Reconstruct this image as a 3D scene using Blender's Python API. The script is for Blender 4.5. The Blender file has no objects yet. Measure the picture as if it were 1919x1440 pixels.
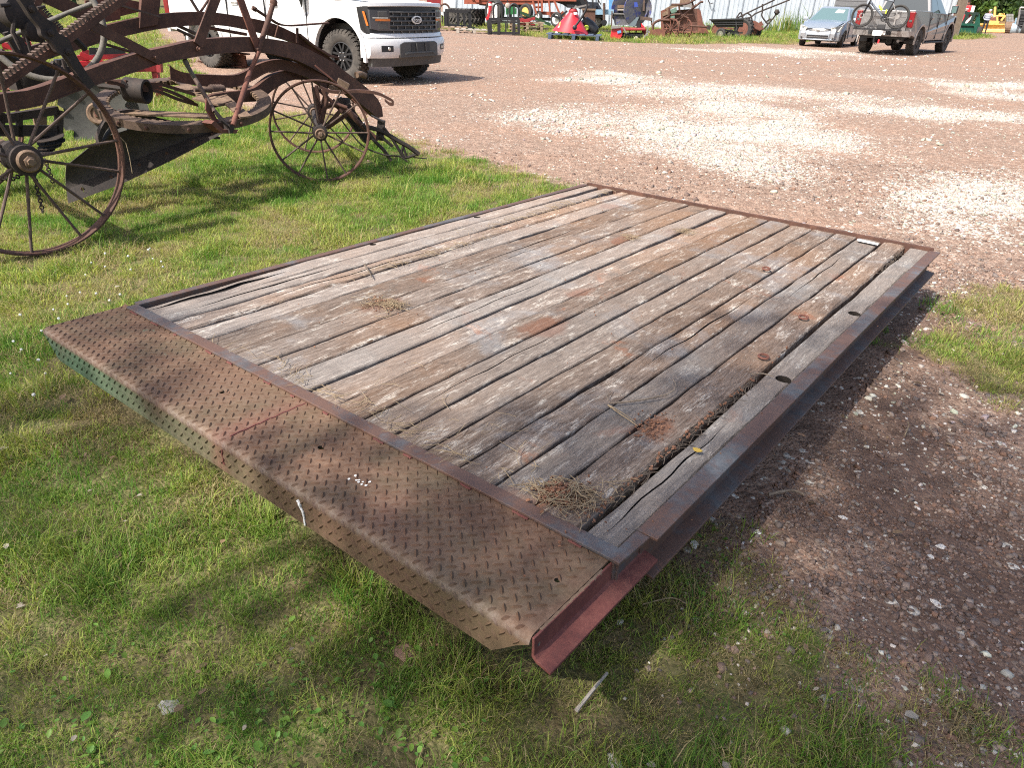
import bpy, math, random
import numpy as np
from mathutils import Vector, Matrix, Euler

random.seed(7)
RNG = np.random.default_rng(7)
S = bpy.context.scene
COL = S.collection

# ------------------------------------------------------------------ camera
FPX, CX, CY, H = 1350.0, 959.5, 720.0, 1.45      # focal length in photo pixels, centre, eye height
HOR0, HSL = -4.0, 0.033                           # horizon height and slope in the photo (slight roll)
def _cam():
    a = np.array([0 - CX, HOR0 + HSL * (0 - 960) - CY, FPX]); b = np.array([1919 - CX, HOR0 + HSL * 959 - CY, FPX])
    up = np.cross(a, b); up /= np.linalg.norm(up)
    if up[1] > 0: up = -up
    fw = np.array([0, 0, 1.]) - up * up[2]; fw /= np.linalg.norm(fw)
    return np.array([np.cross(fw, up), fw, up])
RC = _cam()
cam_data = bpy.data.cameras.new('camera'); cam = bpy.data.objects.new('camera', cam_data); COL.objects.link(cam)
cam_data.sensor_width = 36.0; cam_data.lens = 36.0 * FPX / 1919.0
cam_data.clip_start = 0.05; cam_data.clip_end = 2000
_m = RC @ np.diag([1, -1, -1])
cam.matrix_world = Matrix.Translation((0, 0, H)) @ Matrix(_m.tolist()).to_4x4()
S.camera = cam

# ------------------------------------------------------------------ sky, sun, exposure
SUN_EL = math.radians(50.0)
SUN_H = Vector((0.75, 0.66)).normalized()         # the way shadows fall on the ground
world = bpy.data.worlds.new('World'); S.world = world; world.use_nodes = True
wn = world.node_tree.nodes; wl = world.node_tree.links
sky = wn.new('ShaderNodeTexSky'); sky.sky_type = 'NISHITA'; sky.sun_disc = False
sky.sun_elevation = SUN_EL; sky.sun_rotation = math.atan2(-SUN_H.x, -SUN_H.y)
sky.air_density = 1.0; sky.dust_density = 4.0; sky.ozone_density = 0.6
wl.new(sky.outputs[0], wn['Background'].inputs[0]); wn['Background'].inputs[1].default_value = 0.15
sl = bpy.data.lights.new('sun', 'SUN'); sl.energy = 4.5; sl.angle = math.radians(0.55); sl.color = (1.0, 0.95, 0.87)
sun = bpy.data.objects.new('sun', sl); COL.objects.link(sun); sun.location = (-12, -10, 25)
sun.rotation_euler = Vector((SUN_H.x * math.cos(SUN_EL), SUN_H.y * math.cos(SUN_EL), -math.sin(SUN_EL))).to_track_quat('-Z', 'Y').to_euler()
S.view_settings.view_transform = 'Standard'; S.view_settings.look = 'None'
S.view_settings.exposure = 0.8; S.view_settings.gamma = 1.0; S.view_settings.use_curve_mapping = False
S.render.engine = 'CYCLES'; S.cycles.use_denoising = False
S.cycles.max_bounces = 6; S.cycles.transparent_max_bounces = 8
S.cycles.sample_clamp_indirect = 8.0
S.cycles.pixel_filter_type = 'BLACKMAN_HARRIS'; S.cycles.filter_width = 1.1

# ------------------------------------------------------------------ measuring helpers (photo pixel -> place in the world)
def ray(p):
    return RC @ np.array([p[0] - CX, p[1] - CY, FPX])
def P(x, y, z=0.0):                                # the point at height z seen at that place in the photo
    r = ray((x, y)); t = (z - H) / r[2]
    return Vector((r[0] * t, r[1] * t, z))
def proj(p):
    q = RC.T @ (np.array(p, float) - np.array([0, 0, H])); return CX + FPX * q[0] / q[2], CY + FPX * q[1] / q[2]
class VPlane:                                      # an upright plane through two places on the ground
    def __init__(s, a, b):
        s.a = Vector((a[0], a[1], 0)); d = Vector((b[0] - a[0], b[1] - a[1], 0)); s.d = d.normalized()
        s.n = Vector((-s.d.y, s.d.x, 0))
    def __call__(s, x, y, off=0.0):
        r = Vector(ray((x, y))); t = (s.n.dot(s.a - Vector((0, 0, H))) + off) / s.n.dot(r)
        return Vector((0, 0, H)) + r * t
def facing(px, py):                                # angle of the view direction on the ground, and right/away axes there
    g = P(px, py); v = Vector((g.x, g.y, 0)).normalized()
    return v, Vector((v.y, -v.x, 0))

# ------------------------------------------------------------------ mesh helpers
class MB:
    def __init__(s, local=False): s.v = []; s.f = []; s.mi = []; s.local = local; s.cm = 0
    def add(s, vs, fs):
        o = len(s.v); s.v += [tuple(x) for x in vs]
        for f in fs: s.f.append(tuple(i + o for i in f)); s.mi.append(s.cm)
        return s
    def box(s, c, sz, R=None):
        x, y, z = sz[0] / 2, sz[1] / 2, sz[2] / 2
        vs = [Vector((a * x, b * y, d * z)) for a in (-1, 1) for b in (-1, 1) for d in (-1, 1)]
        if R is not None: vs = [R @ v for v in vs]
        c = Vector(c)
        return s.add([v + c for v in vs], [(0, 1, 3, 2), (4, 6, 7, 5), (0, 4, 5, 1), (2, 3, 7, 6), (0, 2, 6, 4), (1, 5, 7, 3)])
    def bar(s, p, q, w, h, up=(0, 0, 1)):
        p = Vector(p); q = Vector(q); d = (q - p).normalized(); up = Vector(up)
        if abs(d.dot(up)) > 0.98: up = Vector((0, 1, 0)) if abs(d.y) < 0.9 else Vector((1, 0, 0))
        a = d.cross(up).normalized() * w / 2; b = a.cross(d).normalized() * h / 2
        vs = [p - a - b, p + a - b, p + a + b, p - a + b, q - a - b, q + a - b, q + a + b, q - a + b]
        return s.add(vs, [(0, 1, 2, 3), (7, 6, 5, 4), (0, 4, 5, 1), (1, 5, 6, 2), (2, 6, 7, 3), (3, 7, 4, 0)])
    def tube(s, pts, r, n=8, closed=False, cap=True):
        pts = [Vector(p) for p in pts]; k = len(pts); rs = r if isinstance(r, (list, tuple)) else [r] * k
        vs = []; ref = None
        for i, p in enumerate(pts):
            a = pts[(i - 1) % k] if (closed or i > 0) else p; b = pts[(i + 1) % k] if (closed or i < k - 1) else p
            d = (b - a).normalized()
            if ref is None:
                ref = d.orthogonal().normalized()
            ref = (ref - d * ref.dot(d))
            ref = ref.normalized() if ref.length > 1e-6 else d.orthogonal().normalized()
            w = d.cross(ref)
            for j in range(n):
                t = 2 * math.pi * j / n
                vs.append(p + (ref * math.cos(t) + w * math.sin(t)) * rs[i])
        fs = []
        for i in range(k if closed else k - 1):
            for j in range(n):
                a = i * n + j; b = i * n + (j + 1) % n; c = ((i + 1) % k) * n + (j + 1) % n; d = ((i + 1) % k) * n + j
                fs.append((a, b, c, d))
        if cap and not closed:
            fs.append(tuple(range(n - 1, -1, -1))); fs.append(tuple((k - 1) * n + j for j in range(n)))
        return s.add(vs, fs)
    def lathe(s, prof, o, ax, n=24, closed=False):     # prof: (radius, distance along the axis)
        o = Vector(o); ax = Vector(ax).normalized(); e = ax.orthogonal().normalized(); w = ax.cross(e)
        vs = []; k = len(prof)
        for r, t in prof:
            for j in range(n):
                a = 2 * math.pi * j / n
                vs.append(o + ax * t + (e * math.cos(a) + w * math.sin(a)) * max(r, 1e-4))
        fs = []
        for i in range(k if closed else k - 1):
            for j in range(n):
                fs.append((i * n + j, i * n + (j + 1) % n, ((i + 1) % k) * n + (j + 1) % n, ((i + 1) % k) * n + j))
        if not closed:
            fs.append(tuple(range(n - 1, -1, -1))); fs.append(tuple((k - 1) * n + j for j in range(n)))
        return s.add(vs, fs)
    def prism(s, poly, d):
        poly = [Vector(p) for p in poly]; d = Vector(d); k = len(poly)
        vs = poly + [p + d for p in poly]
        fs = [tuple(range(k)), tuple(range(2 * k - 1, k - 1, -1))] + [(i, i + k, (i + 1) % k + k, (i + 1) % k) for i in range(k)]
        return s.add(vs, fs)
    def strip(s, A, B, d):                             # a plate between two curves, thickness vector d
        A = [Vector(p) for p in A]; B = [Vector(p) for p in B]; d = Vector(d); k = len(A)
        vs = A + B + [p + d for p in A] + [p + d for p in B]; fs = []
        for i in range(k - 1):
            fs += [(i, i + 1, k + i + 1, k + i), (2 * k + i + 1, 2 * k + i, 3 * k + i, 3 * k + i + 1),
                   (i + 1, i, 2 * k + i, 2 * k + i + 1), (k + i, k + i + 1, 3 * k + i + 1, 3 * k + i)]
        fs += [(0, k, 3 * k, 2 * k), (k - 1, 3 * k - 1, 4 * k - 1, 2 * k - 1)]
        return s.add(vs, fs)
    def loft(s, secs, cap=True):                       # equal-length closed sections
        n = len(secs[0]); vs = [Vector(p) for c in secs for p in c]; fs = []
        for i in range(len(secs) - 1):
            for j in range(n):
                fs.append((i * n + j, i * n + (j + 1) % n, (i + 1) * n + (j + 1) % n, (i + 1) * n + j))
        if cap: fs += [tuple(range(n - 1, -1, -1)), tuple((len(secs) - 1) * n + j for j in range(n))]
        return s.add(vs, fs)
    def grid(s, rows, closed=False):                   # open sheet from rows of points
        n = len(rows[0]); vs = [Vector(p) for c in rows for p in c]; fs = []
        for i in range(len(rows) - 1):
            for j in range(n - 1): fs.append((i * n + j, i * n + j + 1, (i + 1) * n + j + 1, (i + 1) * n + j))
        return s.add(vs, fs)
ROOTM = {}
def props(o, label=None, cat=None, group=None, kind=None):
    if label: o['label'] = label
    if cat: o['category'] = cat
    if group: o['group'] = group
    if kind: o['kind'] = kind
    return o
def T(name, label, cat, loc=(0, 0, 0), rotz=0.0, group=None, M=None):      # a thing: an Empty at its base
    o = bpy.data.objects.new(name, None); COL.objects.link(o); o.empty_display_size = 0.1
    if M is not None: o.matrix_world = M
    else: o.location = loc; o.rotation_euler = (0, 0, rotz); M = Matrix.Translation(loc) @ Matrix.Rotation(rotz, 4, 'Z')
    ROOTM[o.name] = M
    return props(o, label, cat, group)
def E(name, parent):                                  # a part that is only there to hold its sub-parts
    o = bpy.data.objects.new(name, None); COL.objects.link(o); o.parent = parent; o.empty_display_size = 0.05
    ROOTM[o.name] = ROOTM[parent.name]
    return o
def ob(m, name, mat, parent=None, smooth=None, bevel=0.0, label=None, cat=None, group=None, kind=None, loc=None, subsurf=0):
    me = bpy.data.meshes.new(name)
    vs = m.v
    if parent is not None and not m.local:
        inv = ROOTM[parent.name].inverted(); vs = [tuple(inv @ Vector(v)) for v in vs]
    if parent is None and loc is not None:
        L = Vector(loc); vs = [tuple(Vector(v) - L) for v in vs]
    me.from_pydata(vs, [], m.f)
    for k in (mat if isinstance(mat, (list, tuple)) else [mat]): me.materials.append(k)
    if isinstance(mat, (list, tuple)): me.polygons.foreach_set('material_index', m.mi)
    me.validate()
    o = bpy.data.objects.new(name, me); COL.objects.link(o)
    if parent is not None: o.parent = parent; ROOTM[o.name] = ROOTM[parent.name]
    else:
        if loc is not None: o.location = loc
        ROOTM[o.name] = Matrix.Translation(Vector(loc) if loc is not None else (0, 0, 0))
    if smooth is not None:
        me.polygons.foreach_set('use_smooth', [True] * len(me.polygons)); me.set_sharp_from_angle(angle=math.radians(smooth))
    if bevel:
        b = o.modifiers.new('bevel', 'BEVEL'); b.width = bevel; b.segments = 2; b.limit_method = 'ANGLE'; b.angle_limit = math.radians(35)
    if subsurf:
        b = o.modifiers.new('subsurf', 'SUBSURF'); b.levels = subsurf; b.render_levels = subsurf
    return props(o, label, cat, group, kind)
def kids(o): return [c for c in bpy.data.objects if c.parent == o]
def copy_tree(o, parent=None):
    c = o.copy(); COL.objects.link(c); c.parent = parent
    for ch in kids(o): copy_tree(ch, c)
    return c
def lerp(a, b, t): return a + (b - a) * t
def resample(pts, n):
    pts = [Vector(p) for p in pts]; L = [0]
    for a, b in zip(pts, pts[1:]): L.append(L[-1] + (b - a).length)
    out = []
    for i in range(n):
        t = L[-1] * i / (n - 1); k = 0
        while k < len(pts) - 2 and L[k + 1] < t: k += 1
        u = (t - L[k]) / max(L[k + 1] - L[k], 1e-9); out.append(pts[k].lerp(pts[k + 1], min(max(u, 0), 1)))
    return out
def smooth_pts(pts, n):                                # Catmull-Rom through the points
    pts = [Vector(p) for p in pts]; q = [pts[0] * 2 - pts[1]] + pts + [pts[-1] * 2 - pts[-2]]; out = []
    m = max(2, n // (len(pts) - 1))
    for i in range(1, len(q) - 2):
        for k in range(m):
            t = k / m; a, b, c, d = q[i - 1], q[i], q[i + 1], q[i + 2]
            out.append(0.5 * ((2 * b) + (c - a) * t + (2 * a - 5 * b + 4 * c - d) * t * t + (3 * b - a - 3 * c + d) * t ** 3))
    out.append(pts[-1]); return out

# ------------------------------------------------------------------ materials
def nt(name):
    m = bpy.data.materials.new(name); m.use_nodes = True
    n = m.node_tree.nodes; l = m.node_tree.links
    return m, n, l, n['Principled BSDF']
def ramp(n, stops):
    r = n.new('ShaderNodeValToRGB'); e = r.color_ramp.elements
    while len(e) < len(stops): e.new(0.5)
    for i, (p, c) in enumerate(stops):
        e[i].position = p; e[i].color = (*c, 1) if len(c) == 3 else c
    return r
def coords(n, l, kind='Object', scale=(1, 1, 1)):
    tc = n.new('ShaderNodeTexCoord'); mp = n.new('ShaderNodeMapping'); mp.inputs['Scale'].default_value = scale
    l.new(tc.outputs[kind], mp.inputs[0]); return mp
def noise(n, l, src, sc, det=4, rough=0.6, dist=0.0):
    t = n.new('ShaderNodeTexNoise'); t.inputs['Scale'].default_value = sc; t.inputs['Detail'].default_value = det
    t.inputs['Roughness'].default_value = rough; t.inputs['Distortion'].default_value = dist
    l.new(src.outputs[0], t.inputs['Vector']); return t
def mixc(n, l, fac, a, b, mode='MIX'):
    x = n.new('ShaderNodeMix'); x.data_type = 'RGBA'; x.blend_type = mode
    for s, v in ((0, fac), (6, a), (7, b)):
        if isinstance(v, (int, float)): x.inputs[s].default_value = v
        elif isinstance(v, tuple): x.inputs[s].default_value = (*v, 1) if len(v) == 3 else v
        else: l.new(v, x.inputs[s])
    return x.outputs[2]
def math_(n, l, op, a, b=0.0, clamp=False):
    x = n.new('ShaderNodeMath'); x.operation = op; x.use_clamp = clamp
    for s, v in ((0, a), (1, b)):
        if isinstance(v, (int, float)): x.inputs[s].default_value = v
        else: l.new(v, x.inputs[s])
    return x.outputs[0]
def thr(n, l, v, lo, hi):
    x = n.new('ShaderNodeMapRange'); x.inputs[1].default_value = lo; x.inputs[2].default_value = hi
    l.new(v, x.inputs[0]); return x.outputs[0]
def bump(n, l, b, h, strength=0.4, dist=0.01):
    x = n.new('ShaderNodeBump'); x.inputs['Strength'].default_value = strength; x.inputs['Distance'].default_value = dist
    l.new(h, x.inputs['Height']); l.new(x.outputs[0], b.inputs['Normal'])
def simple(name, c1, c2=None, sc=8.0, rough=0.5, metal=0.0, bmp=0.0, spec=0.5, c3=None, coat=0.0):
    m, n, l, b = nt(name)
    c2 = c2 or tuple(x * 0.82 for x in c1)
    co = coords(n, l); t = noise(n, l, co, sc, 6, 0.65)
    st = [(0.35, c2), (0.65, c1)] if c3 is None else [(0.3, c2), (0.5, c1), (0.68, c3)]
    r = ramp(n, st); l.new(t.outputs[0], r.inputs[0]); l.new(r.outputs[0], b.inputs['Base Color'])
    b.inputs['Roughness'].default_value = rough; b.inputs['Metallic'].default_value = metal
    b.inputs['Specular IOR Level'].default_value = spec; b.inputs['Coat Weight'].default_value = coat
    if bmp: bump(n, l, b, noise(n, l, co, sc * 6, 5, 0.7).outputs[0], bmp, 0.004)
    return m
def rusty(name, base, dark, light, paint=None, pthr=0.6, sc=6.0, rough=0.75, bmp=0.35):
    m, n, l, b = nt(name)
    co = coords(n, l); t = noise(n, l, co, sc, 8, 0.7, 0.3); t2 = noise(n, l, co, sc * 7, 6, 0.7)
    r = ramp(n, [(0.3, dark), (0.5, base), (0.72, light)])
    l.new(math_(n, l, 'ADD', math_(n, l, 'MULTIPLY', t.outputs[0], 0.6), math_(n, l, 'MULTIPLY', t2.outputs[0], 0.4)), r.inputs[0])
    c = r.outputs[0]
    if paint:
        t3 = noise(n, l, co, sc * 0.55, 8, 0.72); k = thr(n, l, t3.outputs[0], pthr - 0.04, pthr + 0.04)
        c = mixc(n, l, k, c, paint)
    l.new(c, b.inputs['Base Color']); b.inputs['Roughness'].default_value = rough; b.inputs['Metallic'].default_value = 0.0
    b.inputs['Specular IOR Level'].default_value = 0.35
    bump(n, l, b, t2.outputs[0], bmp, 0.004)
    return m
def glassy(name, c, rough=0.05):
    m, n, l, b = nt(name); b.inputs['Base Color'].default_value = (*c, 1); b.inputs['Roughness'].default_value = rough
    b.inputs['Specular IOR Level'].default_value = 0.8; b.inputs['Coat Weight'].default_value = 0.6; b.inputs['Coat Roughness'].default_value = 0.03
    return m

MT = dict(
    black=simple('black_paint', (0.018, 0.018, 0.02), (0.010, 0.010, 0.012), 5, 0.45),
    rubber=simple('tyre_rubber', (0.042, 0.040, 0.038), (0.024, 0.023, 0.022), 30, 0.85, bmp=0.3),
    dusty_rubber=simple('dusty_tyre_rubber', (0.080, 0.071, 0.062), (0.036, 0.033, 0.030), 9, 0.9, bmp=0.3),
    plastic=simple('dark_plastic', (0.03, 0.031, 0.033), (0.022, 0.022, 0.024), 12, 0.6),
    grey_plastic=simple('grey_plastic', (0.075, 0.073, 0.07), (0.055, 0.054, 0.052), 12, 0.6),
    chrome=simple('bright_metal', (0.62, 0.62, 0.62), (0.5, 0.5, 0.5), 15, 0.22, 0.9),
    steel=simple('worn_steel', (0.32, 0.31, 0.30), (0.2, 0.19, 0.18), 15, 0.45, 0.5, 0.2),
    white=simple('white_enamel', (0.8, 0.8, 0.78), (0.7, 0.7, 0.68), 4, 0.4),
    red=simple('red_enamel', (0.52, 0.025, 0.035), (0.42, 0.018, 0.026), 5, 0.4, coat=0.3),
    darkred=simple('worn_red_enamel', (0.30, 0.022, 0.026), (0.18, 0.016, 0.02), 6, 0.5),
    orange=rusty('orange_red_rust', (0.28, 0.075, 0.045), (0.12, 0.045, 0.03), (0.36, 0.12, 0.07)),
    green=simple('farm_green_enamel', (0.02, 0.15, 0.045), (0.015, 0.1, 0.03), 6, 0.45),
    dgreen=simple('dark_green_enamel', (0.008, 0.085, 0.055), (0.006, 0.055, 0.036), 4, 0.4),
    yellow=simple('yellow_enamel', (0.62, 0.38, 0.10), (0.46, 0.26, 0.07), 8, 0.55, c3=(0.68, 0.46, 0.17)),
    blue=simple('blue_enamel', (0.10, 0.30, 0.55), (0.08, 0.22, 0.42), 6, 0.5),
    paleblue=simple('pale_blue_worn_paint', (0.22, 0.36, 0.48), (0.17, 0.27, 0.36), 6, 0.55),
    bluegrey=rusty('weathered_blue_grey', (0.12, 0.12, 0.14), (0.06, 0.055, 0.06), (0.22, 0.2, 0.2), (0.05, 0.06, 0.2), 0.56, 5),
    navy=simple('navy_shade_cloth', (0.016, 0.022, 0.036), (0.01, 0.014, 0.022), 6, 0.7),
    rust=rusty('dark_rust', (0.082, 0.040, 0.029), (0.036, 0.021, 0.017), (0.17, 0.083, 0.055)),
    rust_dusty=rusty('dusty_rust', (0.16, 0.105, 0.07), (0.07, 0.042, 0.03), (0.30, 0.21, 0.14), sc=9),
    rust_dark=rusty('black_iron', (0.034, 0.026, 0.023), (0.016, 0.014, 0.013), (0.075, 0.052, 0.042)),
    rust_pipe=rusty('worn_pipe', (0.09, 0.06, 0.048), (0.045, 0.03, 0.026), (0.19, 0.13, 0.105), sc=10),
    galv=rusty('grey_pipe', (0.13, 0.12, 0.105), (0.06, 0.052, 0.045), (0.22, 0.2, 0.17), sc=10),
    rust_red=rusty('red_brown_rust', (0.14, 0.055, 0.038), (0.06, 0.03, 0.024), (0.24, 0.11, 0.075)),
    blade=rusty('blade_steel', (0.052, 0.042, 0.036), (0.028, 0.023, 0.02), (0.10, 0.075, 0.06), (0.11, 0.10, 0.085), 0.67, 9),
    disc=rusty('disc_steel', (0.055, 0.055, 0.05), (0.032, 0.03, 0.027), (0.10, 0.085, 0.07), (0.09, 0.05, 0.035), 0.62, 5),
    wood=rusty('pallet_wood', (0.26, 0.19, 0.13), (0.13, 0.095, 0.065), (0.40, 0.31, 0.23), sc=12, rough=0.85),
    greywood=rusty('grey_wood', (0.34, 0.30, 0.26), (0.18, 0.15, 0.13), (0.5, 0.46, 0.4), sc=25, rough=0.9),
    bluewood=rusty('blue_pallet_wood', (0.07, 0.095, 0.14), (0.035, 0.042, 0.06), (0.12, 0.15, 0.2), sc=10, rough=0.85),
    glass=glassy('car_glass', (0.02, 0.028, 0.03)),
    paleglass=glassy('windscreen_glass', (0.10, 0.16, 0.16), 0.06),
    amber=simple('amber_lens', (0.55, 0.16, 0.03), (0.45, 0.12, 0.02), 9, 0.25),
    redlens=simple('red_lens', (0.22, 0.010, 0.014), (0.13, 0.006, 0.009), 9, 0.2, coat=0.5),
    lens=glassy('lamp_lens', (0.05, 0.055, 0.065), 0.08),
    clearlens=simple('clear_lamp_lens', (0.55, 0.54, 0.49), (0.35, 0.34, 0.31), 25, 0.2, coat=0.6),
    skin=simple('skin', (0.55, 0.30, 0.21), (0.5, 0.26, 0.18), 8, 0.6),
    trouser=simple('dark_trousers', (0.02, 0.02, 0.028), None, 9, 0.85),
    hair=simple('grey_hair', (0.55, 0.53, 0.5), None, 30, 0.8),
    lime=simple('lime_plastic', (0.45, 0.55, 0.05), None, 9, 0.5),
    straw=simple('dry_straw', (0.34, 0.26, 0.16), (0.17, 0.12, 0.075), 40, 0.85),
    twig=simple('bleached_twig', (0.28, 0.22, 0.165), (0.13, 0.10, 0.075), 30, 0.9),
    bark=rusty('bark', (0.11, 0.085, 0.065), (0.05, 0.04, 0.032), (0.18, 0.14, 0.11), sc=10, rough=0.95, bmp=0.8),
)
def paint(name, c, metal=0.0, rough=0.28, coat=0.8, dirt=0.25):
    m, n, l, b = nt(name)
    co = coords(n, l); t = noise(n, l, co, 2.2, 8, 0.7)
    tc = n.new('ShaderNodeTexCoord'); sx = n.new('ShaderNodeSeparateXYZ'); l.new(tc.outputs['Object'], sx.inputs[0])
    low = thr(n, l, sx.outputs[2], 0.95, 0.35)                 # road dust settles low on the body
    k = math_(n, l, 'MULTIPLY', low, math_(n, l, 'MULTIPLY', thr(n, l, t.outputs[0], 0.35, 0.7), dirt * 2.0), True)
    l.new(mixc(n, l, k, c, (0.42, 0.33, 0.27)), b.inputs['Base Color'])
    b.inputs['Metallic'].default_value = metal
    l.new(math_(n, l, 'ADD', rough, math_(n, l, 'MULTIPLY', k, 0.5)), b.inputs['Roughness'])
    b.inputs['Coat Weight'].default_value = coat; b.inputs['Coat Roughness'].default_value = 0.06
    return m
MT['white_paint'] = paint('white_car_paint', (0.62, 0.63, 0.64))
MT['silver_paint'] = paint('grey_metallic_car_paint', (0.27, 0.265, 0.265), 0.55, 0.35, 0.7, 0.35)
MT['sedan_paint'] = paint('blue_silver_car_paint', (0.33, 0.38, 0.43), 0.5, 0.35, 0.7, 0.2)

# ------------------------------------------------------------------ noise and regions on the ground
_perm = np.random.default_rng(3).random((256, 256))
def vnoise(x, y, seed=0):
    x = np.asarray(x, float) + seed * 17.31; y = np.asarray(y, float) + seed * 9.73
    xi = np.floor(x).astype(int); yi = np.floor(y).astype(int); u = x - xi; v = y - yi
    u = u * u * (3 - 2 * u); v = v * v * (3 - 2 * v)
    g = lambda a, b: _perm[a & 255, b & 255]
    return (g(xi, yi) * (1 - u) + g(xi + 1, yi) * u) * (1 - v) + (g(xi, yi + 1) * (1 - u) + g(xi + 1, yi + 1) * u) * v
def fbm(x, y, sc, seed=0, o=4):
    s = 0; a = 0.5; k = 0
    for i in range(o):
        s = s + a * vnoise(x * sc, y * sc, seed + i); k += a; a *= 0.55; sc *= 2.1
    return s / k
def sdf(poly, x, y):                                  # signed distance to a polygon, negative inside
    x = np.asarray(x, float); y = np.asarray(y, float); d = np.full(x.shape, 1e9); ins = np.zeros(x.shape, bool); k = len(poly)
    for i in range(k):
        ax, ay = poly[i]; bx, by = poly[(i + 1) % k]; ex, ey = bx - ax, by - ay
        t = np.clip(((x - ax) * ex + (y - ay) * ey) / (ex * ex + ey * ey + 1e-12), 0, 1)
        d = np.minimum(d, (x - ax - t * ex) ** 2 + (y - ay - t * ey) ** 2)
        with np.errstate(divide='ignore', invalid='ignore'):
            c = ((ay > y) != (by > y)) & (x < (bx - ax) * (y - ay) / (by - ay + 1e-15) + ax)
        ins ^= c
    return np.where(ins, -1, 1) * np.sqrt(d)
def gpoly(px): return [tuple(P(a, b)[:2]) for a, b in px]
def sstep(v, lo, hi):
    t = np.clip((v - lo) / (hi - lo), 0, 1); return t * t * (3 - 2 * t)
WHITE = [gpoly(q) for q in (
    [(1055, 150), (1130, 130), (1300, 147), (1500, 158), (1620, 176), (1800, 200), (1960, 208), (1960, 228), (1850, 236), (1700, 230), (1520, 193), (1300, 182), (1140, 177)],
    [(960, 216), (1060, 206), (1300, 185), (1420, 190), (1540, 213), (1640, 285), (1575, 325), (1440, 332), (1290, 302), (1120, 253), (1010, 232)],
    [(1545, 365), (1640, 333), (1800, 338), (2000, 350), (2000, 470), (1850, 420), (1700, 395), (1600, 385)],
    [(1285, 91), (1400, 86), (1560, 96), (1610, 105), (1540, 108), (1400, 100)],
    [(1675, 147), (1800, 151), (1990, 158), (1990, 192), (1830, 180)])]
_e = lambda *q: [tuple(P(a, b)[:2]) for a, b in q]
LAWN = [(-8.3, 19.0)] + _e((345, 122), (400, 190), (460, 210), (620, 214), (700, 240), (790, 284), (900, 300), (1000, 338), (1060, 350), (1190, 1000), (1290, 1045), (1420, 1105), (1545, 1150), (1640, 1225), (1760, 1300), (1850, 1430)) + [(1.6, -6), (-60, -6), (-60, 120), (-30, 120), (-14, 30)]
RIGHTP = gpoly([(1722, 572), (1775, 528), (1860, 535), (1960, 560), (2050, 600), (2050, 735), (1890, 712), (1790, 668)])
STRIP = [tuple(P(a, b)[:2]) for a, b in ((700, 38), (820, 52), (950, 63), (1030, 71), (1140, 78), (1300, 82), (1400, 80), (1470, 82), (1500, 78))] + [(19, 47), (24, 62), (-40, 90), (-40, 45)]
PATCH = gpoly([(1740, 68), (1790, 74), (1840, 71), (1860, 68), (1820, 64), (1780, 62), (1740, 62)])
def white_at(x, y):
    d = np.hypot(x, y); w = np.zeros(np.shape(x))
    for i, p in enumerate(WHITE):
        n = (fbm(x, y, 0.9, 5 + i, 4) - 0.5) * (0.9 + 0.13 * d)
        w = np.maximum(w, 1 - sstep(sdf(p, x, y) + n, -0.75 - 0.05 * d, 0.5 + 0.03 * d)) ** 1.1
    hole = sstep(fbm(x, y, 0.75, 31, 4), 0.40, 0.56)
    return w * (0.32 + 0.68 * hole)
def grass_at(x, y):
    n = (fbm(x, y, 2.2, 11, 4) - 0.5)
    g = 1 - sstep(sdf(LAWN, x, y) + n * 0.9, -0.22, 0.16)
    bare = sstep(fbm(x, y, 1.6, 21, 4), 0.30, 0.47)
    near = sstep(y, 3.2, 5.2)
    g = g * ((0.42 + 0.58 * bare) * (1 - near) + 0.9 * near)
    edge = sstep(sdf(LAWN, x, y), -1.2, -0.1)                       # thin towards the gravel
    g = g * (1 - 0.62 * edge * sstep(fbm(x, y, 2.6, 27), 0.35, 0.62))
    g = np.maximum(g, (1 - sstep(sdf(RIGHTP, x, y) + n * 1.2, -0.2, 0.2)) * 0.85 * (.35 + .65 * sstep(fbm(x, y, 2.4, 41), 0.3, 0.5)))
    g = np.maximum(g, (1 - sstep(sdf(STRIP, x, y) + n * 1.5, -0.5, 0.3)) * 0.9)
    g = np.maximum(g, (1 - sstep(sdf(PATCH, x, y) + n * 1.5, -0.6, 0.4)))
    return np.clip(g, 0, 1)
def gz(x, y):
    k = 1 / (1 + (np.hypot(x, y) / 14) ** 2)
    return (fbm(x, y, 0.8, 51, 4) - 0.5) * 0.045 * k + (fbm(x, y, 7.0, 61, 3) - 0.5) * 0.016 * k - 0.008
def axis(c, lo, hi, n, a):
    t = np.linspace(-1, 1, n); v = np.sinh(a * t) / math.sinh(a)
    return c + np.where(v < 0, v * (c - lo), v * (hi - c))
gx = axis(1.0, -420, 420, 520, 6.2); gy = axis(2.5, -140, 420, 460, 6.0)
GX, GY = np.meshgrid(gx, gy); gX = GX.ravel(); gY = GY.ravel()
def fast_mesh(name, V, F, mats, cols=None, smooth=False, colname='tint'):
    me = bpy.data.meshes.new(name); n = len(V); k = F.shape[1]
    me.vertices.add(n); me.vertices.foreach_set('co', np.ascontiguousarray(V, np.float32).ravel())
    me.loops.add(F.size); me.loops.foreach_set('vertex_index', np.ascontiguousarray(F, np.int32).ravel())
    me.polygons.add(len(F)); me.polygons.foreach_set('loop_start', np.arange(0, F.size, k, dtype=np.int32))
    me.polygons.foreach_set('loop_total', np.full(len(F), k, np.int32))
    if smooth: me.polygons.foreach_set('use_smooth', np.ones(len(F), bool))
    me.update(calc_edges=True)
    if cols is not None:
        a = me.color_attributes.new(colname, 'FLOAT_COLOR', 'POINT')
        c = np.ones((n, 4), np.float32); c[:, :3] = cols; a.data.foreach_set('color', c.ravel())
    for m in mats: me.materials.append(m)
    return me
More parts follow.
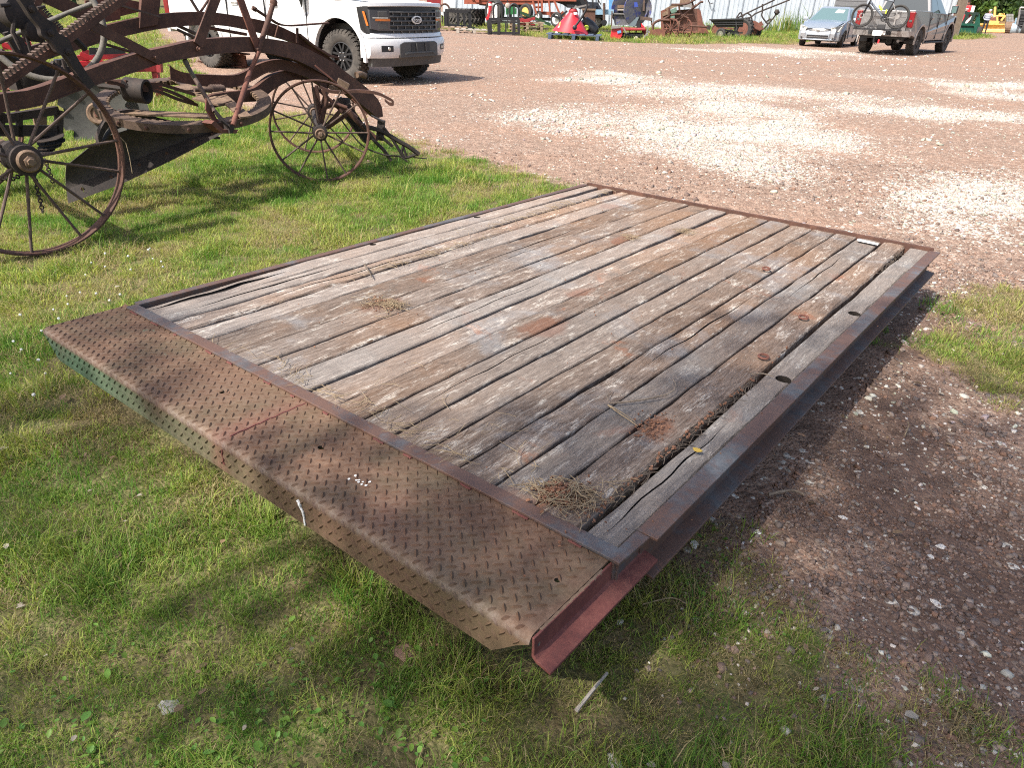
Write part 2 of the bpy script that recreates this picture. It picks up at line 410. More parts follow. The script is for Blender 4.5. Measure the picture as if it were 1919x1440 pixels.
nx, ny = len(gx), len(gy); idx = np.arange(nx * ny).reshape(ny, nx)
GF = np.stack([idx[:-1, :-1], idx[:-1, 1:], idx[1:, 1:], idx[1:, :-1]], -1).reshape(-1, 4)
near_dark = np.clip(sstep(fbm(gX, gY, 0.9, 71, 4), 0.42, 0.62) * (1 - sstep(gY - 0.25 * gX, 2.6, 4.4)), 0, 1)  # patches of darker dirt over the near ground
gcol = np.stack([white_at(gX, gY), np.maximum(grass_at(gX, gY), 0.9 * (1 - sstep(sdf(LAWN, gX, gY) + (fbm(gX, gY, 2.2, 11, 4) - 0.5) * 0.9, -0.35, 0.05)) * (0.35 + 0.65 * sstep(fbm(gX, gY, 1.3, 151, 4), 0.28, 0.42))), near_dark], -1)

def ground_mat():
    m, n, l, b = nt('ground')
    at = n.new('ShaderNodeAttribute'); at.attribute_name = 'tint'
    sp = n.new('ShaderNodeSeparateColor'); l.new(at.outputs['Color'], sp.inputs[0])
    co = coords(n, l)
    def vor(sc, feat='F1'):
        v = n.new('ShaderNodeTexVoronoi'); v.inputs['Scale'].default_value = sc; v.feature = feat; l.new(co.outputs[0], v.inputs['Vector']); return v
    v1 = vor(75); v2 = vor(150); v3 = vor(30); v5 = vor(20); s5 = n.new('ShaderNodeSeparateColor'); l.new(v5.outputs['Color'], s5.inputs[0])
    s1 = n.new('ShaderNodeSeparateColor'); l.new(v1.outputs['Color'], s1.inputs[0])
    s2 = n.new('ShaderNodeSeparateColor'); l.new(v2.outputs['Color'], s2.inputs[0])
    s3 = n.new('ShaderNodeSeparateColor'); l.new(v3.outputs['Color'], s3.inputs[0])
    big = noise(n, l, coords(n, l, 'Object', (0.55, 1.1, 1)), 0.45, 8, 0.68, 0.5); mid = noise(n, l, co, 3.5, 6, 0.7); fine = noise(n, l, co, 90, 4, 0.7)
    peb = ramp(n, [(0.0, (0.12, 0.08, 0.064)), (0.35, (0.24, 0.162, 0.125)), (0.7, (0.33, 0.235, 0.185)), (0.93, (0.42, 0.32, 0.25)), (1.0, (0.60, 0.54, 0.45))])
    l.new(s1.outputs[0], peb.inputs[0])
    peb2 = ramp(n, [(0.0, (0.11, 0.072, 0.054)), (0.5, (0.245, 0.16, 0.115)), (1.0, (0.37, 0.275, 0.215))]); l.new(s2.outputs[0], peb2.inputs[0])
    dirt = mixc(n, l, 0.5, peb.outputs[0], peb2.outputs[0])
    dirt = mixc(n, l, math_(n, l, 'MULTIPLY', thr(n, l, big.outputs[0], 0.44, 0.62), 0.5), dirt, (0.33, 0.205, 0.145))       # red clay
    dirt = mixc(n, l, math_(n, l, 'MULTIPLY', thr(n, l, mid.outputs[0], 0.5, 0.75), 0.45), dirt, (0.17, 0.12, 0.098))
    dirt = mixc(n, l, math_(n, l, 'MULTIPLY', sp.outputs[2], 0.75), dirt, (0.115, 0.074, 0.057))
    # white limestone chips: single cells, more of them where it was spread
    prob = math_(n, l, 'ADD', math_(n, l, 'MULTIPLY', sp.outputs[0], 0.92), math_(n, l, 'MULTIPLY', thr(n, l, mid.outputs[0], 0.45, 0.7), 0.07))
    chip = math_(n, l, 'LESS_THAN', s3.outputs[1], prob)
    chip = math_(n, l, 'MULTIPLY', chip, thr(n, l, v3.outputs['Distance'], 0.62, 0.5))
    chip2 = math_(n, l, 'LESS_THAN', s1.outputs[1], math_(n, l, 'MULTIPLY', prob, 0.9)); chip = math_(n, l, 'MAXIMUM', chip, chip2)
    wr = ramp(n, [(0.0, (0.30, 0.265, 0.22)), (0.4, (0.46, 0.43, 0.375)), (1.0, (0.62, 0.585, 0.53))]); l.new(s1.outputs[2], wr.inputs[0])
    col = mixc(n, l, chip, dirt, wr.outputs[0])
    soil = mixc(n, l, thr(n, l, mid.outputs[0], 0.4, 0.65), (0.12, 0.095, 0.05), (0.105, 0.125, 0.04))
    soil = mixc(n, l, thr(n, l, fine.outputs[0], 0.45, 0.75), soil, (0.23, 0.19, 0.10))
    col = mixc(n, l, thr(n, l, sp.outputs[1], 0.12, 0.5), col, soil)
    col = mixc(n, l, 1.0, col, mixc(n, l, s5.outputs[0], (0.74, 0.73, 0.72), (1.12, 1.11, 1.10)), 'MULTIPLY')
    l.new(col, b.inputs['Base Color']); b.inputs['Roughness'].default_value = 0.95; b.inputs['Specular IOR Level'].default_value = 0.15
    h = math_(n, l, 'ADD', math_(n, l, 'MULTIPLY', v1.outputs['Distance'], -0.8), math_(n, l, 'ADD', math_(n, l, 'MULTIPLY', v3.outputs['Distance'], -0.7), math_(n, l, 'MULTIPLY', mid.outputs[0], 1.5)))
    bump(n, l, b, h, 0.7, 0.012)
    return m
me = fast_mesh('ground', np.stack([gX, gY, gz(gX, gY)], -1), GF, [ground_mat()], gcol, True)
ground = bpy.data.objects.new('ground', me); COL.objects.link(ground); props(ground, 'red brown dirt yard with white limestone gravel and mown lawn', None, None, 'structure')

# ------------------------------------------------------------------ where the platform lies (its own frame: x across, y along, z up)
BED_A = Vector((-1.5408, 2.6361, 0.3273)); _d1 = Vector((0.61491, 0.78851, -0.01164)); _d2 = Vector((0.78854, -0.61496, 0.00559))
_nb = _d2.cross(_d1).normalized()
BEDM = Matrix(((_d2.x, _d1.x, _nb.x, BED_A.x), (_d2.y, _d1.y, _nb.y, BED_A.y), (_d2.z, _d1.z, _nb.z, BED_A.z), (0, 0, 0, 1)))
def bed_uv(x, y):
    dx = x - BED_A.x; dy = y - BED_A.y; return dx * _d2.x + dy * _d2.y, dx * _d1.x + dy * _d1.y
def under_bed(x, y, m=0.0):
    u, v = bed_uv(x, y); return (u > m) & (u < 2.3 - m) & (v > -0.33 + m) & (v < 3.33 - m)

# ------------------------------------------------------------------ grass: single blades
def leaf_mat(name, trans=0.35, rough=0.6):
    m, n, l, b = nt(name); at = n.new('ShaderNodeAttribute'); at.attribute_name = 'tint'
    l.new(at.outputs['Color'], b.inputs['Base Color']); b.inputs['Roughness'].default_value = rough; b.inputs['Specular IOR Level'].default_value = 0.25
    tr = n.new('ShaderNodeBsdfTranslucent'); mx = n.new('ShaderNodeMixShader'); mx.inputs[0].default_value = trans
    l.new(mixc(n, l, 1.0, at.outputs['Color'], (1.5, 1.5, 0.9), 'MULTIPLY'), tr.inputs['Color'])
    out = n['Material Output']; l.new(b.outputs[0], mx.inputs[1]); l.new(tr.outputs[0], mx.inputs[2]); l.new(mx.outputs[0], out.inputs[0])
    return m
LEAF = leaf_mat('grass_blade'); WEED = leaf_mat('broad_leaf', 0.25, 0.5)
def in_view(x, y, z=0.05, m=60):
    q = RC.T @ np.stack([x, y, np.full(x.shape, z - H)]); ok = q[2] > 0.1
    X = CX + FPX * q[0] / np.where(ok, q[2], 1); Y = CY + FPX * q[1] / np.where(ok, q[2], 1)
    return ok & (X > -m - 200) & (X < 1919 + m + 200) & (Y > -m) & (Y < 1440 + m + 200)
def scatter(x0, x1, y0, y1, dens):
    k = int((x1 - x0) * (y1 - y0) * dens); x = RNG.uniform(x0, x1, k); y = RNG.uniform(y0, y1, k); ok = in_view(x, y); return x[ok], y[ok]
BX, BY, BL, BW = [], [], [], []
for (x0, x1, y0, y1, dens, lm, wd) in ((-3.4, 3.2, 0.35, 1.7, 9000, 0.042, 0.0021), (-4.2, 4.4, 1.7, 3.4, 7000, 0.040, 0.0026),
                                      (-7, 4.8, 3.4, 6.2, 3000, 0.040, 0.0036), (-10, 4.5, 6.2, 10, 1500, 0.042, 0.0052), (-16, 1, 10, 20, 420, 0.07, 0.011),
                                      (-34, 24, 20, 56, 75, 0.065, 0.022), (26, 44, 50, 72, 60, 0.09, 0.04)):
    x, y = scatter(x0, x1, y0, y1, dens); g = grass_at(x, y)
    keep = RNG.random(len(x)) < g ** 1.15
    keep &= ~under_bed(x, y, 0.16)
    x = x[keep]; y = y[keep]; tuft = fbm(x, y, 3.2, 81, 3)
    L = lm * np.exp(RNG.normal(0, 0.38, len(x))) * (0.55 + 1.5 * sstep(tuft, 0.45, 0.75))
    BX.append(x); BY.append(y); BL.append(L); BW.append(np.full(len(x), wd) * RNG.uniform(0.7, 1.35, len(x)))
x = np.concatenate(BX); y = np.concatenate(BY); L = np.concatenate(BL); Wd = np.concatenate(BW); k = len(x)
# blades lean together in loose tufts
lean_dir = fbm(x, y, 5.5, 91, 2) * 14 + RNG.normal(0, 1.1, k); lean = np.clip(RNG.normal(0.75, 0.32, k), 0.05, 1.35)
lx, ly = np.cos(lean_dir), np.sin(lean_dir); z0 = gz(x, y) - 0.004
fa = lean_dir + math.pi / 2 + RNG.normal(0, 0.7, k); wx, wy = np.cos(fa) * Wd / 2, np.sin(fa) * Wd / 2
h1 = L * 0.55 * np.cos(lean * 0.6); r1 = L * 0.55 * np.sin(lean * 0.6); h2 = h1 + L * 0.5 * np.cos(lean * 1.35); r2 = r1 + L * 0.5 * np.sin(lean * 1.35)
V = np.empty((k, 5, 3), np.float32)
V[:, 0] = np.stack([x - wx, y - wy, z0], -1); V[:, 1] = np.stack([x + wx, y + wy, z0], -1)
V[:, 2] = np.stack([x + lx * r1 + wx * .8, y + ly * r1 + wy * .8, z0 + h1], -1); V[:, 3] = np.stack([x + lx * r1 - wx * .8, y + ly * r1 - wy * .8, z0 + h1], -1)
V[:, 4] = np.stack([x + lx * r2, y + ly * r2, z0 + h2], -1)
o = np.arange(k)[:, None] * 5
F3 = np.concatenate([o + np.array([0, 1, 2]), o + np.array([0, 2, 3]), o + np.array([3, 2, 4])], 0)
hue = np.clip((fbm(x, y, 2.6, 101, 4) - 0.5) * 2.2 + 0.52 + RNG.normal(0, 0.2, k), 0, 1)[:, None]
cA = np.array([0.095, 0.195, 0.03]); cB = np.array([0.28, 0.32, 0.07]); c = cA + (cB - cA) * hue
dry = (RNG.random(k) < 0.10 + 0.22 * sstep(fbm(x, y, 1.9, 111, 3), 0.5, 0.75))[:, None]
c = np.where(dry, np.array([0.42, 0.35, 0.18]) * RNG.uniform(0.7, 1.1, (k, 1)), c) * RNG.uniform(0.75, 1.2, (k, 1))
me = fast_mesh('grass', V.reshape(-1, 3), F3, [LEAF], np.repeat(c, 5, 0))
go = bpy.data.objects.new('grass', me); COL.objects.link(go); props(go, 'short patchy green grass mixed with dry blades', None, None, 'stuff')
print('blades', k)

# ------------------------------------------------------------------ turf: small clumps of blades, scattered by geometry nodes
TURF = bpy.data.collections.new('turf_clumps')
def clump(i, n_, R, lm, wd, cA_, cB_, flat, dryf):
    r = R * np.sqrt(RNG.random(n_)); a = RNG.uniform(0, 6.283, n_); x = r * np.cos(a); y = r * np.sin(a)
    L = lm * np.exp(RNG.normal(0, .35, n_)); W = wd * RNG.uniform(.6, 1.3, n_); d = RNG.uniform(0, 6.283, n_); le = np.clip(RNG.normal(flat, .3, n_), .05, 1.5)
    lx, ly = np.cos(d), np.sin(d); f = d + math.pi / 2 + RNG.normal(0, .6, n_); wx, wy = np.cos(f) * W / 2, np.sin(f) * W / 2; z0 = np.full(n_, -.004)
    h1 = L * .55 * np.cos(le * .6); r1 = L * .55 * np.sin(le * .6); h2 = h1 + L * .5 * np.cos(np.minimum(le * 1.35, 1.65)); r2 = r1 + L * .5 * np.sin(le * 1.35)
    V = np.empty((n_, 5, 3), np.float32); V[:, 0] = np.stack([x - wx, y - wy, z0], -1); V[:, 1] = np.stack([x + wx, y + wy, z0], -1)
    V[:, 2] = np.stack([x + lx * r1 + wx * .8, y + ly * r1 + wy * .8, z0 + h1], -1); V[:, 3] = np.stack([x + lx * r1 - wx * .8, y + ly * r1 - wy * .8, z0 + h1], -1); V[:, 4] = np.stack([x + lx * r2, y + ly * r2, np.maximum(z0 + h2, .003)], -1)
    o = np.arange(n_)[:, None] * 5; F = np.concatenate([o + np.array([0, 1, 2]), o + np.array([0, 2, 3]), o + np.array([3, 2, 4])], 0)
    c = np.array(cA_) + (np.array(cB_) - np.array(cA_)) * RNG.random((n_, 1)); c = np.where(RNG.random((n_, 1)) < dryf, np.array([.40, .32, .17]) * RNG.uniform(.6, 1.1, (n_, 1)), c) * RNG.uniform(.7, 1.2, (n_, 1))
    me = fast_mesh('turf_clump', V.reshape(-1, 3), F, [LEAF], np.repeat(c, 5, 0)); ob_ = bpy.data.objects.new('turf_clump_%02d' % i, me); TURF.objects.link(ob_)
KINDS = [((.085, .20, .026), (.16, .295, .04), .8, .08), ((.145, .25, .038), (.25, .34, .06), .9, .13), ((.26, .32, .062), (.40, .41, .105), .95, .26), ((.26, .26, .09), (.42, .36, .16), 1.1, .5), ((.30, .25, .13), (.20, .155, .085), 1.3, .8)]
for i, (ca, cb, fl, dr) in enumerate(KINDS): clump(i, 42, .055, .034, .0026, ca, cb, fl, dr)
px_, py_, pk_, ps_ = [], [], [], []
for (x0, x1, y0, y1, dens, sc_) in ((-3.4, 3.2, .35, 1.8, 800, .8), (-4.4, 4.6, 1.8, 3.4, 620, .95), (-7, 4.8, 3.4, 6.2, 420, 1.15), (-10, 4.5, 6.2, 10, 240, 1.5), (-18, 1, 10, 20, 60, 2.6), (-34, 24, 20, 58, 8, 4.2), (26, 44, 50, 72, 6, 5)):
    x, y = scatter(x0, x1, y0, y1, dens); g = grass_at(x, y); lawn = (sdf(LAWN, x, y) < -.05)
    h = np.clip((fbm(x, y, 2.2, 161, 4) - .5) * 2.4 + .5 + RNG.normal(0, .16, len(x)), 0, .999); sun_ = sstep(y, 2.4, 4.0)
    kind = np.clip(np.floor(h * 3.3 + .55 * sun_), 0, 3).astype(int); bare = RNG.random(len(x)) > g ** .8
    kind = np.where(bare, 4, kind); keep = (~bare | ((lawn | (g > .1)) & (RNG.random(len(x)) < .55))) & ~under_bed(x, y, .14)
    x = x[keep]; y = y[keep]; px_.append(x); py_.append(y); pk_.append(kind[keep]); ps_.append(sc_ * RNG.uniform(.65, 1.3, len(x)) * (.75 + .6 * sstep(fbm(x, y, 3.2, 81, 3), .45, .75)))
x = np.concatenate(px_); y = np.concatenate(py_); kd = np.concatenate(pk_); sc_ = np.concatenate(ps_)
me = bpy.data.meshes.new('turf'); me.vertices.add(len(x)); me.vertices.foreach_set('co', np.stack([x, y, gz(x, y) + .002], -1).astype(np.float32).ravel())
for nm, ty, arr in (('kind', 'INT', kd.astype(np.int32)), ('size', 'FLOAT', sc_.astype(np.float32)), ('turn', 'FLOAT', RNG.uniform(0, 6.283, len(x)).astype(np.float32))):
    at_ = me.attributes.new(nm, ty, 'POINT'); at_.data.foreach_set('value', arr)
me.materials.append(LEAF); turf = bpy.data.objects.new('turf', me); COL.objects.link(turf); props(turf, 'dense short lawn turf with dry thatch between green clumps', None, None, 'stuff')
ng = bpy.data.node_groups.new('turf', 'GeometryNodeTree'); ng.interface.new_socket('Geometry', in_out='INPUT', socket_type='NodeSocketGeometry'); ng.interface.new_socket('Geometry', in_out='OUTPUT', socket_type='NodeSocketGeometry')
N_ = ng.nodes; gi = N_.new('NodeGroupInput'); go_ = N_.new('NodeGroupOutput'); ci = N_.new('GeometryNodeCollectionInfo'); ci.inputs['Collection'].default_value = TURF; ci.inputs['Separate Children'].default_value = True; ci.inputs['Reset Children'].default_value = True
ip = N_.new('GeometryNodeInstanceOnPoints'); ip.inputs['Pick Instance'].default_value = True
def named(nm, ty): q = N_.new('GeometryNodeInputNamedAttribute'); q.data_type = ty; q.inputs['Name'].default_value = nm; return q.outputs[0]
cx = N_.new('ShaderNodeCombineXYZ'); LK = ng.links; LK.new(gi.outputs[0], ip.inputs['Points']); LK.new(ci.outputs[0], ip.inputs['Instance']); LK.new(named('kind', 'INT'), ip.inputs['Instance Index']); LK.new(named('turn', 'FLOAT'), cx.inputs[2]); LK.new(cx.outputs[0], ip.inputs['Rotation']); LK.new(named('size', 'FLOAT'), ip.inputs['Scale']); LK.new(ip.outputs[0], go_.inputs[0])
md = turf.modifiers.new('turf', 'NODES'); md.node_group = ng; print('clumps', len(x))

# ------------------------------------------------------------------ broad-leaved weeds among the near grass
def leaves(name, xs, ys, size, cols, tilt=0.5, mat=None, lift=0.012):
    k = len(xs); a = RNG.uniform(0, 6.283, k); t = np.abs(RNG.normal(0, tilt, k)); asp = RNG.uniform(0.4, 0.75, k)
    shape = np.array([[0, 0], [0.35, 0.5], [0.75, 0.42], [1.0, 0], [0.75, -0.42], [0.35, -0.5]])
    V = np.empty((k, 6, 3), np.float32); z = gz(xs, ys) + lift * RNG.uniform(0.4, 1.7, k)
    for i, (u, w) in enumerate(shape):
        uu = u * size; ww = w * size * asp; r = uu * np.cos(t)
        V[:, i] = np.stack([xs + r * np.cos(a) - ww * np.sin(a), ys + r * np.sin(a) + ww * np.cos(a), z + uu * np.sin(t) - 0.25 * uu * u * np.cos(t) * 0.5 + np.abs(ww) * 0.25], -1)
    o = np.arange(k)[:, None] * 6
    F = np.concatenate([o + np.array(q) for q in ((0, 3, 2, 1), (0, 5, 4, 3))], 0)
    me = fast_mesh(name, V.reshape(-1, 3), F, [mat or WEED], np.repeat(cols, 6, 0), True)
    ob_ = bpy.data.objects.new(name, me); COL.objects.link(ob_); return ob_
x1, y1 = scatter(-3.2, 1.6, 0.4, 2.6, 2300); g = grass_at(x1, y1); w = fbm(x1, y1, 1.7, 121, 3)
kp = (RNG.random(len(x1)) < sstep(w, 0.42, 0.68) * 0.75 * (g > 0.12)) & ~under_bed(x1, y1, 0.1); x1 = x1[kp]; y1 = y1[kp]; k = len(x1)
cc = np.array([0.07, 0.16, 0.03]) * RNG.uniform(0.7, 1.5, (k, 1)) + np.array([0.05, 0.03, 0.0]) * RNG.random((k, 1))
props(leaves('weeds', x1, y1, np.clip(0.0115 * np.exp(RNG.normal(0, 0.4, k)), 0.005, 0.028), cc), 'small broad leaved weeds and clover among the near grass', None, None, 'stuff')
x1, y1 = scatter(-3.4, 3.4, 0.4, 4.0, 34); kp = ~under_bed(x1, y1, -0.02); x1 = x1[kp]; y1 = y1[kp]; k = len(x1)
kk = RNG.random((k, 1)); cc = np.where(kk < 0.6, np.array([0.22, 0.15, 0.09]), np.array([0.38, 0.33, 0.27])) * RNG.uniform(0.5, 1.2, (k, 1))
props(leaves('dry_leaf_litter', x1, y1, np.clip(0.018 * np.exp(RNG.normal(0, 0.4, k)), 0.006, 0.045), cc, 0.35, None, 0.02), 'dry brown leaf scraps scattered over grass and dirt', None, None, 'stuff')

# ------------------------------------------------------------------ gravel: single stones
CUBE = np.array([[a, b, c] for a in (-1, 1) for b in (-1, 1) for c in (-1, 1)], float)
CF = np.array([(0, 1, 3, 2), (4, 6, 7, 5), (0, 4, 5, 1), (2, 3, 7, 6), (0, 2, 6, 4), (1, 5, 7, 3)])
def stones(name, xs, ys, size, cols, flat=0.5, sink=0.3):
    k = len(xs); V = CUBE[None] * (1 + RNG.normal(0, 0.27, (k, 8, 3))) * 0.5
    V[:, :, 0] *= RNG.uniform(0.7, 1.4, (k, 1)); V[:, :, 2] *= RNG.uniform(flat * 0.6, flat * 1.3, (k, 1))
    top = V[:, :, 2] > 0; V[:, :, :2] *= np.where(top, 0.68, 1.0)[:, :, None]
    a = RNG.uniform(0, 6.283, k)[:, None]; t = RNG.normal(0, 0.22, k)[:, None]
    X = V[:, :, 0] * np.cos(a) - V[:, :, 1] * np.sin(a); Y = V[:, :, 0] * np.sin(a) + V[:, :, 1] * np.cos(a); Z = V[:, :, 2] + X * t
    V = np.stack([X, Y, Z], -1) * size[:, None, None]
    V[:, :, 0] += xs[:, None]; V[:, :, 1] += ys[:, None]; V[:, :, 2] += (gz(xs, ys) + size * flat * (0.5 - sink))[:, None]
    F = (np.arange(k)[:, None, None] * 8 + CF[None]).reshape(-1, 4)
    me = fast_mesh(name, V.reshape(-1, 3), F, [STONE], np.repeat(cols, 8, 0))
    ob_ = bpy.data.objects.new(name, me); COL.objects.link(ob_); return ob_
def stone_mat():
    m, n, l, b = nt('gravel_stone'); at = n.new('ShaderNodeAttribute'); at.attribute_name = 'tint'; co = coords(n, l)
    t = noise(n, l, co, 140, 5, 0.7); l.new(mixc(n, l, thr(n, l, t.outputs[0], 0.3, 0.7), mixc(n, l, 1.0, at.outputs['Color'], (0.72, 0.68, 0.64), 'MULTIPLY'), at.outputs['Color']), b.inputs['Base Color'])
    b.inputs['Roughness'].default_value = 0.9; b.inputs['Specular IOR Level'].default_value = 0.2; return m
STONE = stone_mat()
xs, ys, ss = [], [], []
for (x0, x1_, y0, y1_, dens, sz) in ((0.0, 3.6, 0.5, 2.4, 1100, 0.0068), (1.2, 6.5, 2.4, 5, 560, 0.0095), (-1.5, 13, 5, 9, 950, 0.0145), (-3, 24, 9, 15, 420, 0.021), (-4, 34, 15, 32, 90, 0.032)):
    x, y = scatter(x0, x1_, y0, y1_, dens); w = white_at(x, y); g = grass_at(x, y)
    base = 0.07 if y0 > 4.9 else 0.75
    kp = (RNG.random(len(x)) < np.maximum(w, base * sstep(fbm(x, y, 1.4, 131, 3), 0.35, 0.65)) * (1 - np.clip(g * 1.5, 0, 0.93))) & ~under_bed(x, y, 0.0)
    x = x[kp]; y = y[kp]; xs.append(x); ys.append(y); ss.append(np.clip(sz * np.exp(RNG.normal(0, 0.45, len(x))), sz * 0.3, sz * 3.2))
xs = np.concatenate(xs); ys = np.concatenate(ys); ss = np.concatenate(ss); k = len(xs)
cc = np.array([0.54, 0.51, 0.455]) * RNG.uniform(0.55, 1.12, (k, 1)) * np.where(ys < 5, 1.22, 1.0)[:, None] + RNG.normal(0, 0.02, (k, 3))
props(stones('white_gravel', xs, ys, ss, np.clip(cc, 0.2, 0.84)), 'white limestone chips strewn over the red dirt', None, None, 'stuff'); print('white stones', k)
xs, ys, ss = [], [], []
for (x0, x1_, y0, y1_, dens, sz) in ((0.1, 3.4, 0.5, 2.4, 6200, 0.0075), (1.2, 5.5, 2.4, 4.6, 2200, 0.0105), (-1.5, 8, 4.6, 8, 260, 0.013)):
    x, y = scatter(x0, x1_, y0, y1_, dens); g = grass_at(x, y)
    kp = (RNG.random(len(x)) < (0.25 + 0.75 * sstep(fbm(x, y, 1.7, 141, 3), 0.35, 0.62)) * (1 - np.clip(g * 1.7, 0, 0.97))) & ~under_bed(x, y, 0.0)
    x = x[kp]; y = y[kp]; xs.append(x); ys.append(y); ss.append(np.clip(sz * np.exp(RNG.normal(0, 0.42, len(x))), sz * 0.35, sz * 3))
xs = np.concatenate(xs); ys = np.concatenate(ys); ss = np.concatenate(ss); k = len(xs)
pal = np.array([[0.16, 0.115, 0.098], [0.22, 0.16, 0.135], [0.27, 0.195, 0.16], [0.20, 0.165, 0.15], [0.32, 0.255, 0.215], [0.25, 0.155, 0.115]])
cc = pal[RNG.integers(0, 6, k)] * RNG.uniform(0.75, 1.2, (k, 1))
props(stones('brown_gravel', xs, ys, ss, cc, 0.6, 0.25), 'fine red brown gravel beside the platform', None, None, 'stuff'); print('brown stones', k)

# ------------------------------------------------------------------ trees: the ones behind the camera that shade the near ground, and those beyond the yard
def leaf_cloud(centres, radii, n, size, cols):
    c = RNG.integers(0, len(centres), n); d = RNG.normal(0, 1, (n, 3)); d /= np.linalg.norm(d, axis=1)[:, None]
    r = RNG.random(n) ** 0.45; Pn = centres[c] + d * (radii[c] * r[:, None])
    a = RNG.uniform(0, 6.283, n); e = RNG.normal(0, 1, (n, 3)); e /= np.linalg.norm(e, axis=1)[:, None]
    f = np.cross(e, RNG.normal(0, 1, (n, 3))); f /= np.linalg.norm(f, axis=1)[:, None]
    s = (size * np.exp(RNG.normal(0, 0.3, n)))[:, None]
    V = np.stack([Pn - e * s, Pn + f * s * 0.55, Pn + e * s, Pn - f * s * 0.55], 1)
    F = np.arange(n * 4).reshape(n, 4); k = cols[RNG.integers(0, len(cols), n)] * RNG.uniform(0.65, 1.25, (n, 1))
    return V.reshape(-1, 3), F, np.repeat(k, 4, 0)
TREELEAF = leaf_mat('tree_leaf', 0.3, 0.55)
def tree(label, loc, h, r, n, size, blobs, cols, group=None, low=0.35, rz=0.85):
    loc = Vector(loc); t = T('tree', label, 'tree', loc, 0, group)
    m = MB(); top = loc + Vector((0, 0, h * 0.72))
    m.tube(smooth_pts([loc + Vector((0, 0, -0.1)), loc + Vector((0.05 * r, 0, h * 0.25)), loc + Vector((-0.03 * r, 0.04 * r, h * 0.5)), top], 9), [h * 0.032 * (1 - 0.09 * i) for i in range(10)], 9)
    cs, rs = [], []
    for i in range(blobs):
        a = random.uniform(0, 6.283); rr = r * math.sqrt(random.random()) * 0.8; z = h * random.uniform(low, 0.95)
        k = 1 - 0.5 * max(0, (z / h - 0.6) / 0.4)
        c = loc + Vector((math.cos(a) * rr * k, math.sin(a) * rr * k, z)); cs.append(c); q = r * random.uniform(0.22, 0.42); rs.append((q, q, q * rz))
        if i % 2 == 0:
            b0 = loc + Vector((0, 0, h * random.uniform(0.25, 0.55))); m.tube(smooth_pts([b0, b0.lerp(c, 0.5) + Vector((0, 0, 0.06 * h)), c], 6), [h * 0.012, h * 0.01, h * 0.009, h * 0.007, h * 0.006, h * 0.004, h * 0.003][:len(smooth_pts([b0, c, c], 6))], 5)
    ob(m, 'trunk', MT['bark'], t, 60)
    V, F, c = leaf_cloud(np.array([tuple(q) for q in cs]), np.array(rs), n, size, np.array(cols))
    V = V - np.array(loc)
    me = fast_mesh('crown', V, F, [TREELEAF], c); o = bpy.data.objects.new('crown', me); COL.objects.link(o); o.parent = t
    return t
GREENS = [(0.045, 0.095, 0.022), (0.06, 0.12, 0.03), (0.085, 0.145, 0.04), (0.035, 0.075, 0.02)]
for lab, cx, cy, h, r, n_ in (('broad shade tree rising beyond the near edge of the lawn', 0.9, -0.6, 13.0, 3.7, 24000), ('tall shade tree beyond the near right corner of the yard', 4.6, 0.0, 14.0, 3.6, 21000), ('shade tree at the near left end of the lawn', -3.3, -0.4, 12.0, 2.9, 15000)):
    k = 0.72 * h / math.tan(SUN_EL); tree(lab, (cx - SUN_H.x * k, cy - SUN_H.y * k, 0), h, r, n_, 0.062, 34, GREENS, 'trees that shade the near lawn', 0.58)

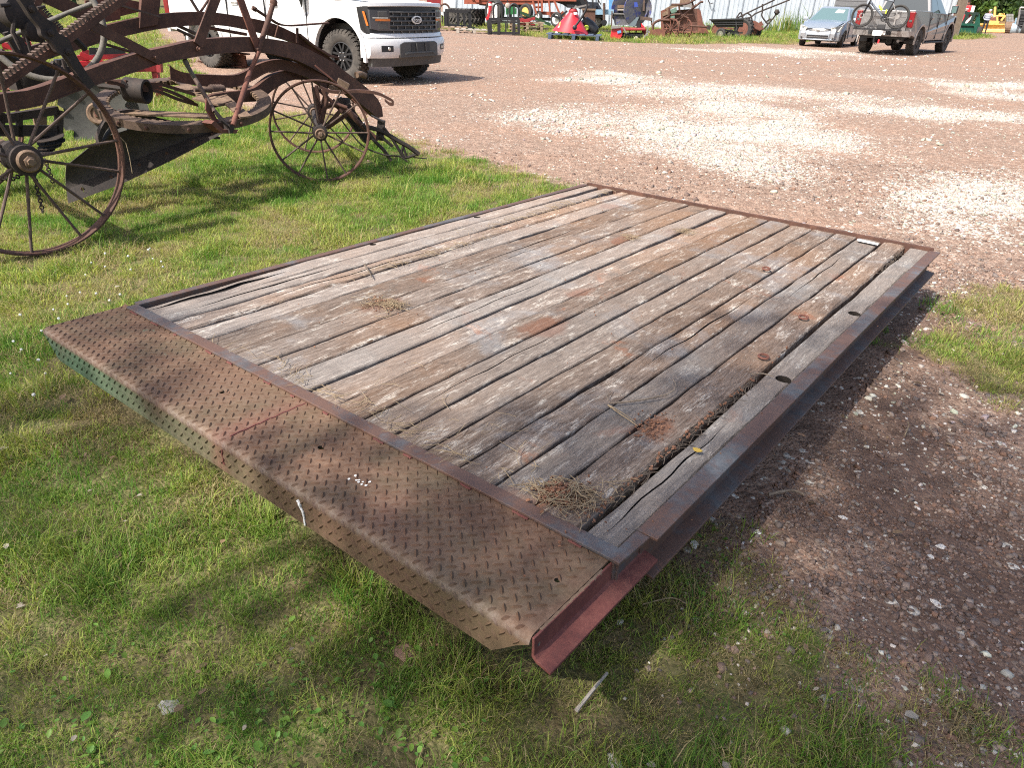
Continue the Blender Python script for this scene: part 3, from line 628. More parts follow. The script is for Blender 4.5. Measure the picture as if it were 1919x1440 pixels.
# ------------------------------------------------------------------ the flatbed platform
def wood_mat():
    m, n, l, b = nt('weathered_planks')
    oi = n.new('ShaderNodeObjectInfo'); tc = n.new('ShaderNodeTexCoord')
    off = n.new('ShaderNodeVectorMath'); off.operation = 'SCALE'; off.inputs[0].default_value = (3.1, 7.7, 0)
    l.new(oi.outputs['Random'], off.inputs['Scale']); ad = n.new('ShaderNodeVectorMath'); l.new(tc.outputs['Object'], ad.inputs[0]); l.new(off.outputs[0], ad.inputs[1])
    mp = n.new('ShaderNodeMapping'); mp.inputs['Scale'].default_value = (85, 8, 10); l.new(ad.outputs[0], mp.inputs[0])
    mp2 = n.new('ShaderNodeMapping'); mp2.inputs['Scale'].default_value = (230, 34, 30); l.new(ad.outputs[0], mp2.inputs[0])
    mp3 = n.new('ShaderNodeMapping'); mp3.inputs['Scale'].default_value = (26, 5.5, 5); l.new(ad.outputs[0], mp3.inputs[0])
    g1 = noise(n, l, mp, 1.0, 8, 0.72, 0.6); g2 = noise(n, l, mp2, 1.0, 6, 0.75, 0.4); g3 = noise(n, l, mp3, 1.0, 8, 0.7, 0.5)
    flat = n.new('ShaderNodeMapping'); l.new(tc.outputs['Object'], flat.inputs[0])       # stains run on across the boards
    s1 = noise(n, l, flat, 1.15, 7, 0.62, 0.4); s2 = noise(n, l, flat, 1.9, 7, 0.65, 0.3); s3 = noise(n, l, flat, 6.5, 6, 0.7); s4 = noise(n, l, flat, 2.8, 7, 0.68, 0.5)
    r = ramp(n, [(0.31, (0.035, 0.026, 0.021)), (0.44, (0.135, 0.097, 0.075)), (0.56, (0.245, 0.19, 0.155)), (0.72, (0.46, 0.405, 0.355))])
    l.new(math_(n, l, 'ADD', math_(n, l, 'MULTIPLY', g1.outputs[0], 0.6), math_(n, l, 'MULTIPLY', g2.outputs[0], 0.4)), r.inputs[0])
    c = r.outputs[0]
    sp = n.new('ShaderNodeSeparateXYZ'); l.new(tc.outputs['Object'], sp.inputs[0])
    og = math_(n, l, 'ADD', s1.outputs[0], math_(n, l, 'ADD', math_(n, l, 'MULTIPLY', thr(n, l, sp.outputs[1], 1.4, 3.3), 0.16), math_(n, l, 'MULTIPLY', thr(n, l, sp.outputs[0], 1.6, 0.2), 0.05)))
    c = mixc(n, l, math_(n, l, 'MULTIPLY', thr(n, l, og, 0.47, 0.70), 0.52), c, mixc(n, l, g2.outputs[0], (0.17, 0.083, 0.042), (0.42, 0.245, 0.135)))   # rust and clay wash
    c = mixc(n, l, math_(n, l, 'MULTIPLY', thr(n, l, s2.outputs[0], 0.54, 0.66), 0.55), c, mixc(n, l, g2.outputs[0], (0.17, 0.175, 0.185), (0.40, 0.415, 0.43)))   # blue grey weathering
    c = mixc(n, l, math_(n, l, 'MULTIPLY', thr(n, l, s4.outputs[0], 0.60, 0.66), 0.8), c, mixc(n, l, g2.outputs[0], (0.19, 0.085, 0.05), (0.31, 0.155, 0.095)))      # red mud smears
    c = mixc(n, l, math_(n, l, 'MULTIPLY', thr(n, l, s2.outputs[0], 0.40, 0.33), 0.55), c, (0.115, 0.095, 0.08))
    c = mixc(n, l, math_(n, l, 'MULTIPLY', math_(n, l, 'MULTIPLY', thr(n, l, g3.outputs[0], 0.53, 0.63), thr(n, l, g2.outputs[0], 0.44, 0.58)), 0.8), c, (0.70, 0.64, 0.56))  # bleached fibres
    c = mixc(n, l, math_(n, l, 'MULTIPLY', thr(n, l, s3.outputs[0], 0.66, 0.73), 0.75), c, (0.07, 0.055, 0.045))
    for mu, mv, mr in ((1.35, .97, .085), (1.22, 1.42, .05), (.70, .71, .07), (2.05, .585, .05), (.92, 2.25, .06), (1.05, 2.62, .05), (.45, 2.9, .07)):       # clods of red mud that dried on the boards
        dx = math_(n, l, 'SUBTRACT', sp.outputs[0], mu); dy = math_(n, l, 'MULTIPLY', math_(n, l, 'SUBTRACT', sp.outputs[1], mv), 0.55)
        dd = math_(n, l, 'SQRT', math_(n, l, 'ADD', math_(n, l, 'MULTIPLY', dx, dx), math_(n, l, 'MULTIPLY', dy, dy)))
        kk = thr(n, l, math_(n, l, 'ADD', dd, math_(n, l, 'MULTIPLY', math_(n, l, 'SUBTRACT', s3.outputs[0], 0.5), mr * 2.6)), mr, mr * .55)
        c = mixc(n, l, math_(n, l, 'MULTIPLY', kk, 0.8), c, mixc(n, l, g2.outputs[0], (0.13, 0.06, 0.038), (0.27, 0.135, 0.085)))
    c = mixc(n, l, math_(n, l, 'MULTIPLY', thr(n, l, g1.outputs[0], 0.36, 0.29), 0.8), c, (0.04, 0.03, 0.025))                        # checks along the grain
    rs = math_(n, l, 'FRACT', math_(n, l, 'MULTIPLY', oi.outputs['Random'], 7.31)); c = mixc(n, l, math_(n, l, 'MULTIPLY', thr(n, l, rs, 0.3, 0.9), 0.55), c, mixc(n, l, g1.outputs[0], (0.10, 0.095, 0.092), (0.43, 0.41, 0.385)))
    hsv = n.new('ShaderNodeHueSaturation'); l.new(c, hsv.inputs['Color']); l.new(math_(n, l, 'ADD', math_(n, l, 'MULTIPLY', oi.outputs['Random'], 0.42), 0.78), hsv.inputs['Value'])
    l.new(hsv.outputs[0], b.inputs['Base Color']); b.inputs['Roughness'].default_value = 0.9; b.inputs['Specular IOR Level'].default_value = 0.2
    hh = math_(n, l, 'ADD', math_(n, l, 'MULTIPLY', g1.outputs[0], 1.0), math_(n, l, 'MULTIPLY', g2.outputs[0], 0.6)); bump(n, l, b, hh, 0.75, 0.008)
    return m
def plate_mat(dim=1.0):
    m, n, l, b = nt('rusty_tread_plate'); tc = n.new('ShaderNodeTexCoord'); sp = n.new('ShaderNodeSeparateXYZ'); l.new(tc.outputs['Object'], sp.inputs[0])
    co = coords(n, l); t1 = noise(n, l, co, 3.2, 8, 0.68, 0.4); t2 = noise(n, l, co, 42, 7, 0.75); t3 = noise(n, l, co, 1.7, 6, 0.6); t4 = noise(n, l, co, 9, 7, 0.7)
    r = ramp(n, [(0.3, (0.050, 0.028, 0.018)), (0.5, (0.115, 0.064, 0.039)), (0.7, (0.20, 0.118, 0.072))])
    l.new(math_(n, l, 'ADD', math_(n, l, 'MULTIPLY', t4.outputs[0], 0.55), math_(n, l, 'MULTIPLY', t2.outputs[0], 0.45)), r.inputs[0]); c = r.outputs[0]
    olive = math_(n, l, 'MULTIPLY', thr(n, l, t1.outputs[0], 0.46, 0.64), 0.55); c = mixc(n, l, olive, c, mixc(n, l, t2.outputs[0], (0.062, 0.052, 0.028), (0.135, 0.112, 0.064)))
    lip = thr(n, l, sp.outputs[2], -0.028, -0.045)                    # more paint is left on the upright lip, greenest at the far left
    gl = math_(n, l, 'MULTIPLY', lip, math_(n, l, 'MULTIPLY', thr(n, l, math_(n, l, 'ADD', sp.outputs[0], math_(n, l, 'MULTIPLY', t3.outputs[0], 0.8)), 1.75, 0.6), 0.85))
    c = mixc(n, l, math_(n, l, 'MULTIPLY', lip, 0.6), c, mixc(n, l, t4.outputs[0], (0.085, 0.062, 0.036), (0.17, 0.125, 0.075)))
    c = mixc(n, l, gl, c, mixc(n, l, t4.outputs[0], (0.030, 0.072, 0.042), (0.062, 0.145, 0.088)))
    bx = math_(n, l, 'SUBTRACT', sp.outputs[0], 1.13)                   # primer along the weld between the two plates
    band = math_(n, l, 'MULTIPLY', thr(n, l, math_(n, l, 'ADD', math_(n, l, 'ABSOLUTE', bx), math_(n, l, 'MULTIPLY', t4.outputs[0], 0.16)), 0.15, 0.09), 0.7)
    c = mixc(n, l, math_(n, l, 'MULTIPLY', band, 0.6), c, (0.16, 0.068, 0.05))
    red = thr(n, l, t3.outputs[0], 0.56, 0.66); c = mixc(n, l, math_(n, l, 'MULTIPLY', red, 0.3), c, (0.17, 0.082, 0.058))
    grn = thr(n, l, noise(n, l, co, 5.5, 6, 0.7).outputs[0], 0.68, 0.71); c = mixc(n, l, math_(n, l, 'MULTIPLY', grn, 0.7), c, (0.15, 0.22, 0.15))
    geo = n.new('ShaderNodeNewGeometry')
    bend = math_(n, l, 'MULTIPLY', thr(n, l, math_(n, l, 'ABSOLUTE', math_(n, l, 'ADD', sp.outputs[2], 0.024)), 0.016, 0.004), math_(n, l, 'ADD', 0.2, math_(n, l, 'MULTIPLY', thr(n, l, t2.outputs[0], 0.45, 0.6), 0.35)))
    c = mixc(n, l, bend, c, (0.22, 0.19, 0.165))                          # scuffed along the bend
    if dim < 1: c = mixc(n, l, 1.0, c, (dim, dim * 0.93, dim * 0.92), 'MULTIPLY')
    l.new(c, b.inputs['Base Color']); b.inputs['Roughness'].default_value = 0.78; b.inputs['Specular IOR Level'].default_value = 0.25
    bump(n, l, b, t2.outputs[0], 0.3, 0.003); return m
def rail_mat():
    m, n, l, b = nt('blue_grey_rusty_rail'); co = coords(n, l); t1 = noise(n, l, co, 3.0, 8, 0.7, 0.5); t2 = noise(n, l, co, 30, 7, 0.75); t3 = noise(n, l, co, 8, 7, 0.7)
    r = ramp(n, [(0.3, (0.04, 0.045, 0.052)), (0.5, (0.088, 0.09, 0.095)), (0.72, (0.15, 0.155, 0.165))]); l.new(t3.outputs[0], r.inputs[0]); c = r.outputs[0]
    k = thr(n, l, math_(n, l, 'ADD', math_(n, l, 'MULTIPLY', t1.outputs[0], 0.7), math_(n, l, 'MULTIPLY', t2.outputs[0], 0.3)), 0.40, 0.53)
    c = mixc(n, l, k, c, mixc(n, l, t2.outputs[0], (0.06, 0.034, 0.026), (0.15, 0.08, 0.055)))
    c = mixc(n, l, math_(n, l, 'MULTIPLY', thr(n, l, t3.outputs[0], 0.62, 0.68), 0.7), c, (0.04, 0.085, 0.14))
    l.new(c, b.inputs['Base Color']); b.inputs['Roughness'].default_value = 0.6; bump(n, l, b, t2.outputs[0], 0.3, 0.003); return m
WOOD, PLATE, RAIL = wood_mat(), plate_mat(), rail_mat(); LUG = plate_mat(0.84)
REDRUST = rusty('red_primer_rust', (0.13, 0.042, 0.036), (0.06, 0.028, 0.026), (0.21, 0.085, 0.065), sc=7)
GRIME_SHADE = rusty('grimy_recess_shade', (0.022, 0.017, 0.014), (0.012, 0.01, 0.009), (0.045, 0.034, 0.027), sc=30, rough=0.95)  # near-black grime and rot, with the shade inside holes and cracks painted in
BED = T('flatbed_platform', 'weathered wooden truck flatbed with rusty tread plate end lying on the grass', 'truck bed', M=BEDM)

def outward(me):
    import bmesh
    b = bmesh.new(); b.from_mesh(me); bmesh.ops.recalc_face_normals(b, faces=b.faces); b.to_mesh(me); b.free()
def cut(o, cutters):                                  # drill real holes, then keep only the result
    outward(o.data)
    for c in cutters:
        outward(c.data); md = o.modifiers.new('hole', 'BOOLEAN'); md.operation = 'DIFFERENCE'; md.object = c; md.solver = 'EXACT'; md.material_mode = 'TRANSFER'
    bpy.context.view_layer.update()
    dg = bpy.context.evaluated_depsgraph_get(); me = bpy.data.meshes.new_from_object(o.evaluated_get(dg)); o.modifiers.clear(); o.data = me
    for c in cutters: bpy.data.objects.remove(c)
def drill(u, v, r, z0=-0.2, z1=0.1):
    m = MB(True); m.lathe([(r, 0), (r, z1 - z0)], (u, v, z0), (0, 0, 1), 18); o = ob(m, 'drill', GRIME_SHADE); o.matrix_world = BEDM; return o
EDGE = [(0.020, 0.018), (0.137, 0.125), (0.255, 0.252), (0.372, 0.362), (0.492, 0.500), (0.687, 0.665), (0.817, 0.809), (0.953, 0.944), (1.091, 1.078), (1.227, 1.216), (1.354, 1.345),
        (1.483, 1.479), (1.609, 1.613), (1.739, 1.746), (1.867, 1.869), (1.996, 2.004), (2.142, 2.137), (2.243, 2.246)]
def gap(i, y):                                        # half width of the joint i at y
    g = 0.0032 + 0.003 * vnoise(np.array([y * 3.0]), np.array([i * 5.3]), 3)[0]
    if i == 0 or i == 17: g = 0.002
    if i == 3: g += 0.013 * max(0, 1 - abs(y - 0.25) / 0.35) + 0.010 * max(0, 1 - abs(y - 1.2) / 0.55)
    if i == 2: g += 0.026 * max(0, (y - 2.75) / 0.55) + 0.006 * max(0, 1 - abs(y - 2.2) / 0.5)
    if i == 1: g += 0.02 * max(0, (y - 2.4) / 0.7) + 0.009 * max(0, 1 - abs(y - 0.35) / 0.45)
    if i == 4: g += 0.007 * max(0, 1 - abs(y - 2.0) / 0.7)
    if i == 8: g += 0.006 * max(0, (y - 1.9) / 1.4)
    if i == 16: g += 0.007 * max(0, 1 - abs(y - 0.55) / 0.6) + 0.003 + 0.006 * max(0, (y - 2.6) / 0.7)
    if i == 13: g += 0.008 * max(0, 1 - abs(y - 0.78) / 0.18)
    return g
planks = []
for i in range(17):
    m = MB(True); secs = []; n_st = 46; z0 = random.uniform(-0.007, 0.001) - 0.003; cup = random.uniform(-0.003, 0.0025)
    for k in range(n_st):
        y = 0.045 + (3.292 - 0.045) * k / (n_st - 1); t = y / 3.303
        a = lerp(*EDGE[i], t) + gap(i, y); c = lerp(*EDGE[i + 1], t) - gap(i + 1, y)
        j = lambda s, q: (vnoise(np.array([y * 9 + s * 31.7]), np.array([i * 3.1 + q]), 5)[0] - 0.5)
        a += 0.005 * j(1, 0); c += 0.005 * j(2, 0); zw = z0 + 0.006 * j(3, 1)
        if i == 0: zw -= 0.02 * max(0, 1 - y / 0.8)
        wear = 0.0022 + 0.003 * (j(4, 2) + 0.5)
        if i in (2, 15, 16): wear += 0.006 * (j(5, 2) + 0.5)
        mid = (a + c) / 2
        secs.append([(a + 0.002, y, -0.05), (a, y, zw - wear * 1.6), (a + wear, y, zw - wear * 0.35), (mid - 0.02, y, zw + cup), (mid + 0.02, y, zw + cup), (c - wear, y, zw - wear * 0.35), (c, y, zw - wear * 1.6), (c - 0.002, y, -0.05)])
    m.loft(secs); o = ob(m, 'plank', WOOD, BED, smooth=32); planks.append(o)
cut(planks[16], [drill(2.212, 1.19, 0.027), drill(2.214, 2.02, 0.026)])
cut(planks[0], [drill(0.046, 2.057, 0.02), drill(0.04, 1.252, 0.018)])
# open splits on the weathered boards: long thin wedge-shaped cracks cut into the wood
def crack(board, u0, v0, u1, v1, w):
    m = MB(True); pts = []; k = 14
    for s in (1, -1):
        for q in (range(k + 1) if s == 1 else range(k, -1, -1)):
            t = q / k; wv = w * math.sin(math.pi * min(max(t, 0.02), 0.98)) * (0.6 + 0.8 * vnoise(np.array([t * 9]), np.array([u0 * 90 + s]), 7)[0])
            pts.append((lerp(u0, u1, t) + s * wv + 0.004 * math.sin(t * 17 + v0), lerp(v0, v1, t), 0.03))
    m.prism(pts, (0, 0, -0.055)); o = ob(m, 'drill', GRIME_SHADE); o.matrix_world = BEDM; return o
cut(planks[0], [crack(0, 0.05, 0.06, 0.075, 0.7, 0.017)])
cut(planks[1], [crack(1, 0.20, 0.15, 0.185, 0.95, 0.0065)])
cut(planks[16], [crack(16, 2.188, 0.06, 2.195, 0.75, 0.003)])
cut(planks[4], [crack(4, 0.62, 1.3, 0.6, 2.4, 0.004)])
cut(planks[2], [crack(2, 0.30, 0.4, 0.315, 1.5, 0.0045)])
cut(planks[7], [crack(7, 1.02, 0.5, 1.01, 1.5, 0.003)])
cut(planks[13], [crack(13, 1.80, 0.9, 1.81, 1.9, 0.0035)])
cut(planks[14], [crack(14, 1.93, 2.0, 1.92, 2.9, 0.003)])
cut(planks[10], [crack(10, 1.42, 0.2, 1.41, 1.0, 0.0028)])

def lipz(u):                                           # the plate's outline: bottom edge of the lip
    if u < 0.05: return -0.035 - 0.082 * (u + 0.04) / 0.09
    if u > 2.155: return -0.114 + 0.088 * (u - 2.155) / 0.092
    return -0.117
m = MB(True); US = [-0.04, -0.02, 0.0, 0.03, 0.05] + [0.05 + 2.1 * k / 30 for k in range(1, 31)] + [2.18, 2.215, 2.247]
rows_o, rows_i = [], []
for u in US:
    prof = [(0.018, -0.004), (0.0, -0.010), (-0.12, -0.011), (-0.272, -0.012)]
    for k in range(1, 7):
        a = k / 6 * math.pi / 2; prof.append((-0.272 - 0.02 * math.sin(a), -0.032 + 0.02 * math.cos(a)))
    prof.append((-0.2925, min(lipz(u), -0.033)))
    rows_o.append([(u, y, z) for y, z in prof])
    pi_ = []
    for q, (y, z) in enumerate(prof): pi_.append((u, y + (0.006 if q > 5 else 0.0), z - (0.006 if q < 8 else 0)))
    rows_i.append(pi_)
m.loft([a + b[::-1] for a, b in zip(rows_o, rows_i)])
plate = ob(m, 'tread_plate', PLATE, BED, smooth=40)
cut(plate, [drill(0.886, -0.128, 0.008), drill(0.894, -0.131, 0.008), drill(1.381, -0.128, 0.008), drill(1.389, -0.131, 0.008), drill(2.195, -0.125, 0.007)])
# raised lugs of the tread plate
m = MB(True); pt = 0.0262
def lug(c, a, b, nrm, L=0.0126, w=0.0050, h=0.0034):
    L *= 1.12
    c = Vector(c); a = Vector(a).normalized(); b = Vector(b).normalized(); nrm = Vector(nrm)
    ring = [c + a * (L * x) + b * (w * y) - nrm * 0.0004 for x, y in ((1, 0), (0.55, 0.75), (0, 1), (-0.55, 0.75), (-1, 0), (-0.55, -0.75), (0, -1), (0.55, -0.75))]
    top = [c + a * (L * 0.62 * s) + nrm * h for s in (1, -1)]
    m.add(ring + top, [(0, 1, 8), (1, 2, 8), (2, 9, 8), (2, 3, 9), (3, 4, 9), (4, 5, 9), (5, 6, 9), (6, 8, 9), (6, 7, 8), (7, 0, 8)])
q2 = math.sqrt(0.5)
for i in range(0, 124):
    for j in range(0, 22):
        u = -0.028 + i * pt * q2; s = 0.004 + j * pt * q2           # s: distance over the plate from the seam, round the bend and down the lip
        if (i + j) % 2: continue
        ang = ((i + j) // 2 + (i - j) // 2) % 2
        a = (q2, q2) if ang else (q2, -q2)
        if s < 0.272 - 0.006:
            if 0 < s and u < 2.232: lug((u, -s, -0.0112), (a[0], a[1], 0), (-a[1], a[0], 0), (0, 0, 1))
        elif s < 0.272 + 0.0314:
            t = (s - 0.272) / 0.0314 * math.pi / 2; t = max(t, 0)
            nn = Vector((0, -math.sin(t), math.cos(t))); tt = Vector((0, -math.cos(t), -math.sin(t)))
            if u < 2.232: lug(Vector((u, -0.272, -0.032)) + nn * 0.02, Vector((a[0], 0, 0)) - tt * a[1], Vector((-a[1], 0, 0)) - tt * a[0], nn, L=0.0095)
        else:
            z = -0.032 - (s - 0.3034)
            if z > lipz(u) + 0.010 and -0.03 < u < 2.235: lug((u, -0.2925, z), (a[0], 0, a[1]), (-a[1], 0, a[0]), (0, -1, 0))
ob(m, 'tread_lugs', LUG, BED, smooth=60, kind='stuff')
m = MB(True); m.tube([(1.145 + 0.002 * math.sin(k * 2.1), lerp(0.0, -0.26, k / 16), -0.0115) for k in range(17)], 0.0035, 6)
m.tube([(1.147 + 0.0025 * math.sin(k * 1.7), -0.2925, lerp(-0.04, -0.09, k / 8)) for k in range(9)], 0.0035, 6); ob(m, 'weld_bead', REDRUST, BED, 60)
for k in range(13):
    m = MB(True); u0 = 0.03 + k * 0.175 + random.uniform(-0.03, 0.03); m.tube([(u0 + q * 0.006, -0.002 + random.uniform(-.0015, .0015), -0.008) for q in range(random.randint(4, 10))], 0.0034, 5)
    ob(m, 'stitch_weld', REDRUST, BED, 60)
m = MB(True); m.box((1.136, 0.0225, -0.004), (2.268, 0.044, 0.009)); m.box((1.136, 0.018, -0.05), (2.26, 0.008, 0.085)); ob(m, 'end_strip', RAIL, BED, bevel=0.002)
# side rails: channels opening outwards
m = MB(True)
def chan(u0, u1, v0, v1, zt, zb, web):
    y = [v0 + (v1 - v0) * k / 16 for k in range(17)]; d = 0.0008
    m.strip([(u0, q, zt + d * math.sin(q * 5)) for q in y], [(u1, q, zt + d * math.sin(q * 4 + 1)) for q in y], (0, 0, -0.008))
    m.box(((web[0] + web[1]) / 2, (v0 + v1) / 2, (zt + zb) / 2), (web[1] - web[0], v1 - v0 - 0.002, zt - zb - 0.018))
    m.strip([(u0 + 0.006, q, zb + 0.012) for q in y], [(u1 + 0.004, q, zb + 0.004) for q in y], (0, 0, -0.008))
chan(2.247, 2.302, 0.128, 3.283, 0.001, -0.118, (2.255, 2.263))
ob(m, 'side_rail', RAIL, BED, bevel=0.0015)
m = MB(True); m.strip([(2.247, 0.0, 0.001), (2.247, 0.126, 0.001)], [(2.276, 0.0, 0.0), (2.284, 0.126, 0.0)], (0, 0, -0.009)); m.box((2.258, 0.064, -0.06), (0.006, 0.12, 0.1)); ob(m, 'rail_end', RAIL, BED, bevel=0.0015)
m = MB(True); chan(0.018, -0.02, 0.045, 3.283, 0.001, -0.118, (0.004, 0.012)); ob(m, 'side_rail', RAIL, BED, bevel=0.0015)
m = MB(True)
pr = [(2.250, -0.014), (2.256, -0.014), (2.258, -0.060), (2.264, -0.068), (2.300, -0.078), (2.300, -0.086), (2.262, -0.077), (2.251, -0.066)]
m.loft([[(a, y, b) for a, b in pr] for y in (-0.288, -0.1, 0.05, 0.155)]); ang = ob(m, 'corner_angle', REDRUST, BED, bevel=0.0015)
dm = MB(True); dm.lathe([(0.005, 0), (0.005, 0.1)], (2.22, -0.272, -0.04), (1, 0, 0), 12); do = ob(dm, 'drill', WOOD); do.matrix_world = BEDM; cut(ang, [do])
m = MB(True); m.strip([(2.248 + 0.001 * math.sin(k * 2.3), lerp(-0.26, -0.03, k / 20), -0.0125) for k in range(21)], [(2.2555 + 0.0012 * math.sin(k * 3.1), lerp(-0.26, -0.03, k / 20), -0.0145) for k in range(21)], (0, 0, -0.012)); ob(m, 'filler_strip', MT['rust_dusty'], BED)
m = MB(True); m.strip([(-0.018, -0.262, -0.014), (-0.018, 0.155, -0.014)], [(-0.018, -0.262, -0.09), (-0.018, 0.155, -0.09)], (0.006, 0, 0)); ob(m, 'corner_angle', REDRUST, BED)
m = MB(True); m.box((1.135, 3.299, -0.04), (2.262, 0.007, 0.104)); m.box((1.135, 3.313, 0.006), (2.25, 0.024, 0.006)); ob(m, 'end_angle', MT['rust'], BED, bevel=0.0015)
for k, u in enumerate((0.55, 1.72)):                    # long sills it rests on
    m = MB(True); m.box((u, 1.62, -0.215), (0.09, 3.2, 0.21)); ob(m, 'sill', MT['rust_dark'], BED)
for k in range(9):
    m = MB(True); v = 0.12 + k * 0.39; m.box((1.136, v, -0.056), (2.2, 0.045, 0.008)); m.box((1.136, v, -0.082), (2.2, 0.007, 0.052)); m.box((1.136, v, -0.108), (2.2, 0.045, 0.006)); ob(m, 'crossmember', MT['rust_dark'], BED)
m = MB(True)
pts = [(1.497, -0.2935, -0.044), (1.505, -0.2948, -0.05), (1.508, -0.2948, -0.062), (1.516, -0.2948, -0.072), (1.519, -0.2948, -0.112)]
m.tube(smooth_pts([Vector(p) + Vector((0, -0.0006, 0)) for p in pts], 14), [0.0042 * (0.6 + 0.6 * random.random()) for _ in range(len(smooth_pts(pts, 14)))], 5); ob(m, 'paint_streak', MT['white'], BED)
m = MB(True)
for k in range(9):
    u, v = 1.595 + random.gauss(0, 0.018), -0.168 + random.gauss(0, 0.009); r = random.uniform(0.002, 0.0048)
    m.prism([(u + r * random.uniform(.6, 1.3) * math.cos(a), v + r * random.uniform(.6, 1.3) * math.sin(a), -0.0092) for a in [q * 1.047 for q in range(6)]], (0, 0, -0.0015))
ob(m, 'white_splat', MT['white'], BED)

# ------------------------------------------------------------------ what lies on the platform
def bp(u, v, z=0.0): return BEDM @ Vector((u, v, z))
def straw(name, label, spots, lenr, rad, mat, zc=0.006, zs=0.012, along=False):
    m = MB()
    for (u, v, su, sv, cnt) in spots:
        for _ in range(cnt):
            a = random.gauss(math.pi / 2, 0.28) if along else random.uniform(0, math.pi * 2); L = random.uniform(*lenr); cu, cv = u + random.gauss(0, su), v + random.gauss(0, sv)
            z = zc + abs(random.gauss(0, zs)) * math.exp(-((cu - u) ** 2 / (2 * su * su + 1e-9) + (cv - v) ** 2 / (2 * sv * sv + 1e-9)) * 0.4); b = random.uniform(-0.7, 0.7)
            p = [bp(cu + math.cos(a + b * t) * L * (t - .5), cv + math.sin(a + b * t) * L * (t - .5), z + 0.012 * random.random() * (0.5 - abs(t - .5))) for t in (0, .33, .66, 1)]
            m.tube(p, rad * random.uniform(0.6, 1.2), 4)
    return ob(m, name, mat, None, None, 0, label, None, None, 'stuff')
straw('straw_litter', 'dry straw heaped on the platform corner by the tread plate', [(2.05, 0.12, 0.036, 0.03, 120), (2.11, 0.17, 0.016, 0.05, 24), (1.97, 0.085, 0.03, 0.014, 24)], (0.025, 0.10), 0.0011, MT['straw'], 0.005, 0.016)
straw('straw_litter', 'dry straw and bark packed along the open joint by the right rail', [(2.137, 0.28 + k * 0.1, 0.006, 0.05, 16) for k in range(9)] + [(2.137, 2.95, 0.006, 0.12, 40)], (0.02, 0.10), 0.0012, MT['bark'], -0.012, 0.005, True)
straw('straw_litter', 'loose straw blown over the left boards of the platform', [(0.70, 0.70, 0.05, 0.04, 60), (0.76, 0.74, 0.03, 0.02, 60), (0.38, 1.35, 0.012, 0.3, 90), (0.26, 2.5, 0.03, 0.4, 130), (1.11, 2.65, 0.03, 0.03, 50), (0.95, 2.3, 0.02, 0.02, 30), (1.3, 0.08, 0.35, 0.02, 90), (1.6, 0.2, 0.25, 0.1, 30)], (0.02, 0.11), 0.0009, MT['straw'], 0.004, 0.006)
def crumbs(name, label, spots, col):
    m = MB()
    for (u, v, su, sv, cnt, sz, hh) in spots:
        for _ in range(cnt):
            cu, cv = u + random.gauss(0, su), v + random.gauss(0, sv); s = sz * random.uniform(0.4, 1.3); e = math.exp(-((cu - u) ** 2 / (2 * su * su) + (cv - v) ** 2 / (2 * sv * sv)))
            c = bp(cu, cv, 0.002 + hh * e * random.random()); R = Euler((random.uniform(0, 6), random.uniform(0, 6), 0)).to_matrix(); m.box(c, (s, s * random.uniform(.5, 1), s * random.uniform(.4, .8)), R)
    return ob(m, name, col, None, None, 0, label, None, None, 'stuff')
clay = rusty('red_clay', (0.20, 0.10, 0.062), (0.12, 0.06, 0.04), (0.29, 0.155, 0.10), sc=20, rough=0.95)
crumbs('dirt_crumbs', 'red clay crumbs in the straw heap on the platform corner', [(2.03, 0.12, 0.028, 0.026, 320, 0.010, 0.03), (2.09, 0.13, 0.05, 0.04, 80, 0.006, 0.012)], clay)
crumbs('dirt_crumbs', 'red clay crumbs smeared over the middle boards', [(2.04, 0.58, 0.025, 0.04, 120, 0.006, 0.008), (0.70, 0.71, 0.04, 0.03, 120, 0.006, 0.008), (2.136, 0.6, 0.005, 0.35, 90, 0.007, -0.004), (1.1, 1.6, 0.6, 0.8, 220, 0.004, 0.001)], clay)
def stick(label, pts, r, forks=(), group='twigs lying on the platform', mat=None):
    m = MB(); q = smooth_pts([bp(*p) for p in pts], 10); m.tube(q, [r * (1 - 0.6 * i / len(q)) for i in range(len(q))], 6)
    for f in forks: q = smooth_pts([bp(*p) for p in f], 8); m.tube(q, [r * 0.6 * (1 - 0.6 * i / len(q)) for i in range(len(q))], 5)
    return ob(m, 'twig', mat or MT['twig'], None, 50, 0, label, 'twig', group, None, bp(*pts[0]))
stick('bleached forked twig bent like a bow on the right boards', [(1.870, 0.615, 0.006), (1.93, 0.69, 0.008), (1.978, 0.784, 0.010), (1.975, 0.85, 0.010), (1.941, 0.898, 0.006)], 0.0034, [[(1.87, 0.615, 0.006), (1.84, 0.64, 0.01), (1.821, 0.70, 0.006)]])
stick('straight dry brown twig below the bow shaped twig', [(1.87, 0.60, 0.006), (1.92, 0.578, 0.007), (1.97, 0.562, 0.006), (2.005, 0.55, 0.005)], 0.0032, [[(1.88, 0.60, 0.006), (1.94, 0.578, 0.010), (1.99, 0.562, 0.008)]], mat=MT['straw'])
stick('short dark twig on the left boards', [(0.285, 0.985, 0.008), (0.36, 0.94, 0.010), (0.44, 0.892, 0.008)], 0.005, mat=MT['bark'])
stick('thin grey twig beside the round hole', [(2.12, 1.12, 0.006), (2.155, 1.15, 0.008), (2.19, 1.155, 0.006)], 0.003)
def washer(label, u, v):
    m = MB(True); m.lathe([(0.013, -0.002), (0.019, -0.0035), (0.022, 0), (0.019, 0.0045), (0.013, 0.0035)], (0, 0, 0.005), (0, 0, 1), 20, True)
    o = ob(m, 'washer', MT['rust_red'], None, 50, 0, label, 'washer', 'rusty washers left on the boards'); o.matrix_world = BEDM @ Matrix.Translation((u, v, 0.003)) @ Matrix.Rotation(0.06, 4, 'X')
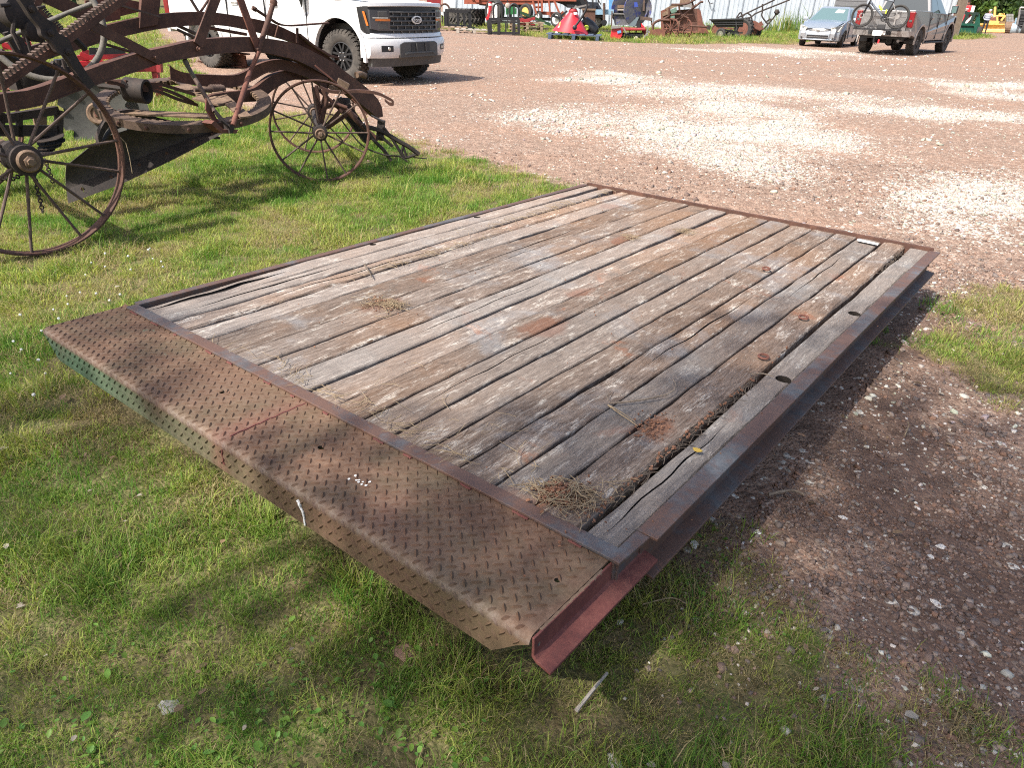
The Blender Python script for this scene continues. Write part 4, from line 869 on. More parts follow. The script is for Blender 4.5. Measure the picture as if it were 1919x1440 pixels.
washer('rusty ring washer lying near the far round hole', 2.076, 1.78); washer('rusty ring washer farthest up the boards', 1.715, 2.30); washer('rusty ring washer beside the ragged joint', 2.10, 1.288)
m = MB(); q = [bp(1.89, 3.215, 0.006), bp(2.005, 3.20, 0.006), bp(2.012, 3.165, 0.005), bp(1.90, 3.17, 0.006)]; m.prism(q, (0, 0, 0.0015)); ob(m, 'paper_label', MT['white'], None, None, 0, 'blank white paper label on the far end of the boards', 'label', loc=q[0])
m = MB(); 
for a in range(1): m.prism([bp(2.20 + 0.014 * math.cos(t) * (1 + .2 * math.sin(3 * t)), 0.545 + 0.010 * math.sin(t), 0.006) for t in [k * 0.628 for k in range(10)]], (0, 0, 0.0012))
ob(m, 'yellow_leaf', simple('yellow_leaf', (0.5, 0.33, 0.05), None, 9, 0.7), None, None, 0, 'small yellow leaf on the outermost board', 'leaf', loc=bp(2.2, .545, .006))

# ------------------------------------------------------------------ odds and ends on the ground near by
def flat_stone(label, px, py, sz, mat, cat, name, h=0.5, group=None, rz=None, asp=1.0):
    g = P(px, py); g.z = float(gz(np.array([g.x]), np.array([g.y]))[0]); m = MB(); ring = []; k = 9
    for lay, (s, z) in enumerate(((0.8, -0.2), (1.0, 0.25), (0.72, 0.75))):
        ring.append([g + Matrix.Rotation(rz or 0, 3, 'Z') @ Vector((math.cos(t) * sz * s * (1 + 0.35 * math.sin(t * 2 + px)) * asp, math.sin(t) * sz * s * (1 + 0.25 * math.cos(t * 3 + py)), z * sz * h)) for t in [6.283 * q / k for q in range(k)]])
    m.loft(ring); return ob(m, name, mat, None, 30, 0, label, cat, group, None, g)
pale = simple('pale_limestone', (0.74, 0.71, 0.65), (0.5, 0.46, 0.41), 60, 0.9, bmp=0.5)
flat_stone('triangular grey slab of stone in the grass near the bottom left', 318, 1325, 0.021, simple('grey_slate', (0.33, 0.31, 0.29), (0.2, 0.19, 0.17), 40, 0.9), 'stone', 'flat_stone', 0.3, rz=0.3, asp=1.35)
flat_stone('reddish stone half sunk below the tread plate', 757, 1222, 0.03, simple('red_sandstone', (0.26, 0.16, 0.12), (0.18, 0.105, 0.08), 40, 0.9), 'stone', 'flat_stone', 0.3)
for lab, x, y, s in (('long white chip beside the rusty corner of the platform', 1302, 1015, .018), ('round white stone on dirt below the right rail', 1420, 995, .016), ('white chip lying alone on dirt under the right rail', 1580, 968, .014), ('large white chip pair at the far right of the dirt', 1765, 1020, .017),
                     ('rounded white stone in the dirt right of the grass edge', 1745, 1040, .014), ('pointed white stone right of the grass', 1755, 1130, .016), ('white quartz lump at the bottom edge in grass', 1152, 1428, .02), ('white chip in grass by the rusty rail end', 1163, 1162, .012)):
    flat_stone(lab, x, y, s * .75, pale, 'stone', 'white_stone', 0.55, 'larger white stones on the near ground', rz=x, asp=1.3)
def gstick(label, a, b, r, mat, bend=0.02):
    p, q = P(*a, 0.012), P(*b, 0.016); c = p.lerp(q, .5) + Vector((bend, bend, 0.004)); m = MB(); w = smooth_pts([p, c, q], 8)
    m.tube(w, [r * (1 - 0.35 * i / len(w)) * random.uniform(.85, 1.1) for i in range(len(w))], 6); ob(m, 'stick', mat, None, 40, 0, label, 'stick', None, None, p)
gstick('grey split stick lying in the near grass below the rail', (1080, 1333), (1138, 1262), 0.0055, MT['greywood'], 0.004)
gstick('pale brown stick on the dirt beside the rail', (1440, 927), (1508, 928), 0.006, MT['twig'])
gstick('dark thin stick against the ground under the rail', (1338, 978), (1378, 992), 0.005, MT['bark'])
gstick('thin dry stem lying over dirt at the right', (1695, 818), (1700, 790), 0.0025, MT['straw'])
gstick('long thin straw stem over grass below the tread plate', (1205, 1133), (1288, 1133), 0.0018, MT['straw'])
# white clover heads in the lawn
proto = None
for x, y in ((85, 700), (125, 555), (197, 500), (245, 505), (160, 515), (150, 548), (100, 580), (127, 570), (180, 550), (205, 563), (225, 552), (286, 485), (302, 490), (171, 492), (78, 620), (110, 597), (38, 590), (25, 640), (20, 700), (63, 740), (72, 675), (40, 655), (305, 500), (240, 480), (278, 468), (281, 465), (197, 475)):
    g = P(x, y, 0.045)
    if proto is None:
        m = MB(True)
        for k in range(60):
            d = Vector((random.gauss(0, 1), random.gauss(0, 1), random.gauss(0.35, 0.8))).normalized(); c = d * 0.009; m.tube([d * 0.003, c], [0.0022, 0.001], 4)
        proto = ob(m, 'clover_flower', MT['white'], None, None, 0, 'small round white clover flower in the lawn', 'flower', 'white clover flowers in the lawn left of the platform')
        m = MB(True); m.tube([(0, 0, -0.052), (0.002, 0.001, -0.02), (0, 0, 0)], 0.0011, 5); ob(m, 'stem', TREELEAF if False else MT['green'], proto); f = proto
    else: f = copy_tree(proto)
    f.location = g; f.rotation_euler = (random.uniform(-.3, .3), random.uniform(-.3, .3), random.uniform(0, 6)); s = random.uniform(0.5, 0.8); f.scale = (s, s, s)

# ------------------------------------------------------------------ the old pull grader
GN = Vector((-0.766, 0.643, 0)); GU = Vector((0.643, 0.766, 0))         # across (away from the camera) and forward
RW = Vector((-2.86, 4.21, 0.56))
GR = T('road_grader', 'old rusty pull type road grader with spoked iron wheels and curved beams', 'road grader', (RW.x + GN.x * .8 + GU.x * 1.3, RW.y + GN.y * .8 + GU.y * 1.3, 0))
_a = RW + GN * 0.22; _b = RW + GU * 2.75 + GN * 0.80
NP = VPlane(_a, _b)
_a = RW + GN * 1.35; _b = RW + GU * 2.75 + GN * 1.05
FP = VPlane(_a, _b)
_a = RW + GN * 0.80; _b = RW + GU * 2.75 + GN * 0.92
MP = VPlane(_a, _b)
WP = VPlane(RW + GN * 0.05, RW + GN * 0.05 + GU)                          # plane just inside the rear wheel
RU, RD, RP_, RDU, GV = MT['rust'], MT['rust_dark'], MT['rust_pipe'], MT['rust_dusty'], MT['galv']

def spoked_wheel(c, nrm, R, width, ns, hub_r, hub_l, rod, spin=0.0):
    nrm = Vector(nrm).normalized(); c = Vector(c); w = E('wheel', GR)
    m = MB(); t = 0.010
    m.lathe([(R, -width / 2), (R, width / 2), (R - t, width / 2), (R - t * 1.3, width / 4), (R - t * 2.0, 0), (R - t * 1.3, -width / 4), (R - t, -width / 2)], c, nrm, 72, True); ob(m, 'rim', MT['rust'], w, 40)
    m = MB(); h = hub_l / 2
    m.lathe([(0.02, -h), (hub_r * 0.62, -h), (hub_r * 0.95, -h * 0.95), (hub_r, -h * 0.7), (hub_r, -h * 0.35), (hub_r * 0.8, -h * 0.25), (hub_r * 0.78, h * 0.25), (hub_r, h * 0.35), (hub_r, h * 0.8), (hub_r * 0.7, h), (0.02, h)], c, nrm, 28); ob(m, 'hub', RD, w, 40)
    m = MB(); o = -nrm
    m.lathe([(hub_r * 0.62, 0), (hub_r * 0.72, 0.02), (hub_r * 0.6, 0.035), (hub_r * 0.45, 0.03)], c + o * (h - 0.005), o, 24); m.lathe([(hub_r * 0.36, 0), (hub_r * 0.36, 0.045), (hub_r * 0.24, 0.05), (hub_r * 0.22, 0.062), (0.001, 0.062)], c + o * h, o, 6); ob(m, 'axle_nut', MT['rust_dusty'], w, 30)
    e = nrm.cross(Vector((0, 0, 1))).normalized(); f = e.cross(nrm)
    for k in range(ns):
        a = spin + 2 * math.pi * k / ns; s = 1 if k % 2 else -1
        d = e * math.cos(a) + f * math.sin(a); d2 = e * math.cos(a + 0.05 * s) + f * math.sin(a + 0.05 * s)
        m = MB(); m.tube([c + d * hub_r * 0.85 + nrm * (s * hub_l * 0.26), c + d2 * (R - t * 2.6) + nrm * (s * width * 0.08), c + d2 * (R - t) + nrm * (s * width * 0.08)], [rod, rod * 0.9, rod * 1.5], 7); ob(m, 'spoke', RP_, w, 50)
    return w
FA = Vector((-0.287, 0.958, 0))                                           # front axle line, steered
FW1 = Vector((-1.684, 6.313, 0.41)); FW2 = FW1 + FA * 1.26; FM = (FW1 + FW2) / 2
spoked_wheel(RW, GN, 0.56, 0.085, 14, 0.088, 0.22, 0.0095, 0.12)
spoked_wheel(RW + GN * 1.72, GN, 0.56, 0.085, 14, 0.088, 0.22, 0.0095, 0.3)
spoked_wheel(FW1, FA, 0.41, 0.05, 12, 0.062, 0.17, 0.0078, 0.02)
spoked_wheel(FW2 + Vector((0, 0, 0)), FA, 0.40, 0.05, 12, 0.062, 0.17, 0.0078, 0.25)
m = MB(); m.tube([RW + GN * 0.02, RW + GN * 0.12, RW + GN * 0.2, RW + GN * 0.22, RW + GN * 0.5, RW + GN * 0.52, RW + GN * 1.7], [0.06, 0.066, 0.055, 0.062, 0.06, 0.036, 0.036], 16); ob(m, 'rear_axle', MT['rust_dusty'], GR, 40)
m = MB(); m.tube([FW1 + FA * 0.04, FW1 + FA * 0.2, FM + Vector((0, 0, 0.05)), FW2 - FA * 0.2, FW2], [0.024, 0.03, 0.04, 0.03, 0.024], 10); ob(m, 'front_axle', RD, GR, 40)

def beam(name, plane, top, bot, mat, web=0.010, flange=0.06, n=30, off=0.0, tf=True):
    A = smooth_pts([plane(x, y, off) for x, y in top], n); B = smooth_pts([plane(x, y, off) for x, y in bot], n)
    A = resample(A, n); B = resample(B, n); d = plane.n
    m = MB(); m.strip(A, B, d * web)
    up = Vector((0, 0, 0.008))
    if tf: m.strip([p + d * web * 1.02 for p in A], [p + d * flange for p in A], -up)
    m.strip([p - d * 0.004 for p in B], [p + d * flange for p in B], up)
    return ob(m, name, mat, GR, 35, 0.0)
NT = [(-140, 200), (-60, 187), (0, 176), (50, 170), (87, 159), (160, 132), (240, 105), (275, 95), (320, 86), (360, 76), (407, 71), (466, 69), (495, 71), (530, 76), (560, 83), (590, 98), (625, 117), (650, 136), (675, 154), (695, 171), (714, 193), (718, 218)]
NB = [(-140, 236), (-60, 222), (0, 211), (68, 200), (110, 185), (160, 166), (247, 137), (301, 119), (347, 110), (400, 101), (464, 97), (500, 99), (530, 106), (560, 114), (600, 136), (625, 151), (650, 172), (675, 194), (695, 210), (708, 221)]
beam('main_beam', NP, NT, NB, RU, 0.012, 0.075, 46)
FT = [(-60, 118), (40, 92), (110, 72), (187, 50), (262, 32), (302, 26), (335, 23), (397, 22), (450, 30), (497, 39), (530, 51), (575, 74), (605, 96), (640, 128), (672, 165), (690, 195)]
FB = [(-60, 150), (40, 125), (110, 104), (160, 89), (207, 74), (271, 59), (319, 51), (394, 46), (459, 54), (527, 72), (560, 84), (605, 112), (640, 148), (665, 178), (684, 203)]
beam('main_beam', FP, FT, FB, RU, 0.012, 0.075, 40)
beam('drawbar_arm', NP, [(388, 183), (396, 178), (405, 176), (430, 172), (460, 169), (474, 166), (484, 160), (500, 147), (520, 136), (550, 129), (575, 132), (600, 143), (622, 160)], [(392, 205), (398, 203), (408, 200), (430, 196), (450, 192), (474, 190), (486, 189), (500, 178), (512, 168), (540, 152), (560, 149), (590, 152), (612, 168)], RU, 0.010, 0.05, 34, 0.16)
beam('drawbar_arm', FP, [(318, 121), (325, 128), (340, 134), (360, 138), (395, 140), (436, 141), (455, 136), (480, 122), (502, 114), (525, 111), (550, 116), (580, 127), (615, 146)], [(320, 148), (328, 152), (345, 156), (370, 160), (399, 163), (430, 164), (452, 160), (467, 154), (482, 146), (500, 136), (525, 131), (550, 136), (580, 147), (612, 165)], RU, 0.010, 0.05, 34, -0.25)
# turntable ring
RCc = MP(347, 188); vh = Vector((RCc.x, RCc.y, 0)).normalized(); e1 = Vector((vh.y, -vh.x, 0)); tl = math.radians(9.0); e2 = vh * math.cos(tl) + Vector((0, 0, 1)) * math.sin(tl); e3 = e1.cross(e2)
RR = 145 * (RCc - Vector((0, 0, H))).length / FPX / 1.10
def rp(a, r, z=0.0): return RCc + (e1 * math.cos(a) + e2 * math.sin(a)) * (r * RR) + e3 * z
m = MB(); N_ = 64; so, si, bo, bi = [], [], [], []
sec = [(1.0, 0.010), (1.0, -0.048), (0.98, -0.048), (0.98, -0.004), (0.86, -0.004), (0.86, 0.010)]
vs = []; fs = []
for k in range(N_):
    for r, z in sec: vs.append(rp(6.28319 * k / N_, r, z))
for k in range(N_):
    for j in range(6): fs.append((k * 6 + j, k * 6 + (j + 1) % 6, ((k + 1) % N_) * 6 + (j + 1) % 6, ((k + 1) % N_) * 6 + j))
m.add(vs, fs); ring = ob(m, 'turntable_ring', rusty('ring_rust', (0.085, 0.056, 0.041), (0.04, 0.027, 0.022), (0.17, 0.115, 0.08), sc=7), GR, 30)
for k in range(64):                                                        # teeth on the inside of the ring
    a0 = 6.28319 * (k + 0.2) / 64; a1 = 6.28319 * (k + 0.75) / 64
    m = MB(); m.loft([[rp(a0, 0.862, 0.008), rp(a0, 0.832, 0.008), rp(a0, 0.832, -0.02), rp(a0, 0.862, -0.02)], [rp(a1, 0.862, 0.008), rp(a1, 0.832, 0.008), rp(a1, 0.832, -0.02), rp(a1, 0.862, -0.02)]]); ob(m, 'tooth', RDU, ring)
for a, r in ((3.9, .9), (4.25, .9), (4.7, .9), (5.0, .9), (5.3, .9)):
    m = MB(); c = rp(a, 1.0, -0.022); d = (c - RCc - e3 * -0.045).normalized(); m.lathe([(0.014, 0), (0.014, 0.01), (0.008, 0.014)], c, d, 6); ob(m, 'bolt', RU, ring)
# struts across the ring, the worm gear and its straps
def ringplate(a, b, w, z, name, mat, t=0.012):
    p = RCc + e1 * (a[0] * RR) + e2 * (a[1] * RR) + e3 * z; q = RCc + e1 * (b[0] * RR) + e2 * (b[1] * RR) + e3 * z; m = MB(); m.bar(p, q, w, t, e3); return ob(m, name, mat, GR)
ringplate((0.25, 0.75), (0.62, -0.86), 0.085, 0.028, 'cross_plate', RDU); ringplate((-0.10, 0.90), (0.20, 0.05), 0.075, 0.026, 'cross_plate', RDU)
ringplate((0.16, -0.05), (0.44, -0.34), 0.15, 0.035, 'cross_plate', RDU); ringplate((-0.75, -0.28), (0.28, -0.55), 0.10, -0.02, 'cross_plate', RDU)
ringplate((-0.1, 0.35), (0.5, 0.3), 0.12, 0.03, 'cross_plate', RDU)
gp = MP(262, 178) + Vector((0, 0, 0.03)); ga = (e1 * 0.85 - e2 * 0.45).normalized(); m = MB()
m.lathe([(0.05, -0.10), (0.085, -0.09), (0.085, 0.06), (0.07, 0.065), (0.062, 0.05), (0.058, -0.05), (0.001, -0.05)], gp, ga, 24); ob(m, 'gear_housing', RD, GR, 40)
m = MB(); m.tube([gp - ga * 0.12, gp - ga * 0.30], 0.018, 8); ob(m, 'worm_shaft', RD, GR, 40)
for pts in (((236, 153), (262, 158), (300, 158), (330, 166), (365, 177)), ((262, 163), (300, 165), (340, 180), (365, 193)), ((268, 168), (300, 172), (335, 186), (372, 197)), ((200, 153), (225, 158), (245, 168), (252, 170))):
    m = MB(); q = smooth_pts([MP(x, y) + Vector((0, 0, 0.0)) for x, y in pts], 14); m.strip([p + Vector((0, 0, .012)) for p in q], [p - Vector((0, 0, .012)) for p in q], MP.n * 0.03); ob(m, 'strap', RU, GR)
m = MB(); m.tube([MP(364, 168), MP(385, 168), MP(400, 167), MP(418, 167)], [0.016, 0.02, 0.03, 0.03], 10); m.tube([MP(395 + k * 2.2, 167) + Vector((0, 0, .004 * (k % 2))) for k in range(11)], 0.034, 10); ob(m, 'spring_rod', RP_, GR, 40)
# blade
bl0 = P(128, 380, 0.03); bdir = Vector((0.80, 0.60, 0)).normalized()
BPl = VPlane(bl0, bl0 + bdir)
topc = [(124, 311), (150, 290), (178, 268), (205, 254), (250, 240), (290, 233), (345, 226), (418, 232)]; botc = [(128, 380), (172, 364), (205, 352), (235, 340), (280, 319), (322, 299), (368, 275), (424, 245)]
A = resample([BPl(x, y) for x, y in topc], 24); B = resample([BPl(x, y) for x, y in botc], 24); nbk = BPl.n if BPl.n.y > 0 else -BPl.n
rows = []
for t in (0, .2, .4, .6, .8, 1.0): rows.append([a.lerp(b, t) + nbk * (0.07 * math.sin(t * math.pi) ** 1.0) for a, b in zip(A, B)])
m = MB(); 
front = rows; back = [[p + nbk * 0.014 for p in r] for r in rows]
m.loft([[front[i][k] for i in range(6)] + [back[i][k] for i in range(5, -1, -1)] for k in range(24)]); ob(m, 'moldboard', MT['blade'], GR, 50)
m = MB(); A2 = [a.lerp(b, 0.70) - nbk * 0.012 + nbk * 0.055 for a, b in zip(A, B)]; B2 = [b - nbk * 0.02 for b in B]; m.strip(A2, B2, nbk * 0.016); ob(m, 'cutting_edge', RD, GR)
for i in (2, 6, 10, 14, 18, 21):
    c = A2[i].lerp(B2[i], 0.35); m = MB(); m.lathe([(0.012, 0), (0.012, 0.008)], c, -nbk, 8); ob(m, 'bolt', RU, GR)
# curved arms that carry the blade below the ring
q = [MP(x, y) for x, y in ((186, 268), (192, 250), (203, 232), (215, 222), (232, 216), (252, 215), (275, 222), (310, 232), (360, 240), (410, 243))]; q = smooth_pts(q, 36)
m = MB(); m.strip([p + Vector((0, 0, .035)) for p in q], [p - Vector((0, 0, .02)) for p in q], MP.n * 0.05); m.strip([p - Vector((0, 0, .055)) for p in q[4:]], [p - Vector((0, 0, .075)) for p in q[4:]], MP.n * 0.05); ob(m, 'blade_arm', RD, GR, 40)
# braces, links and rods
def flatbar(name, plane, a, b, w, t, mat=RU, off=-0.012): 
    p, q = plane(*a, off), plane(*b, off); m = MB(); m.bar(p, q, t, w, Vector((0, 0, 1)) if abs((q - p).normalized().z) < .9 else plane.d); return ob(m, name, mat, GR)
flatbar('brace', NP, (414, -30), (371, 84), 0.075, 0.012); flatbar('brace', NP, (440, -30), (484, 92), 0.062, 0.012, MT['rust_red'])
flatbar('brace', NP, (160, 40), (300, 113), 0.062, 0.012); flatbar('brace', NP, (200, 2), (300, 31), 0.012, 0.012, RP_, 0.3)
for a, b, r, pl, mt in (((200, 3), (292, 29), .009, FP, RU), ((292, 29), (366, 62), .011, FP, RP_), ((318, 41), (366, 63), .011, FP, RP_), ((332, 55), (366, 71), .011, FP, RP_), ((350, -14), (382, 38), .012, FP, RP_), ((398, -12), (360, 46), .01, FP, RU),
                        ((163, 72), (256, 100), .010, FP, RU), ((393, 52), (462, 64), .012, FP, MT['rust_red']), ((346, 114), (367, 150), .016, NP, GV), ((366, 148), (402, 209), .0165, NP, RP_), ((402, 207), (428, 238), .013, NP, RD), ((346, 111), (352, 124), .018, NP, GV)):
    m = MB(); oa, ob2 = (.04, .04) if a[1] < 140 or a[0] < 340 else ((-.08, -.26) if a[1] < 200 else (-.26, -.32)); m.tube([pl(*a, oa), pl(*b, ob2)], r, 8); ob(m, 'rod', mt, GR, 50)
m = MB(); m.tube([NP(519, -20, -.02), NP(514, 0, -.02)], .016, 10); m.lathe([(0.001, -.03), (.022, -.024), (.03, 0), (.022, .024), (.001, .03)], NP(513, 4, -.02), (0, 0, 1), 14); m.tube([NP(512, 6, -.02), NP(502, 40, -.02), NP(490, 75, -.02), NP(482, 100, -.02)], [.018, .022, .020, .016], 10); ob(m, 'lift_link', RU, GR, 50)
m = MB(); m.tube([NP(486, 95, -.03), NP(466, 140, -.03)], .0165, 10); m.tube([NP(468, 135, -.06), NP(436, 236, -.30)], .0195, 12); ob(m, 'lift_link', MT['rust_red'], GR, 50)
# foot plate where the links meet the ring
m = MB(); m.prism([NP(x, y, -.24) for x, y in ((387, 184), (406, 222), (412, 228), (402, 230), (386, 205))], NP.n * 0.012); m.prism([NP(x, y, -.32) for x, y in ((402, 226), (420, 243), (446, 243), (444, 250), (416, 250), (396, 232))], NP.n * 0.10); ob(m, 'link_bracket', MT['rust_red'], GR)
m = MB(); m.prism([NP(x, y, -.34) for x, y in ((430, 233), (441, 236), (436, 250), (431, 250))], NP.n * 0.06); m.tube([NP(404, 213, -.3), NP(414, 226, -.32), NP(430, 238, -.33)], .007, 6); ob(m, 'clevis', RD, GR)
# rack bars with teeth, quadrant levers
def rack(plane, a, b, n_, side=1):
    p, q = plane(*a), plane(*b); d = (q - p); L = d.length; d.normalize(); up = plane.n.cross(d).normalized(); up = up if up.z > 0 else -up
    m = MB(); m.bar(p - up * 0.02, q - up * 0.02, 0.05, 0.038, up); r = ob(m, 'rack', RU, GR)
    for k in range(n_):
        c = p + d * (L * (k + .5) / n_) + up * 0.010
        m = MB(); m.bar(c - plane.n * 0.024, c + plane.n * 0.024, L / n_ * 0.45, 0.034, up); ob(m, 'tooth', RP_, r)
rack(NP, (-6, 157), (232, -12), 36); rack(FP, (40, 75), (70, -15), 14); rack(FP, (75, 15), (120, 62), 12)
def lever(plane, pts, w, off, name='lever_arm', bosses=()):
    q = smooth_pts([plane(x, y, off) for x, y in pts], 40); A, B = [], []
    for i, p in enumerate(q):
        d = (q[min(i + 1, len(q) - 1)] - q[max(i - 1, 0)]).normalized(); s = plane.n.cross(d).normalized(); t = i / (len(q) - 1); ww = w(t)
        A.append(p + s * ww); B.append(p - s * ww)
    m = MB(); m.strip(A, B, plane.n * 0.03); m.strip([a + plane.n * 0.0 - plane.n * .008 for a in A], [a * .85 + b * .15 - plane.n * .008 for a, b in zip(A, B)], plane.n * .01); o = ob(m, name, RD, GR, 40)
    for x, y in bosses:
        m = MB(); c = plane(x, y, off); m.lathe([(0.020, 0), (0.020, 0.010), (0.011, 0.014), (0.010, 0.022)], c, -plane.n if plane.n.y > 0 else plane.n, 14); ob(m, 'boss', RD, o)
lever(NP, [(46, -12), (52, 5), (66, 28), (83, 46), (94, 60), (106, 74), (120, 88), (130, 100), (142, 120), (156, 142), (172, 164)], lambda t: 0.032 + 0.026 * (math.exp(-((t - .37) / .07) ** 2) + math.exp(-((t - .58) / .08) ** 2) + 0.5 * math.exp(-((t - .03) / .06) ** 2)), -0.07, bosses=((58, 16), (94, 61), (127, 97)))
lever(FP, [(-20, 20), (0, 44), (16, 58), (28, 72), (44, 92), (52, 110)], lambda t: 0.05 - 0.02 * t, -0.1)
m = MB(); m.lathe([(0.05, -.06), (0.085, -.05), (0.085, .05), (0.05, .06)], NP(28, 24, .25), NP.n, 22); m.lathe([(0.03, -.04), (0.06, -.03), (0.06, .03), (0.03, .04)], NP(63, 58, .2), NP.n, 20); m.tube([NP(0, 10, .2), NP(18, 8, .2)], .012, 7); m.tube([NP(70, 15, .1), NP(84, 12, .1)], .010, 7); m.tube([NP(28, 30, .2), NP(24, 60, .2), NP(40, 92, .2)], .014, 7); m.tube([NP(40, 30, .2), NP(58, 98, .2)], .010, 7); ob(m, 'gear_cluster', RD, GR, 40)
# hand wheel
hc = NP(82, 44, .32); hv = (hc - Vector((0, 0, H))).normalized(); ha = e1; hb = Vector((0, 0, 1)) * 0.95 + vh * 0.3; hb.normalize()
hr = 92 * (hc - Vector((0, 0, H))).length / FPX / 1.2
m = MB(); m.tube([hc + ha * (math.cos(t) * hr) + hb * (math.sin(t) * hr) for t in [6.28319 * k / 48 for k in range(48)]], 0.020, 10, True); hw = ob(m, 'hand_wheel', GV, GR, 60)
for k in range(4):
    a = k * math.pi / 2 + 0.4; m = MB(); m.tube([hc, hc + (ha * math.cos(a) + hb * math.sin(a)) * hr * .5 + GN * 0.03, hc + (ha * math.cos(a) + hb * math.sin(a)) * hr], [.018, .013, .015], 8); ob(m, 'spoke', GV, hw, 50)
# operator platform boxes on the far side and pedals
m = MB(); m.strip([FP(160, 0, .1), FP(226, -4, .1)], [FP(160, 48, .1), FP(226, 36, .1)], FP.n * .02); m.strip([FP(226, -4, .11), FP(268, 4, .11)], [FP(226, 30, .11), FP(268, 20, .11)], FP.n * .02); ob(m, 'platform_plate', MT['rust_red'], GR)
m = MB(); m.strip([FP(266, -10, -.02), FP(302, -10, -.02)], [FP(262, 52, -.02), FP(296, 46, -.02)], FP.n * .05); ob(m, 'upright_post', RU, GR)
m = MB(); m.bar(FP(80, -10, .05), FP(160, 28, .05), .05, .09); m.bar(FP(60, -6, .15), FP(185, 42, .15), .03, .02); ob(m, 'platform_beam', RU, GR)
m = MB(); q = smooth_pts([FP(x, y, -.08) for x, y in ((475, 15), (490, 25), (510, 38), (525, 46), (545, 48), (575, 46), (614, 43))], 20); m.strip([p - FP.n * .03 + Vector((0, 0, .008)) for p in q], [p + FP.n * .03 + Vector((0, 0, .008)) for p in q], (0, 0, -.012)); m.tube([FP(473, 14, -.08), FP(480, 18, -.08)], .018, 8); m.prism([FP(x, y, -.03) for x, y in ((522, 46), (525, 70), (516, 68))], FP.n * .02); m.tube([FP(557, 52, -.05), FP(557, 80, -.05)], .012, 7); ob(m, 'foot_pedal', RU, GR)
m = MB(); q = smooth_pts([FP(x, y, -.06) for x, y in ((560, 62), (585, 82), (606, 95), (618, 102), (630, 104), (632, 108))], 16); m.strip([p - FP.n * .03 for p in q], [p + FP.n * .05 for p in q], (0, 0, -.02)); ob(m, 'step', RU, GR)
m = MB(); m.tube([NP(668, 140, .0), NP(676, 138, .0), NP(684, 142, .0)], .028, 10); ob(m, 'peg', MT['rust_dusty'], GR, 50)
for x, y in ((288, 107), (371, 91), (165, 150), (480, 92)):
    m = MB(); c = NP(x, y, -.014); m.lathe([(0.017, 0), (0.017, .01), (.009, .012), (.009, .03)], c, -NP.n if NP.n.y > 0 else NP.n, 6); ob(m, 'bolt', RU, GR)
# front axle fork, king pin and steering gear
AX = VPlane(FW1 + FA * 0.12, FW1 + FA * 0.12 + Vector((FA.y, -FA.x, 0)))
def axp(x, y, off=0.0): return AX(x, y, off)
for a, b, w, off in (((593, 160), (603, 232), .05, .1), ((612, 165), (598, 226), .045, .25), ((587, 163), (598, 235), .02, .02), ((640, 205), (610, 238), .035, .1), ((650, 214), (612, 240), .045, .2), ((598, 168), (648, 215), .03, .15)):
    m = MB(); m.bar(axp(*a, off), axp(*b, off), .03, w, FA); ob(m, 'axle_fork', RU, GR)
m = MB(); m.bar(axp(634, 188, .45), axp(690, 262, .5), .10, .09); m.bar(axp(650, 196, .35), axp(684, 246, .35), .05, .06); m.lathe([(.05, -.06), (.06, -.05), (.06, .05), (.05, .06)], axp(645, 197, .45), (0, 0, 1), 14); ob(m, 'kingpin_block', RD, GR)
m = MB(); m.bar(axp(632, 152, .35), axp(652, 163, .35), .10, .06); m.bar(axp(617, 162, .4), axp(640, 170, .4), .08, .03); ob(m, 'fifth_wheel', MT['rust_dusty'], GR)
m = MB(); m.bar(axp(590, 122, .2), axp(632, 156, .2), .04, .012); m.bar(axp(660, 185, .1), axp(688, 214, .1), .03, .012); ob(m, 'stay', MT['rust_red'], GR)
m = MB(); q = smooth_pts([axp(x, y, -.05) for x, y in ((600, 163), (618, 171), (640, 173), (665, 171), (690, 172), (710, 176), (725, 183), (737, 190), (737, 195), (730, 195), (722, 188))], 30); m.strip([p + Vector((0, 0, .012)) for p in q], [p - Vector((0, 0, .012)) for p in q], AX.n * .04); ob(m, 'hook_bar', RU, GR, 50)
m = MB(); m.strip([axp(697, 217, .1), axp(720, 228, .1)], [axp(702, 222, .1), axp(718, 230, .1)], AX.n * .1); m.bar(axp(715, 225, .15), axp(712, 262, .15), .06, .07); ob(m, 'beam_shoe', RD, GR)
# hitch tongue lying down to the ground
for pts, r in ((((690, 238), (716, 246), (748, 265), (766, 275), (785, 289)), .020), (((680, 232), (700, 262), (718, 280), (733, 301)), .016), (((718, 238), (736, 262), (750, 285), (757, 295)), .014), (((712, 254), (736, 274)), .014), (((757, 270), (753, 284), (760, 295), (785, 288)), .012), (((755, 272), (762, 294)), .010)):
    m = MB(); q = smooth_pts([axp(x, y, .1) for x, y in pts], 12); m.tube(q, r, 7); ob(m, 'hitch_bar', RD, GR, 50)
m = MB(); q = smooth_pts([axp(x, y, .0) for x, y in ((640, 225), (660, 252), (684, 276), (720, 290), (748, 293), (764, 303))], 24); m.tube(q, .007, 6); m.tube([axp(775, 295, .1), axp(800, 297, .1)], .006, 6); ob(m, 'cable', RD, GR, 50)
